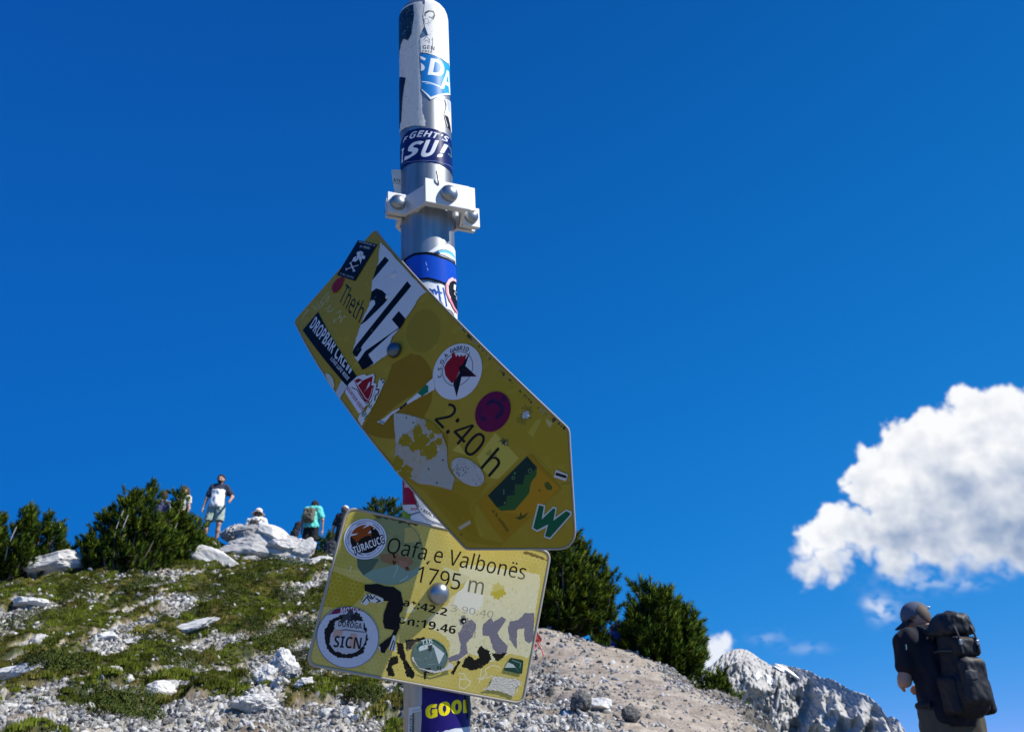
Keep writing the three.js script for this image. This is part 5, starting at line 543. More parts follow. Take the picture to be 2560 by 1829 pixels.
boulder([0.985,1.627,-7.132], [0.18, 0.14, 0.18], 83, 'dark grey stone at the lower edge of the gravel on the right', { sink: 0.15, base: 0.14 });
boulder([0.547,3.316,-14.590], [0.28, 0.17, 0.2], 84, 'small blocky stone on the path rim beside the lower sign', { sink: 0.0, base: 0.68 });
boulder([-3.722,2.012,-8.849], [0.36, 0.2, 0.25], 85, 'white angular stone alone on the grassy lower slope', { sink: 0.1, base: 0.76 });
boulder([-5.622,2.809,-11.276], [0.46, 0.16, 0.3], 86, 'flat bright stone on the grass left of the sign', { sink: 0.1, base: 0.76 });
boulder([-5.365,2.277,-9.142], [0.75, 0.22, 0.4], 87, 'long white stone at the left edge of the slope', { roll: 0.2, sink: 0.15, base: 0.76 });
boulder([-7.582,3.307,-12.477], [0.6, 0.2, 0.35], 88, 'white slab in the grass under the far left pine', { sink: 0.1, base: 0.78 });
boulder([-4.679,3.015,-11.914], [0.7, 0.2, 0.3], 89, 'narrow pale stone half buried in the middle of the slope', { roll: 0.35, sink: 0.2, base: 0.7 });
// loose rocks on the slope: individuals where they are large enough to count
{
  const variants = [101, 102, 103, 104, 105].map((s) => stain(rockGeometry(s, 6, 16, 0.1), s, 0.6, 0.16));
  const r = rng(77); let made = 0, tries = 0;
  while (made < 240 && tries++ < 12000) {
    const az = mix(-34, 16, r()), d = mix(6.6, 20, Math.pow(r(), 0.9)), x = Math.sin(rad(az)) * d, z = -Math.cos(rad(az)) * d;
    if (pathMask(x, z) > 0.3) continue; const streak = fbm2(x * 0.42 - z * 0.12 + 31, z * 1.2 + x * 0.4, 3); if (streak < mix(-0.25, 0.12, grassMask(x, z)) + 0.12 * r()) continue;
    const s = mix(0.03, 0.105, Math.pow(r(), 2.4)) * (0.7 + d * 0.035), o = shade(new THREE.Mesh(variants[made % 5], rockMat)); o.name = numbered('loose_rock'); o.scale.set(s * mix(0.8, 1.5, r()), s * mix(0.5, 0.8, r()), s); o.rotation.set(r() - 0.5, r() * 6.28, r() - 0.5); o.position.set(x, ground(x, z) + s * 0.2, z); scene.add(tag(o, 'loose white limestone rock strewn over the slope', 'rock', 'loose rocks on the slope')); made++;
  }
  // gravel and scree nobody could count
  const gm = std(0xffffff, 0.95), N = 270000, chips = [201, 202, 203].map((s) => { return toCreasedNormals(rockGeometry(s, 1, 9, 0.05), 0.15); }), lists = [[], [], []]; let c = 0; tries = 0;
  while (c < N && tries++ < 2600000) {
    const az = mix(-38, 30, r()), d = mix(4.8, 20.5, Math.pow(r(), 0.8)), x = Math.sin(rad(az)) * d, z = -Math.cos(rad(az)) * d, g = grassMask(x, z), p = pathMask(x, z), den = (1 - 0.95 * g) * (1 - 0.93 * p) * mix(0.3, 1, sstep(-0.2, 0.25, fbm2(x * 0.9 + 60, z * 1.3, 3))); if (r() > den) continue;
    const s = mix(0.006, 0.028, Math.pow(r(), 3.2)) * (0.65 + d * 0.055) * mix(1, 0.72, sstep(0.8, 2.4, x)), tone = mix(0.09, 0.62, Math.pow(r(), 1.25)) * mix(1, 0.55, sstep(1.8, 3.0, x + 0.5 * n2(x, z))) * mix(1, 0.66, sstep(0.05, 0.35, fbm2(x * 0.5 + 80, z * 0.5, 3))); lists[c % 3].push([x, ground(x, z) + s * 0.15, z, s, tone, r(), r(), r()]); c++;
  }
  const m4 = new THREE.Matrix4(), q = new THREE.Quaternion(), e = new THREE.Euler();
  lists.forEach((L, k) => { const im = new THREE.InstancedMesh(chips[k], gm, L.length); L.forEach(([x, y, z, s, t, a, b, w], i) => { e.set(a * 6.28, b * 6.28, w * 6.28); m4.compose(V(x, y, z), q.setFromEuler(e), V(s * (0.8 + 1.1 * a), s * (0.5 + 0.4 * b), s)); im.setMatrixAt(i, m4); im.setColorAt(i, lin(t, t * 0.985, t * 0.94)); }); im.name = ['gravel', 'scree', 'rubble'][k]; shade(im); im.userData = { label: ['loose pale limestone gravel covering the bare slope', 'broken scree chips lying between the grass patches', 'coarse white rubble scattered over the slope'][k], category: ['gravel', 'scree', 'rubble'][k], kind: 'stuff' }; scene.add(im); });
}

// ------------------------------------------------------------------ grass and low plants
{
  const blades = (seed, n, h, w) => { const r = rng(seed), pos = []; for (let i = 0; i < n; i++) { const a = r() * 6.28, d = r() * 0.05, x = Math.cos(a) * d, z = Math.sin(a) * d, b = r() * 6.28, l = h * (0.5 + 0.7 * r()), lean = 0.6 * r(), wx = Math.cos(b + 1.57) * w, wz = Math.sin(b + 1.57) * w; pos.push(x - wx, 0, z - wz, x + wx, 0, z + wz, x + Math.cos(b) * lean * l, l, z + Math.sin(b) * lean * l); } const g = new THREE.BufferGeometry(); g.setAttribute('position', new THREE.Float32BufferAttribute(pos, 3)); g.computeVertexNormals(); return g; };
  const r = rng(313), gm = dull(0xffffff, 0.95), L = []; let tries = 0;
  while (L.length < 60000 && tries++ < 500000) { const az = mix(-38, 14, r()), d = mix(5.5, 22, Math.pow(r(), 0.75)), x = Math.sin(rad(az)) * d, z = -Math.cos(rad(az)) * d; if (r() > grassMask(x, z)) continue; L.push([x, ground(x, z) - 0.005, z, mix(0.6, 1.25, r()) * (0.7 + 0.5 * sstep(-0.3, 0.4, fbm2(x * 1.4, z * 1.4, 2))), r() * 6.28, r()]); }
  const im = new THREE.InstancedMesh(blades(5, 34, 0.038, 0.0065), gm, L.length), m4 = new THREE.Matrix4(), q = new THREE.Quaternion(), up = V(0, 1, 0);
  L.forEach(([x, y, z, s, a, t], i) => { m4.compose(V(x, y, z), q.setFromAxisAngle(up, a), V(s, s * (0.7 + 0.6 * t), s)); im.setMatrixAt(i, m4); const dry = sstep(0.05, 0.4, fbm2(x * 0.7 + 70, z * 0.7, 3)) * 0.8 * t, k = (0.6 + 0.5 * t) * mix(0.55, 1.35, sstep(-0.3, 0.35, fbm2(x * 1.3 + 12, z * 1.3, 4))); im.setColorAt(i, lin(mix(0.105, 0.26, dry) * k, mix(0.13, 0.2, dry) * k, mix(0.015, 0.06, dry) * k)); });
  im.name = 'grass'; shade(im); im.userData = { label: 'short tufted mountain grass in patches over the slope', category: 'grass', kind: 'stuff' }; scene.add(im);
}
// ------------------------------------------------------------------ dwarf pines
const needleMat = dull(0xffffff, 0.7, { vertexColors: true });
const barkMat = std(lin(0.2, 0.17, 0.14), 0.95), deadMat = std(lin(0.42, 0.4, 0.38), 0.9);
function pine(p, w, h, seed, label, { stems = 26, shoots = 26, lean = [0, 0], depth = 0.8, tops = [], size = 1, low = 0.0, dead = 2, top } = {}) {
  if (top) h = top - (Math.min(p[1], ground(p[0], p[2])) - 0.05) - 0.22;
  const y = Math.min(p[1], ground(p[0], p[2])) - 0.05, o = thing('dwarf_pine', label, 'pine tree', [p[0], y, p[2]], 0), r = rng(seed), bark = [], pos = [], col = [], nor = [];
  const shoot = (b, dir, len, tone) => {
    const ax = dir.clone().normalize(), t1 = new THREE.Vector3().crossVectors(ax, V(0.3, 0.1, 0.95)).normalize(), t2 = new THREE.Vector3().crossVectors(ax, t1), N = 84;
    for (let i = 0; i < N; i++) { const t = i / N, a = r() * 6.2832, rd = t1.clone().multiplyScalar(Math.cos(a)).addScaledVector(t2, Math.sin(a)), nd = ax.clone().multiplyScalar(0.45 + 0.65 * t).addScaledVector(rd, 0.9 - 0.45 * t).normalize(), L = (0.07 + 0.05 * r()) * size, q = b.clone().addScaledVector(ax, len * t), s = new THREE.Vector3().crossVectors(nd, V(r() - 0.5, r() - 0.5, r() - 0.5)).normalize().multiplyScalar(0.0062 * size); const e = q.clone().addScaledVector(nd, L); pos.push(q.x - s.x, q.y - s.y, q.z - s.z, q.x + s.x, q.y + s.y, q.z + s.z, e.x, e.y, e.z); const m = rd.clone().lerp(ax, 0.4 * t).normalize(), k = tone * (0.75 + 0.5 * r()); for (let j = 0; j < 3; j++) { nor.push(m.x, m.y, m.z); col.push(mix(0.03, 0.13, k), mix(0.07, 0.175, k), mix(0.008, 0.012, k)); } }
  };
  const ends = []; for (let i = 0; i < stems; i++) { const a = i * 2.39996 + r() * 0.7, q = Math.sqrt((i + 0.6) / stems), hh = h * (0.42 + 0.58 * r()) * (1 - 0.42 * q * q) * (q > 0.8 ? 0.8 : 1); ends.push([Math.cos(a) * w * 0.5 * q, Math.max(h * 0.16, hh), Math.sin(a) * w * 0.5 * depth * q]); }
  for (const t of tops) ends.push([t[0] * w, t[1] * h, (t[2] ?? 0) * w]);
  ends.forEach((E, i) => {
    const tip = V(E[0] + lean[0] * E[1], E[1], E[2] + lean[1] * E[1]), a0 = V(E[0] * 0.12, 0, E[2] * 0.12), mid = V(E[0] * 0.72, E[1] * (0.3 + 0.12 * r()), E[2] * 0.72), cv = new THREE.CatmullRomCurve3([a0, mid, tip.clone().lerp(mid, 0.35).add(V((r() - 0.5) * 0.1, 0, (r() - 0.5) * 0.1)), tip]);
    const tb = new THREE.TubeGeometry(cv, 12, 0.016 + 0.012 * r(), 5); { const P = tb.attributes.position; for (let k = 0; k < P.count; k++) { const ring = Math.floor(k / 6), t = ring / 12, c = cv.getPointAt(t), s = 1.25 - 0.95 * t; P.setXYZ(k, c.x + (P.getX(k) - c.x) * s, c.y + (P.getY(k) - c.y) * s, c.z + (P.getZ(k) - c.z) * s); } } bark.push(tb);
    for (let k = 0; k < shoots * 0.68; k++) { const t = mix(0.34 - low, 1, Math.pow((k + r()) / (shoots * 0.68), 0.75)), c = cv.getPointAt(Math.min(1, t)), out = V(c.x, 0, c.z).normalize(), sp = 0.05 + 0.2 * (1 - t) + 0.09, off = V((r() - 0.5) * 2 * sp, (r() - 0.4) * sp, (r() - 0.5) * 2 * sp), b = c.clone().add(off), dir = V(0, 0.8, 0).addScaledVector(out, 0.4 + 0.4 * r()).add(V((r() - 0.5) * 1.1, (r() - 0.4) * 0.6, (r() - 0.5) * 1.1)); if (b.y < 0.03) continue; shoot(b, dir, (0.09 + 0.09 * r()) * size, Math.pow(r(), 1.6)); if (k % 4 === 0) bark.push(new THREE.TubeGeometry(new THREE.LineCurve3(c, b), 1, 0.006, 4)); }
    shoot(tip, V((r() - 0.5) * 0.3, 1, (r() - 0.5) * 0.3), 0.17 * size, 0.4 + 0.4 * r()); shoot(tip.clone().add(V(0.04, -0.06, 0.02)), V(0.3, 1, 0.2), 0.15 * size, 0.5 * r()); shoot(tip.clone().add(V(-0.04, -0.05, -0.02)), V(-0.3, 1, -0.1), 0.15 * size, 0.5 * r());
  });
  mesh('trunk', join(bark), barkMat, o);
  const g = new THREE.BufferGeometry(); g.setAttribute('position', new THREE.Float32BufferAttribute(pos, 3)); g.setAttribute('normal', new THREE.Float32BufferAttribute(nor, 3)); g.setAttribute('color', new THREE.Float32BufferAttribute(col, 3)); mesh('crown', g, needleMat, o);
  for (let k = 0; k < dead; k++) { const a = r() * 6.28, x = Math.cos(a) * w * 0.3 * r(), hh = h * (0.55 + 0.3 * r()); mesh('dead_branch', tube([V(x * 0.6, hh * 0.3, w * 0.25), V(x, hh * 0.65, w * 0.36), V(x + 0.08, hh, w * 0.38)], 0.010, 8, 5), deadMat, o, 'bleached dead branch'); }
  return o;
}
pine([-10.024,4.388,-15.668], 2.2, 1.5, 31, 'dark dense dwarf pine at the far left edge', { stems: 40, shoots: 34, tops: [[0.02, 1.0], [0.2, 0.9], [-0.2, 0.85], [0.36, 0.62]], low: 0.2, dead: 1 });
pine([-7.823,4.459,-15.766], 1.75, 1.9, 32, 'spreading dwarf pine left of the hikers', { stems: 40, shoots: 32, lean: [0.05, 0], tops: [[0.06, 1.02], [0.12, 0.98], [-0.14, 0.86], [-0.08, 0.9], [-0.36, 0.62], [-0.5, 0.42]], low: 0.1, dead: 2 });
pine([-7.345,4.742,-16.870], 0.95, 1.5, 33, 'tall narrow dwarf pine in front of the half hidden hikers', { stems: 30, shoots: 32, tops: [[-0.12, 1.22], [-0.05, 1.15], [-0.1, 1.05], [0.4, 0.72], [0.55, 0.5]], low: 0.22, dead: 1 });
pine([-7.693,5.585,-19.110], 0.8, 0.5, 34, 'low pine scrub at the feet of the man in the white shirt', { stems: 18, shoots: 22, low: 0.25, dead: 0 });
pine([-4.073,6.461,-23.652], 2.0, 1.95, 35, 'dwarf pine top showing behind the pole', { top: [-4.224,8.488,-23.625][1], stems: 44, shoots: 40, low: 0.2, dead: 0, tops: [[0.0, 1.0], [0.15, 0.97], [-0.12, 0.96], [-0.25, 0.9], [0.08, 0.94], [-0.05, 0.93], [0.24, 0.92], [-0.18, 0.94], [0.12, 1.0], [-0.3, 0.86], [0.3, 0.95], [0.02, 0.97, 0.1], [-0.1, 0.98, 0.12], [0.18, 0.98, 0.1]] });
pine([-5.235,5.899,-21.985], 1.15, 1.05, 36, 'small dark pine behind the hiker in turquoise', { top: [-5.355,7.091,-21.956][1], stems: 24, shoots: 34, low: 0.25, dead: 0 });
pine([1.012,3.221,-14.565], 1.7, 1.85, 37, 'big bushy dwarf pine right of the signs', { stems: 60, shoots: 36, tops: [[0.0, 1.06], [-0.02, 0.98], [0.14, 0.93], [0.22, 0.84], [0.36, 0.66], [0.4, 0.55]], low: 0.26, dead: 0 });
pine([2.272,2.303,-12.393], 1.12, 1.42, 38, 'rounded dwarf pine beside the far mountain', { stems: 46, shoots: 34, tops: [[-0.22, 1.0], [-0.1, 0.98], [0.1, 0.9], [0.38, 0.6], [0.42, 0.4], [-0.36, 0.72]], low: 0.26, dead: 0 });
pine([1.772,2.980,-14.291], 0.7, 0.6, 39, 'small pine in the gap between the two right hand pines', { stems: 14, shoots: 24, low: 0.25, dead: 0 });
pine([2.841,2.024,-11.659], 0.35, 0.5, 40, 'tiny pine seedling on the rim before the far mountain', { stems: 6, shoots: 18, low: 0.25, dead: 0, size: 0.8 });
// low cushions of scrub
{
  const spots = [[-7.299,3.083,-11.947],[-4.925,2.761,-11.380],[-3.976,1.847,-8.074],[-4.043,3.780,-14.445],[-3.610,2.821,-11.863],[-3.132,3.104,-12.617],[-2.424,2.346,-10.319],[-7.439,3.540,-13.484],[-6.559,3.646,-13.933],[-5.268,3.663,-14.045],[-5.086,4.077,-15.170],[-4.295,4.608,-16.862],[-5.019,2.163,-9.109],[-6.543,5.191,-17.838],[-4.794,4.415,-16.310],[-3.452,1.675,-7.438],[-4.286,2.485,-10.564],[-1.390,1.865,-8.487]];
  const names = ['under the far left pine', 'in the middle of the slope', 'low on the left slope', 'above the pale ledge near the lower sign', 'beside the bare scree in the middle', 'just left of the lower sign', 'above the jagged crag', 'in front of the large flat boulder', 'below the spreading dwarf pine', 'below the long pale boulder', 'right of the long pale boulder', 'under the low white ledge', 'next to the long stone at the left', 'under the man in the white shirt', 'below the boulder pile', 'at the bottom left on grey scree', 'above the lone angular stone', 'under the bottom edge of the lower sign'];
  spots.forEach((p, i) => {
    const r = rng(900 + i), w = mix(0.55, 1.0, r()) * (0.7 + Math.hypot(p[0], p[2]) * 0.025), h = mix(0.14, 0.26, r()), o = thing('low_shrub', `dark green cushion shrub ${names[i]}`, 'shrub', [p[0], ground(p[0], p[2]), p[2]], r() * 6, 'cushion shrubs on the slope'), pos = [], nor = [], col = [];
    const tx = (ground(p[0] + 0.3, p[2]) - ground(p[0] - 0.3, p[2])) / 0.6, tz = (ground(p[0], p[2] + 0.3) - ground(p[0], p[2] - 0.3)) / 0.6; const ry = o.rotation.y;
    for (let k = 0; k < 5200; k++) { const a = r() * 6.2832, q = Math.sqrt(r()) * (1 + 0.25 * n2(Math.cos(a) * 1.5 + i * 3, Math.sin(a) * 1.5)), x = Math.cos(a) * q * w * 0.62, z = Math.sin(a) * q * w * 0.42, wx = x * Math.cos(ry) + z * Math.sin(ry), wz = -x * Math.sin(ry) + z * Math.cos(ry), top = h * Math.sqrt(Math.max(0.02, 1 - q * q * 0.8)) * (0.75 + 0.5 * n2(x * 5 + i, z * 5)), y = wx * tx + wz * tz + top * Math.pow(r(), 0.35), d = V(r() - 0.5, r() * 0.9, r() - 0.5).normalize().multiplyScalar(0.02 + 0.018 * r()), s = V(r() - 0.5, r() - 0.5, r() - 0.5).normalize().multiplyScalar(0.005), t = Math.pow(r(), 1.8); pos.push(x - s.x, y - s.y, z - s.z, x + s.x, y + s.y, z + s.z, x + d.x, y + d.y, z + d.z); const m = V(x / w, 0.7, z / w).normalize(); for (let j = 0; j < 3; j++) { nor.push(m.x, m.y, m.z); col.push(mix(0.032, 0.11, t), mix(0.06, 0.13, t), mix(0.014, 0.03, t)); } }
    const g = new THREE.BufferGeometry(); g.setAttribute('position', new THREE.Float32BufferAttribute(pos, 3)); g.setAttribute('normal', new THREE.Float32BufferAttribute(nor, 3)); g.setAttribute('color', new THREE.Float32BufferAttribute(col, 3)); mesh('foliage', g, needleMat, o);
  });
}

// ------------------------------------------------------------------ people
const smin = (a, b, k) => { const h = Math.max(0, k - Math.abs(a - b)) / k; return Math.min(a, b) - h * h * k * 0.25; };
function cone(a, b, ra, rb) { const [ax, ay, az] = a, dx = b[0] - ax, dy = b[1] - ay, dz = b[2] - az, l2 = dx * dx + dy * dy + dz * dz || 1e-9; return (x, y, z) => { const px = x - ax, py = y - ay, pz = z - az, t = Math.min(1, Math.max(0, (px * dx + py * dy + pz * dz) / l2)); return Math.hypot(px - dx * t, py - dy * t, pz - dz * t) - (ra + (rb - ra) * t); }; }
function egg(c, r) { const m = Math.min(...r); return (x, y, z) => (Math.hypot((x - c[0]) / r[0], (y - c[1]) / r[1], (z - c[2]) / r[2]) - 1) * m; }
function box(c, h, r, up = 0) { return (x, y, z) => { const k = 1 - up * (y - c[1]) / h[1], qx = Math.abs(x - c[0]) - h[0] * k + r, qy = Math.abs(y - c[1]) - h[1] + r, qz = Math.abs(z - c[2]) - h[2] * k + r; return Math.hypot(Math.max(qx, 0), Math.max(qy, 0), Math.max(qz, 0)) + Math.min(0, Math.max(qx, qy, qz)) - r; }; }
const union = (list, k = 0.03) => (x, y, z) => { let d = 9; for (const f of list) d = d > 8 ? f(x, y, z) : smin(d, f(x, y, z), k); return d; };
const cut = (f, g) => (x, y, z) => Math.max(f(x, y, z), g(x, y, z));
const lerp3 = (a, b, t) => [0, 1, 2].map((k) => mix(a[k], b[k], t));
const JOINTS = { pelvis: [0, 0.96, 0], waist: [0, 1.1, 0.0], chest: [0, 1.3, 0.005], neck: [0, 1.47, -0.015], head: [0, 1.64, 0.015], sl: [0.185, 1.42, -0.01], sr: [-0.185, 1.42, -0.01], el: [0.24, 1.13, -0.02], er: [-0.24, 1.13, -0.02], wl: [0.25, 0.88, 0.06], wr: [-0.25, 0.88, 0.06], hl: [0.095, 0.93, 0], hr: [-0.095, 0.93, 0], kl: [0.105, 0.5, 0.02], kr: [-0.105, 0.5, 0.02], al: [0.11, 0.09, -0.02], ar: [-0.11, 0.09, -0.02] };
const skinMat = (t = 1) => std(lin(0.46 * t, 0.27 * t, 0.2 * t), 0.6);
function handField(w, e, side) {   // a relaxed hand with a palm and five fingers
  const d = [0, 1, 2].map((k) => w[k] - e[k]), l = Math.hypot(...d), u = d.map((v) => v / l), n = [side, 0, 0], f = [u[1] * n[2] - u[2] * n[1], u[2] * n[0] - u[0] * n[2], u[0] * n[1] - u[1] * n[0]], P = (a, b, c) => [0, 1, 2].map((k) => w[k] + u[k] * a + f[k] * b * side + n[k] * c), out = [cone(P(0, 0, 0), P(0.045, 0, 0), 0.026, 0.03), cone(P(0.05, -0.022, 0), P(0.05, 0.022, 0), 0.022, 0.022)];
  [[-0.03, 0.062], [-0.01, 0.074], [0.01, 0.07], [0.029, 0.055]].forEach(([b, L]) => { out.push(cone(P(0.07, b, 0), P(0.07 + L * 0.55, b * 1.05, -0.006), 0.0092, 0.0086), cone(P(0.07 + L * 0.55, b * 1.05, -0.006), P(0.07 + L * 0.95, b * 1.05, -0.022), 0.0086, 0.0074)); }); out.push(cone(P(0.025, -0.03, 0), P(0.06, -0.05, -0.008), 0.0125, 0.0105), cone(P(0.06, -0.05, -0.008), P(0.088, -0.052, -0.016), 0.0105, 0.009));
  return [union(out, 0.012), P(0.07, 0, 0)];
}
function person(label, p, turn, J0, outfit, { H = 1.75, cell = 0.014, skin = 1, group } = {}) {
  const J = { ...JOINTS, ...J0 }, k = H / 1.75, o = thing('person', label, 'person', p, turn, group), S = skinMat(skin), h = J.head;
  const arm = (s, e, w) => [cone(s, e, 0.05, 0.041), cone(e, w, 0.04, 0.027)], leg = (a, b, c) => [cone(a, b, 0.085, 0.056), cone(b, lerp3(b, c, 0.4), 0.055, 0.054), cone(lerp3(b, c, 0.4), c, 0.054, 0.036), cone([c[0], c[1] - 0.04, c[2] - 0.02], [c[0], 0.045, c[2] + 0.13], 0.04, 0.032)];
  const torso = (g = 0) => { const f = union([cone(J.pelvis, J.waist, 0.155 + g, 0.135 + g), cone(J.waist, J.chest, 0.135 + g, 0.155 + g), cone(J.chest, lerp3(J.chest, J.neck, 0.75), 0.155 + g, 0.09 + g), cone(lerp3(J.sl, J.neck, 0.25), lerp3(J.sr, J.neck, 0.25), 0.07 + g, 0.07 + g)], 0.06); const zc = J.chest[2]; return (x, y, z) => { const q = mix(J.pelvis[2], J.neck[2], Math.min(1, Math.max(0, (y - J.pelvis[1]) / (J.neck[1] - J.pelvis[1])))); return f(x, y, q + (z - q) * 1.32) * 0.86; }; };
  const hd = (a, b, c) => { const q = J.tiltHead ?? 0, y = b * Math.cos(q) - c * Math.sin(q), z = b * Math.sin(q) + c * Math.cos(q), t = J.turnHead ?? 0; return [h[0] + a * Math.cos(t) + z * Math.sin(t), h[1] + y, h[2] - a * Math.sin(t) + z * Math.cos(t)]; };
  const headF = union([egg(h, [0.078, 0.105, 0.094]), cone(hd(0, -0.06, 0.025), hd(0, -0.095, 0.055), 0.056, 0.036), cone(hd(0, 0.01, 0.085), hd(0, -0.03, 0.112), 0.008, 0.014), cone(hd(0.078, 0.01, 0), hd(0.082, -0.03, -0.004), 0.014, 0.01), cone(hd(-0.078, 0.01, 0), hd(-0.082, -0.03, -0.004), 0.014, 0.01), cone(hd(-0.03, 0.03, 0.08), hd(0.03, 0.03, 0.08), 0.016, 0.016), cone(hd(-0.022, -0.062, 0.092), hd(0.022, -0.062, 0.092), 0.009, 0.009)], 0.022);
  const eyes = union([egg(hd(0.031, 0.012, 0.095), [0.014, 0.008, 0.01]), egg(hd(-0.031, 0.012, 0.095), [0.014, 0.008, 0.01])], 0.002), faceF = (x, y, z) => Math.max(headF(x, y, z), -eyes(x, y, z));
  const bodyF = union([torso(), ...arm(J.sl, J.el, J.wl), ...arm(J.sr, J.er, J.wr), ...leg(J.hl, J.kl, J.al), ...leg(J.hr, J.kr, J.ar), cone(J.neck, lerp3(J.neck, h, 0.7), 0.058, 0.052)], 0.035);
  const pts = Object.values(J).filter(Array.isArray), lo = [0, 1, 2].map((i) => Math.min(...pts.map((q) => q[i])) - 0.24), hi = [0, 1, 2].map((i) => Math.max(...pts.map((q) => q[i])) + 0.24); lo[1] = Math.min(lo[1], -0.02);
  const parts = [meshField(bodyF, lo, hi, cell), meshField(faceF, h.map((v) => v - 0.16), h.map((v) => v + 0.17), Math.min(0.008, cell * 0.55))];
  for (const [w, e, s] of [[J.wl, J.el, 1], [J.wr, J.er, -1]]) { const [f, c] = handField(w, e, s); parts.push(meshField(f, c.map((v) => v - 0.13), c.map((v) => v + 0.13), Math.min(0.0055, cell * 0.45))); }
  mesh('body', join(parts).scale(k, k, k), S, o);
  const wear = (name, f, c, lab, rough = 0.9, cl = cell * 0.85, lo2 = lo, hi2 = hi) => mesh(name, meshField(f, lo2, hi2, cl).scale(k, k, k), c.isMaterial ? c : std(c, rough), o, lab);
  const fold = (f, a, s) => (x, y, z) => f(x, y, z) + a * n3(x * s, y * s * 0.6, z * s + 3);
  const sleeve = (s, e, t, g) => cone(s, lerp3(s, e, t), 0.052 + g, 0.06 + g);
  const ctx = { J, o, k, wear, fold, torso, sleeve, headF, hd, h, leg, cell, lo, hi,
    shirt: (c, { hem = 0.9, g = 0.022, t = 0.62, name = 'shirt', lab } = {}) => { const f = fold(union([torso(g), cone(J.pelvis, J.waist, 0.165 + g, 0.15 + g), sleeve(J.sl, J.el, t, g * 0.6), sleeve(J.sr, J.er, t, g * 0.6)], 0.045), 0.012, 9), nk = cone(J.neck, h, 0.062, 0.07); wear(name, (x, y, z) => Math.max(f(x, y, z), hem - y, 0.004 - nk(x, y, z)), c, lab); },
    shorts: (c, { knee = 0.82, g = 0.026, lab, top = 1.02 } = {}) => { const L = (a, b) => { const e = lerp3(a, b, knee), dx = [0, 1, 2].map((i) => e[i] - a[i]), l = Math.hypot(...dx), q = cone(a, lerp3(a, b, 1.05), 0.1 + g * 0.6, 0.068 + g * 1.7); return (x, y, z) => Math.max(q(x, y, z), ((x - e[0]) * dx[0] + (y - e[1]) * dx[1] + (z - e[2]) * dx[2]) / l); }; const pv = cone(J.pelvis, lerp3(J.pelvis, J.waist, 0.5), 0.165 + g * 0.3, 0.15 + g * 0.3), zc = J.pelvis[2]; const f = fold(union([L(J.hl, J.kl), L(J.hr, J.kr), (x, y, z) => pv(x, y, zc + (z - zc) * 1.3) * 0.86], 0.03), 0.01, 10); wear('shorts', (x, y, z) => Math.max(f(x, y, z), y - top), c, lab); },
    shoes: (c) => { const F = (a) => union([cone([a[0], 0.07, a[2] - 0.04], [a[0], 0.055, a[2] + 0.14], 0.055, 0.045), cone(a, [a[0], 0.06, a[2]], 0.05, 0.055)], 0.03); wear('shoes', (x, y, z) => Math.max(Math.min(F(J.al)(x, y, z), F(J.ar)(x, y, z)), 0.004 - y), c); },
    hair: (c, { low = -0.02, g = 0.014, n = 0.006 } = {}) => { const f = egg([h[0], h[1] + 0.012, h[2] - 0.012], [0.08 + g, 0.104 + g, 0.098 + g]); const nq = hd(0, 0, 1), fwd = [nq[0] - h[0], nq[1] - h[1], nq[2] - h[2]]; mesh('hair', meshField((x, y, z) => { const a = (x - h[0]) * fwd[0] + (y - h[1]) * fwd[1] + (z - h[2]) * fwd[2]; return Math.max(f(x, y, z) + n * n3(x * 40, y * 40, z * 40), Math.min(h[1] + low - y + a * 0.9, 1), a - 0.062 + (y < h[1] + 0.055 ? 0.06 : 0)); }, h.map((v) => v - 0.16), h.map((v) => v + 0.16), 0.008).scale(k, k, k), std(c, 0.75), o); } };
  outfit(ctx); return o;
}
// pack: a soft rounded bag on the back of a person, in that person's own axes
function pack(ctx, label, c, hlf, color, { pocket, strap = true } = {}) {
  const { o, k, J } = ctx, m = std(color, 0.8), R = (f) => (x, y, z) => f(x, y, z) + 0.009 * n3(x * 12, y * 8, z * 12), b = R(box(c, hlf, 0.07, 0.06)), ex = hlf.map((v) => v + 0.08);
  const t = thing('backpack', label, 'backpack', o.position.toArray(), o.rotation.y);
  mesh('bag', meshField(b, c.map((v, i) => v - ex[i]), c.map((v, i) => v + ex[i]), ctx.cell * 0.7).scale(k, k, k), m, t);
  if (pocket) mesh('front_pocket', meshField(R(box([c[0], c[1] - hlf[1] * 0.3, c[2] - hlf[2] * 0.95], [hlf[0] * 0.8, hlf[1] * 0.5, 0.06], 0.045)), c.map((v, i) => v - ex[i] - 0.12), c.map((v, i) => v + ex[i]), ctx.cell * 0.7).scale(k, k, k), pocket, t);
  if (strap) for (const s of [1, -1]) { const a = s > 0 ? J.sl : J.sr, P = [[s * hlf[0] * 0.55, c[1] + hlf[1] * 0.55, c[2] + hlf[2] * 0.8], [a[0] * 0.62, a[1] + 0.06, a[2] - 0.04], [a[0] * 0.66, a[1] + 0.055, a[2] + 0.05], [a[0] * 0.72, a[1] - 0.1, a[2] + 0.125], [a[0] * 0.8, a[1] - 0.24, a[2] + 0.1], [a[0] * 0.9, a[1] - 0.34, a[2] - 0.03]], g = tube(P.map((q) => q.map((v) => v * k)), 0.018, 26, 6); mesh('strap', g, m, t); }
}
const feet = (p, dy = 0) => [p[0], p[1] + dy, p[2]];
const cloth = (r, g, b) => lin(r, g, b);
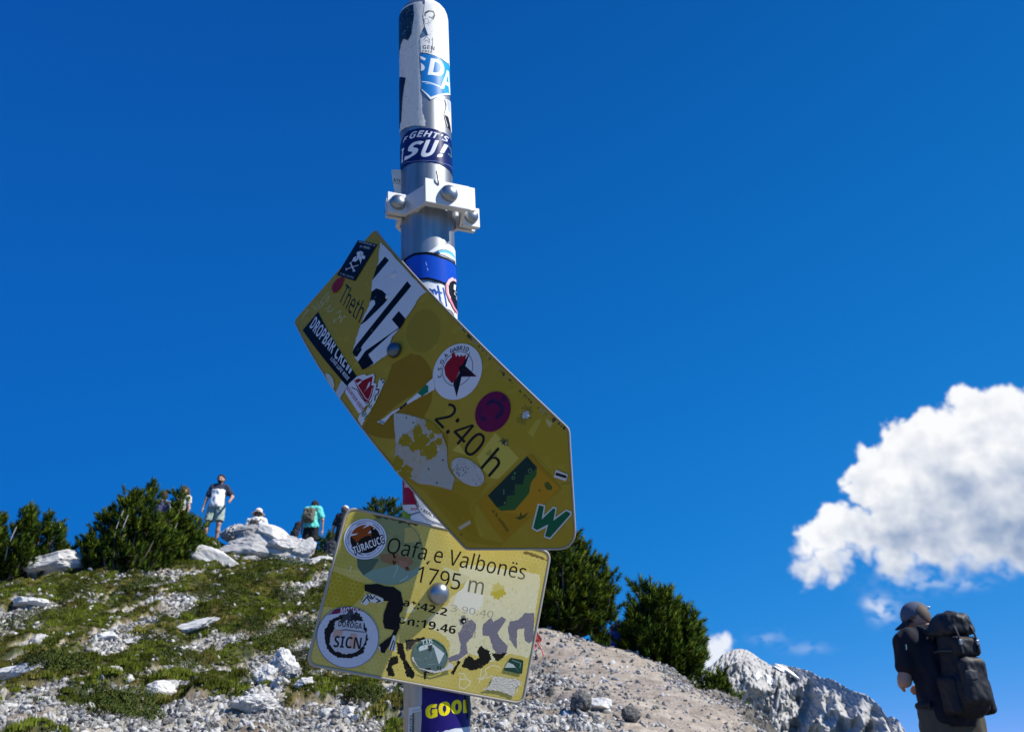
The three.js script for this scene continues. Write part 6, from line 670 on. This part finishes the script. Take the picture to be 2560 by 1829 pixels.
// the man in the white shirt with navy shoulders, facing down the slope
person('man in a white T-shirt with navy shoulders standing on the ridge', [-7.641,6.032,-19.561], 0.12, { wl: [0.36, 1.06, 0.2], el: [0.34, 1.2, -0.02], er: [-0.27, 1.13, 0.0], wr: [-0.3, 0.88, 0.05], hl: [0.1, 0.93, 0], kl: [0.13, 0.5, 0.03], al: [0.12, 0.09, -0.02], kr: [-0.14, 0.5, 0.02], ar: [-0.17, 0.09, -0.02], tiltHead: 0.12 }, (c) => {
  const { J } = c, g = 0.026, f = c.fold(union([c.torso(g), cone(J.pelvis, J.waist, 0.17 + g, 0.155 + g)], 0.05), 0.013, 8), s = c.fold(union([c.sleeve(J.sl, J.el, 0.62, 0.014), c.sleeve(J.sr, J.er, 0.62, 0.014), c.torso(g + 0.004)], 0.05), 0.008, 9), nk = cone(J.neck, c.h, 0.062, 0.07);
  c.wear('shirt', (x, y, z) => Math.max(f(x, y, z), 0.9 - y, y - 1.37, Math.abs(x) - 0.175), cloth(0.78, 0.79, 0.78)); c.wear('shirt_yoke', (x, y, z) => Math.max(s(x, y, z), 0.004 - nk(x, y, z), Math.min(1.36 - y, 0.172 - Math.abs(x))), cloth(0.022, 0.032, 0.06), 'navy shoulders and sleeves of the shirt');
  c.shorts(cloth(0.33, 0.4, 0.34), { knee: 0.86 }); c.shoes(cloth(0.2, 0.2, 0.2)); c.hair(cloth(0.012, 0.009, 0.007), { low: 0.0, g: 0.02 });
  c.wear('beard', (x, y, z) => Math.max(c.headF(x, y, z) - 0.006, y - (c.h[1] - 0.045), c.h[2] + 0.03 - z), cloth(0.02, 0.013, 0.01), undefined, 0.8, 0.008, c.h.map((v) => v - 0.16), c.h.map((v) => v + 0.16));
}, { H: 1.8 });
// the woman with sunglasses on her head, behind the pine
person('woman with sunglasses pushed up on her head behind the pine', feet([-8.551,7.509,-19.618], -1.68), -0.5, { er: [-0.22, 1.12, 0.06], wr: [-0.1, 1.05, 0.2] }, (c) => {
  c.shirt(cloth(0.7, 0.66, 0.55), { t: 0.3, hem: 0.98 }); c.shorts(cloth(0.5, 0.48, 0.46), { knee: 0.6 }); c.shoes(cloth(0.3, 0.28, 0.26)); c.hair(cloth(0.07, 0.045, 0.03), { low: -0.1, g: 0.016 });
  mesh('hair_tail', tube([[c.h[0], c.h[1] + 0.02, c.h[2] - 0.1], [c.h[0] + 0.01, c.h[1] - 0.1, c.h[2] - 0.13], [c.h[0], c.h[1] - 0.26, c.h[2] - 0.12]], 0.04, 10, 8), std(cloth(0.07, 0.045, 0.03), 0.75), c.o);
  for (const s of [-1, 1]) mesh('sunglass_lens', new THREE.SphereGeometry(0.036, 16, 10).scale(1, 0.8, 0.35).rotateX(-0.5).translate(c.h[0] + s * 0.04, c.h[1] + 0.085, c.h[2] + 0.075), std(cloth(0.75, 0.78, 0.8), 0.12, 1), c.o);
  mesh('sunglass_frame', tube([[c.h[0] - 0.08, c.h[1] + 0.05, c.h[2] + 0.0], [c.h[0] - 0.07, c.h[1] + 0.07, c.h[2] + 0.075], [c.h[0], c.h[1] + 0.075, c.h[2] + 0.1], [c.h[0] + 0.07, c.h[1] + 0.07, c.h[2] + 0.075], [c.h[0] + 0.08, c.h[1] + 0.05, c.h[2]]], 0.005, 20, 5), std(cloth(0.02, 0.02, 0.02), 0.4), c.o);
}, { H: 1.7 });
person('hiker in a pale blue top almost hidden inside the pine', feet([-9.234,7.505,-19.968], -1.75), -2.6, {}, (c) => { c.shirt(cloth(0.4, 0.44, 0.62)); c.shorts(cloth(0.04, 0.05, 0.1)); c.shoes(cloth(0.1, 0.1, 0.1)); c.hair(cloth(0.05, 0.035, 0.025), { low: -0.06 }); pack(c, 'dark backpack on the hiker hidden inside the pine', [0, 1.22, -0.22], [0.15, 0.24, 0.1], cloth(0.05, 0.05, 0.12)); }, { H: 1.75 });
// the seated hiker in a white sun hat
person('seated hiker in a white sun hat behind the boulder pile', feet([-6.644,6.890,-19.816], -0.94), Math.PI + 0.1, { pelvis: [0, 0.3, 0], waist: [0, 0.45, 0.02], chest: [0, 0.63, 0.05], neck: [0, 0.79, 0.06], head: [0, 0.94, 0.1], sl: [0.19, 0.75, 0.06], sr: [-0.19, 0.75, 0.06], el: [0.27, 0.5, 0.1], er: [-0.27, 0.5, 0.1], wl: [0.2, 0.36, 0.3], wr: [-0.2, 0.36, 0.3], hl: [0.1, 0.27, 0.05], hr: [-0.1, 0.27, 0.05], kl: [0.15, 0.42, 0.46], kr: [-0.15, 0.42, 0.46], al: [0.15, 0.09, 0.6], ar: [-0.15, 0.09, 0.6], tiltHead: 0.25 }, (c) => {
  c.shirt(cloth(0.8, 0.78, 0.74), { hem: 0.28, t: 0.95, g: 0.03 }); c.shorts(cloth(0.25, 0.22, 0.18), { top: 0.42 }); c.hair(cloth(0.1, 0.07, 0.05), { low: -0.06 });
  const hp = [[0.001, 0.12], [0.06, 0.122], [0.088, 0.1], [0.1, 0.03], [0.104, 0.0], [0.17, -0.035], [0.172, -0.04], [0.1, -0.012]].map((q) => new THREE.Vector2(...q)); mesh('sun_hat', new THREE.LatheGeometry(hp, 26).rotateX(0.22).translate(c.h[0], c.h[1] + 0.035, c.h[2]), std(cloth(0.78, 0.68, 0.64), 0.9), c.o, 'pinkish white sun hat');
  mesh('scarf', new THREE.TorusGeometry(0.085, 0.035, 8, 20).rotateX(1.35).translate(0, 0.82, 0.06), std(cloth(0.8, 0.79, 0.76), 0.9), c.o); pack(c, 'small dark grey backpack on the seated hiker', [0, 0.56, -0.17], [0.12, 0.17, 0.075], cloth(0.06, 0.055, 0.05));
}, { H: 1.75 });
// the hiker in turquoise walking away
person('hiker in a turquoise shirt and black shorts seen from behind', [-5.578,5.940,-21.281], Math.PI - 0.06, { head: [0.0, 1.58, 0.09], neck: [0, 1.45, 0.03], chest: [0, 1.29, 0.03], el: [0.27, 1.12, 0.0], wl: [0.3, 0.9, 0.1], er: [-0.29, 1.14, -0.02], wr: [-0.3, 0.86, 0.04], tiltHead: 0.5 }, (c) => {
  c.shirt(cloth(0.12, 0.62, 0.55), { t: 0.7, g: 0.036 }); c.shorts(cloth(0.012, 0.012, 0.014), { knee: 0.8, g: 0.034 }); c.shoes(cloth(0.05, 0.05, 0.05)); c.hair(cloth(0.01, 0.01, 0.012), { low: -0.06 });
  c.wear('cap', (x, y, z) => Math.max(egg([c.h[0], c.h[1] + 0.02, c.h[2]], [0.105, 0.115, 0.122])(x, y, z), c.h[1] + 0.0 - y - (z - c.h[2]) * 0.3), cloth(0.012, 0.013, 0.02), 'black cap', 0.9, 0.009, c.h.map((v) => v - 0.18), c.h.map((v) => v + 0.18));
  pack(c, 'olive daypack on the hiker in the turquoise shirt', [0.04, 1.22, -0.21], [0.155, 0.2, 0.1], cloth(0.13, 0.12, 0.085), { pocket: std(cloth(0.1, 0.095, 0.07), 0.85) }); 
}, { H: 1.78 });
{ const p = [-5.914,6.595,-20.982], o = thing('jacket', 'dark jacket draped over the left arm of the hiker in turquoise', 'jacket', p), f = union([cone([0.05, 0.3, 0], [-0.02, 0.05, 0.02], 0.09, 0.1), cone([-0.02, 0.05, 0.02], [-0.06, -0.22, 0.03], 0.095, 0.06), cone([0.0, 0.0, 0], [0.05, -0.18, 0.04], 0.07, 0.05)], 0.05); mesh('cloth', meshField((x, y, z) => f(x, y, z) + 0.014 * n3(x * 11, y * 9, z * 11), [-0.25, -0.35, -0.2], [0.25, 0.48, 0.25], 0.014), std(cloth(0.012, 0.013, 0.02), 0.9), o); }
{ const p = [-5.665,6.427,-20.896], o = thing('white_bag', 'small white folded cloth at the waist of the hiker in turquoise', 'bag', p), f = box([0, 0, 0], [0.12, 0.045, 0.05], 0.04); mesh('pouch', meshField((x, y, z) => f(x, y + x * 0.25, z) + 0.008 * n3(x * 14, y * 14, z * 14), [-0.2, -0.12, -0.12], [0.2, 0.12, 0.12], 0.01), std(cloth(0.7, 0.69, 0.72), 0.85), o); }
// the hiker in black with a white cap
person('hiker in black with a white cap beside the lower sign', feet([-4.567,7.345,-20.702], -1.72), Math.PI - 0.35, { head: [0.03, 1.6, 0.06], neck: [0.02, 1.46, 0.02], er: [-0.27, 1.14, -0.04], wr: [-0.3, 0.88, 0.06], el: [0.27, 1.14, -0.04], wl: [0.34, 0.9, 0.03] }, (c) => {
  c.shirt(cloth(0.012, 0.012, 0.016), { t: 0.7 }); c.shorts(cloth(0.014, 0.014, 0.02), { knee: 0.9, g: 0.034 }); c.shoes(cloth(0.05, 0.05, 0.05)); c.hair(cloth(0.08, 0.06, 0.06), { low: -0.13 });
  c.wear('cap', (x, y, z) => Math.max(egg([c.h[0], c.h[1] + 0.02, c.h[2]], [0.1, 0.115, 0.118])(x, y, z), c.h[1] + 0.045 - y - (z - c.h[2]) * 0.25), cloth(0.82, 0.81, 0.8), 'white cap', 0.9, 0.009, c.h.map((v) => v - 0.18), c.h.map((v) => v + 0.18));
}, { H: 1.76 });
{ const p = [-4.761,5.991,-20.351], o = thing('duffel_bag', 'dark bag carried low by the hiker in black', 'bag', [p[0], p[1], p[2]]), f = box([0, 0, 0], [0.16, 0.3, 0.13], 0.1, 0.1); mesh('sack', meshField((x, y, z) => f(x, y, z) + 0.016 * n3(x * 9, y * 7, z * 9), [-0.28, -0.42, -0.25], [0.28, 0.42, 0.25], 0.016), std(cloth(0.02, 0.025, 0.035), 0.85), o); mesh('handle', tube([[-0.08, 0.27, 0], [0, 0.4, 0], [0.08, 0.27, 0]], 0.014, 12, 6), std(cloth(0.02, 0.02, 0.02), 0.9), o); mesh('pocket', meshField(box([0.02, -0.15, 0.12], [0.11, 0.1, 0.05], 0.04), [-0.15, -0.3, 0.02], [0.2, 0.0, 0.2], 0.014), std(cloth(0.015, 0.03, 0.08), 0.85), o); }
// two packs left in the shade of the right hand pine
for (const [p, col, w, h, name, lab] of [[[1.667,2.653,-12.792], cloth(0.008, 0.02, 0.2), 0.24, 0.56, 'blue_backpack', 'blue and black backpack left under the right hand pine'], [[1.942,2.751,-12.854], cloth(0.012, 0.012, 0.015), 0.3, 0.42, 'black_backpack', 'black backpack with a red tab under the right hand pine']]) {
  const o = thing(name, lab, 'backpack', [p[0], p[1] + 0.12, p[2]]), c = [0, h * 0.32, 0]; mesh('bag', meshField((x, y, z) => box(c, [w / 2, h * 0.34, 0.11], 0.08, 0.08)(x, y, z) + 0.01 * n3(x * 11, y * 8, z * 11), [-0.3, -0.12, -0.25], [0.3, h + 0.1, 0.25], 0.013), std(col, 0.45), o); mesh('bottom', meshField(box([0, 0.0, 0], [w / 2 + 0.012, h * 0.2, 0.12], 0.06), [-0.3, -0.3, -0.25], [0.3, 0.3, 0.25], 0.014), std(cloth(0.008, 0.008, 0.01), 0.8), o); mesh('lid', meshField(box([0, h * 0.64, 0], [w * 0.52, h * 0.09, 0.12], 0.045), [-0.3, h * 0.4, -0.25], [0.3, h, 0.25], 0.013), std(name[0] === 'b' && name[2] === 'u' ? cloth(0.02, 0.02, 0.03) : cloth(0.012, 0.012, 0.014), 0.7), o); mesh('strap', tube([[0.06, h * 0.6, 0.12], [0.08, h * 0.4, 0.16], [0.07, h * 0.1, 0.14]], 0.014, 10, 6), std(cloth(0.01, 0.01, 0.012), 0.8), o); if (lab.includes('red')) mesh('red_tab', new RoundedBoxGeometry(0.08, 0.05, 0.03, 2, 0.01).translate(-0.02, h * 0.68, 0.1), std(cloth(0.3, 0.02, 0.03), 0.7), o);
}
// ---- the near hiker on the right
{
  const hp = [3.054,2.343,-5.907], base = [hp[0], hp[1] - 1.6, hp[2]];
  const man = person('man with a cap and a big black backpack looking down at the right', base, Math.PI + 0.08, { head: [0.02, 1.585, 0.1], neck: [0, 1.47, 0.02], tiltHead: 0.42, turnHead: 1.25, sl: [0.2, 1.42, 0.03], sr: [-0.2, 1.42, 0.03], el: [0.245, 1.16, 0.06], wl: [0.13, 1.16, 0.3], er: [-0.26, 1.13, 0.03], wr: [-0.08, 1.12, 0.27] }, (c) => {
    const { J, h, hd } = c; c.shirt(cloth(0.004, 0.005, 0.014), { t: 0.6, g: 0.026, hem: 0.86, lab: 'dark navy T-shirt' }); c.shorts(cloth(0.085, 0.072, 0.05), { knee: 0.86, g: 0.036, lab: 'olive brown shorts' }); c.shoes(cloth(0.06, 0.05, 0.04)); c.hair(cloth(0.1, 0.075, 0.055), { low: 0.0, g: 0.001, n: 0 });
    const cm = std(cloth(0.075, 0.1, 0.15), 0.85), q = hd(0, 0, 1), fw = [0, 1, 2].map((i) => q[i] - h[i]), u = hd(0, 1, 0), up = [0, 1, 2].map((i) => u[i] - h[i]), rt = [up[1] * fw[2] - up[2] * fw[1], up[2] * fw[0] - up[0] * fw[2], up[0] * fw[1] - up[1] * fw[0]], L = (x, y, z) => { const d = [x - h[0], y - h[1], z - h[2]], D = (v) => d[0] * v[0] + d[1] * v[1] + d[2] * v[2]; return [D(rt), D(up), D(fw)]; };
    const crown = (x, y, z) => { const [a, b, f] = L(x, y, z), e = (Math.hypot(a / 0.096, (b - 0.02) / 0.112, (f + 0.004) / 0.112) - 1) * 0.096; const gap = Math.hypot(a / 0.036, (b - 0.045) / 0.03) - 1; return Math.max(e, 0.03 - b, f < -0.05 ? -gap * 0.03 : -1); };
    const cap = mesh('cap', meshField(crown, h.map((v) => v - 0.2), h.map((v) => v + 0.2), 0.0055), cm, c.o, 'grey baseball cap with a rear strap');
    const brim = (x, y, z) => { const [a, b, f] = L(x, y, z); return Math.max(Math.abs(b - 0.034 + a * a * 5 + Math.max(0, f - 0.08) * 0.25) - 0.0045, Math.hypot(a / 0.086, (f - 0.07) / 0.115) * 0.09 - 0.09, 0.06 - f); }; mesh('brim', meshField(brim, h.map((v) => v - 0.25), h.map((v) => v + 0.25), 0.006), std(cloth(0.03, 0.032, 0.04), 0.85), cap);
    const sp = [-0.03, 0, 0.03].map((a) => [0, 1, 2].map((i) => h[i] + rt[i] * a + up[i] * 0.036 - fw[i] * (0.112 - Math.abs(a) * 0.2))); mesh('cap_strap', tube(sp, 0.007, 8, 6), std(cloth(0.02, 0.02, 0.022), 0.7), cap); mesh('buckle', new RoundedBoxGeometry(0.022, 0.014, 0.006, 2, 0.002).translate(...[0, 1, 2].map((i) => h[i] + up[i] * 0.04 - fw[i] * 0.119)), std(cloth(0.8, 0.8, 0.8), 0.2, 0.9), cap);
    mesh('glasses_arm', tube([hd(0.082, 0.02, 0.0), hd(0.08, 0.018, 0.05), hd(0.066, 0.012, 0.1), hd(0.03, 0.006, 0.118)], 0.003, 14, 5), std(cloth(0.01, 0.01, 0.012), 0.3), c.o);
    mesh('collar', new THREE.TorusGeometry(0.072, 0.012, 8, 24).rotateX(1.4).translate(J.neck[0], J.neck[1] + 0.005, J.neck[2] + 0.005), std(cloth(0.02, 0.022, 0.04), 0.9), c.o);
    mesh('shoulder_badge', new RoundedBoxGeometry(0.05, 0.034, 0.006, 2, 0.002).rotateY(0.9).rotateX(-0.2).translate(0.235, 1.375, 0.005 - 0.04), std(cloth(0.1, 0.24, 0.3), 0.8), c.o);
    const cord = std(cloth(0.012, 0.012, 0.015), 0.8); mesh('hanging_strap', tube([[0.19, 1.0, -0.02], [0.205, 0.86, 0.01], [0.2, 0.72, 0.0], [0.18, 0.66, -0.02], [0.17, 0.74, -0.03], [0.165, 0.9, -0.06]], 0.006, 30, 6), cord, c.o, 'loose hip strap hanging down'); mesh('hip_belt', tube([[-0.17, 0.99, -0.1], [-0.19, 0.99, 0.04], [0, 0.985, 0.16], [0.19, 0.99, 0.04], [0.17, 0.99, -0.1]], 0.028, 30, 8), cord, c.o);
  }, { H: 1.75, cell: 0.011, skin: 0.92 });
  // his pack, carried on the back
  const pk = thing('backpack', 'large black hiking backpack carried by the man on the right', 'backpack', base, Math.PI + 0.08), N = (a, s) => (x, y, z) => a * n3(x * s, y * s * 0.7, z * s) + a * 0.5 * n3(x * s * 2.3, y * s * 2, z * s * 2.3 + 7);
  pk.scale.x = 0.8;
  const bk = std(cloth(0.005, 0.006, 0.010), 0.7), bk2 = std(cloth(0.008, 0.009, 0.013), 0.6), gy = std(cloth(0.03, 0.033, 0.04), 0.6), wv = N(0.006, 8), F = (f, lo, hi, c = 0.0085) => meshField((x, y, z) => f(x, y, z) + wv(x, y, z), lo, hi, c);
  const main = mesh('main_bag', F(union([box([0, 1.2, -0.24], [0.13, 0.27, 0.11], 0.085, 0.05), egg([0, 1.08, -0.25], [0.15, 0.17, 0.15])], 0.06), [-0.3, 0.85, -0.5], [0.3, 1.56, -0.08]), bk, pk);
  mesh('lid', F(union([box([-0.0, 1.495, -0.23], [0.13, 0.07, 0.135], 0.06, 0.2), egg([0, 1.53, -0.26], [0.12, 0.06, 0.12])], 0.04), [-0.28, 1.36, -0.48], [0.28, 1.66, -0.02]), bk2, main); mesh('front_pocket', F(box([0.0, 1.13, -0.36], [0.11, 0.15, 0.045], 0.045), [-0.22, 0.93, -0.52], [0.22, 1.33, -0.3]), bk2, main, 'stuffed front pocket'); mesh('upper_pocket', F(box([0.0, 1.35, -0.35], [0.115, 0.065, 0.045], 0.04), [-0.22, 1.24, -0.5], [0.22, 1.46, -0.28]), bk, main);
  for (const s of [1, -1]) { mesh('side_pocket', F(box([s * 0.15, 1.05, -0.24], [0.038, 0.12, 0.085], 0.04), [s * 0.185 - 0.1, 0.88, -0.42], [s * 0.185 + 0.1, 1.22, -0.13]), bk, main); mesh('compression_strap', tube([[s * 0.13, 1.33, -0.15], [s * 0.138, 1.33, -0.24], [s * 0.11, 1.32, -0.34]], 0.009, 14, 5), gy, main); mesh('shoulder_strap', tube([[s * 0.09, 1.42, -0.15], [s * 0.115, 1.5, -0.02], [s * 0.13, 1.49, 0.08], [s * 0.14, 1.34, 0.165], [s * 0.15, 1.18, 0.14], [s * 0.17, 1.07, -0.03]], 0.024, 36, 8), bk, main); mesh('lid_strap', tube([[s * 0.07, 1.55, -0.31], [s * 0.075, 1.44, -0.385], [s * 0.075, 1.3, -0.4]], 0.008, 14, 5), gy, main); mesh('buckle', new RoundedBoxGeometry(0.026, 0.034, 0.014, 2, 0.004).translate(s * 0.075, 1.37, -0.402), std(cloth(0.3, 0.31, 0.33), 0.25, 0.3), main); }
  mesh('reflective_panel', F(box([0.05, 1.165, -0.405], [0.055, 0.03, 0.006], 0.006), [-0.05, 1.1, -0.44], [0.15, 1.23, -0.37], 0.006), gy, main, 'grey panel on the pocket'); mesh('haul_loop', tube([[-0.03, 1.55, -0.13], [0, 1.585, -0.12], [0.03, 1.55, -0.13]], 0.008, 10, 5), bk2, main); mesh('side_tab', new RoundedBoxGeometry(0.02, 0.12, 0.03, 2, 0.006).rotateZ(-0.1).translate(-0.152, 1.2, -0.27), bk2, main);
}
renderer.render(scene, camera);
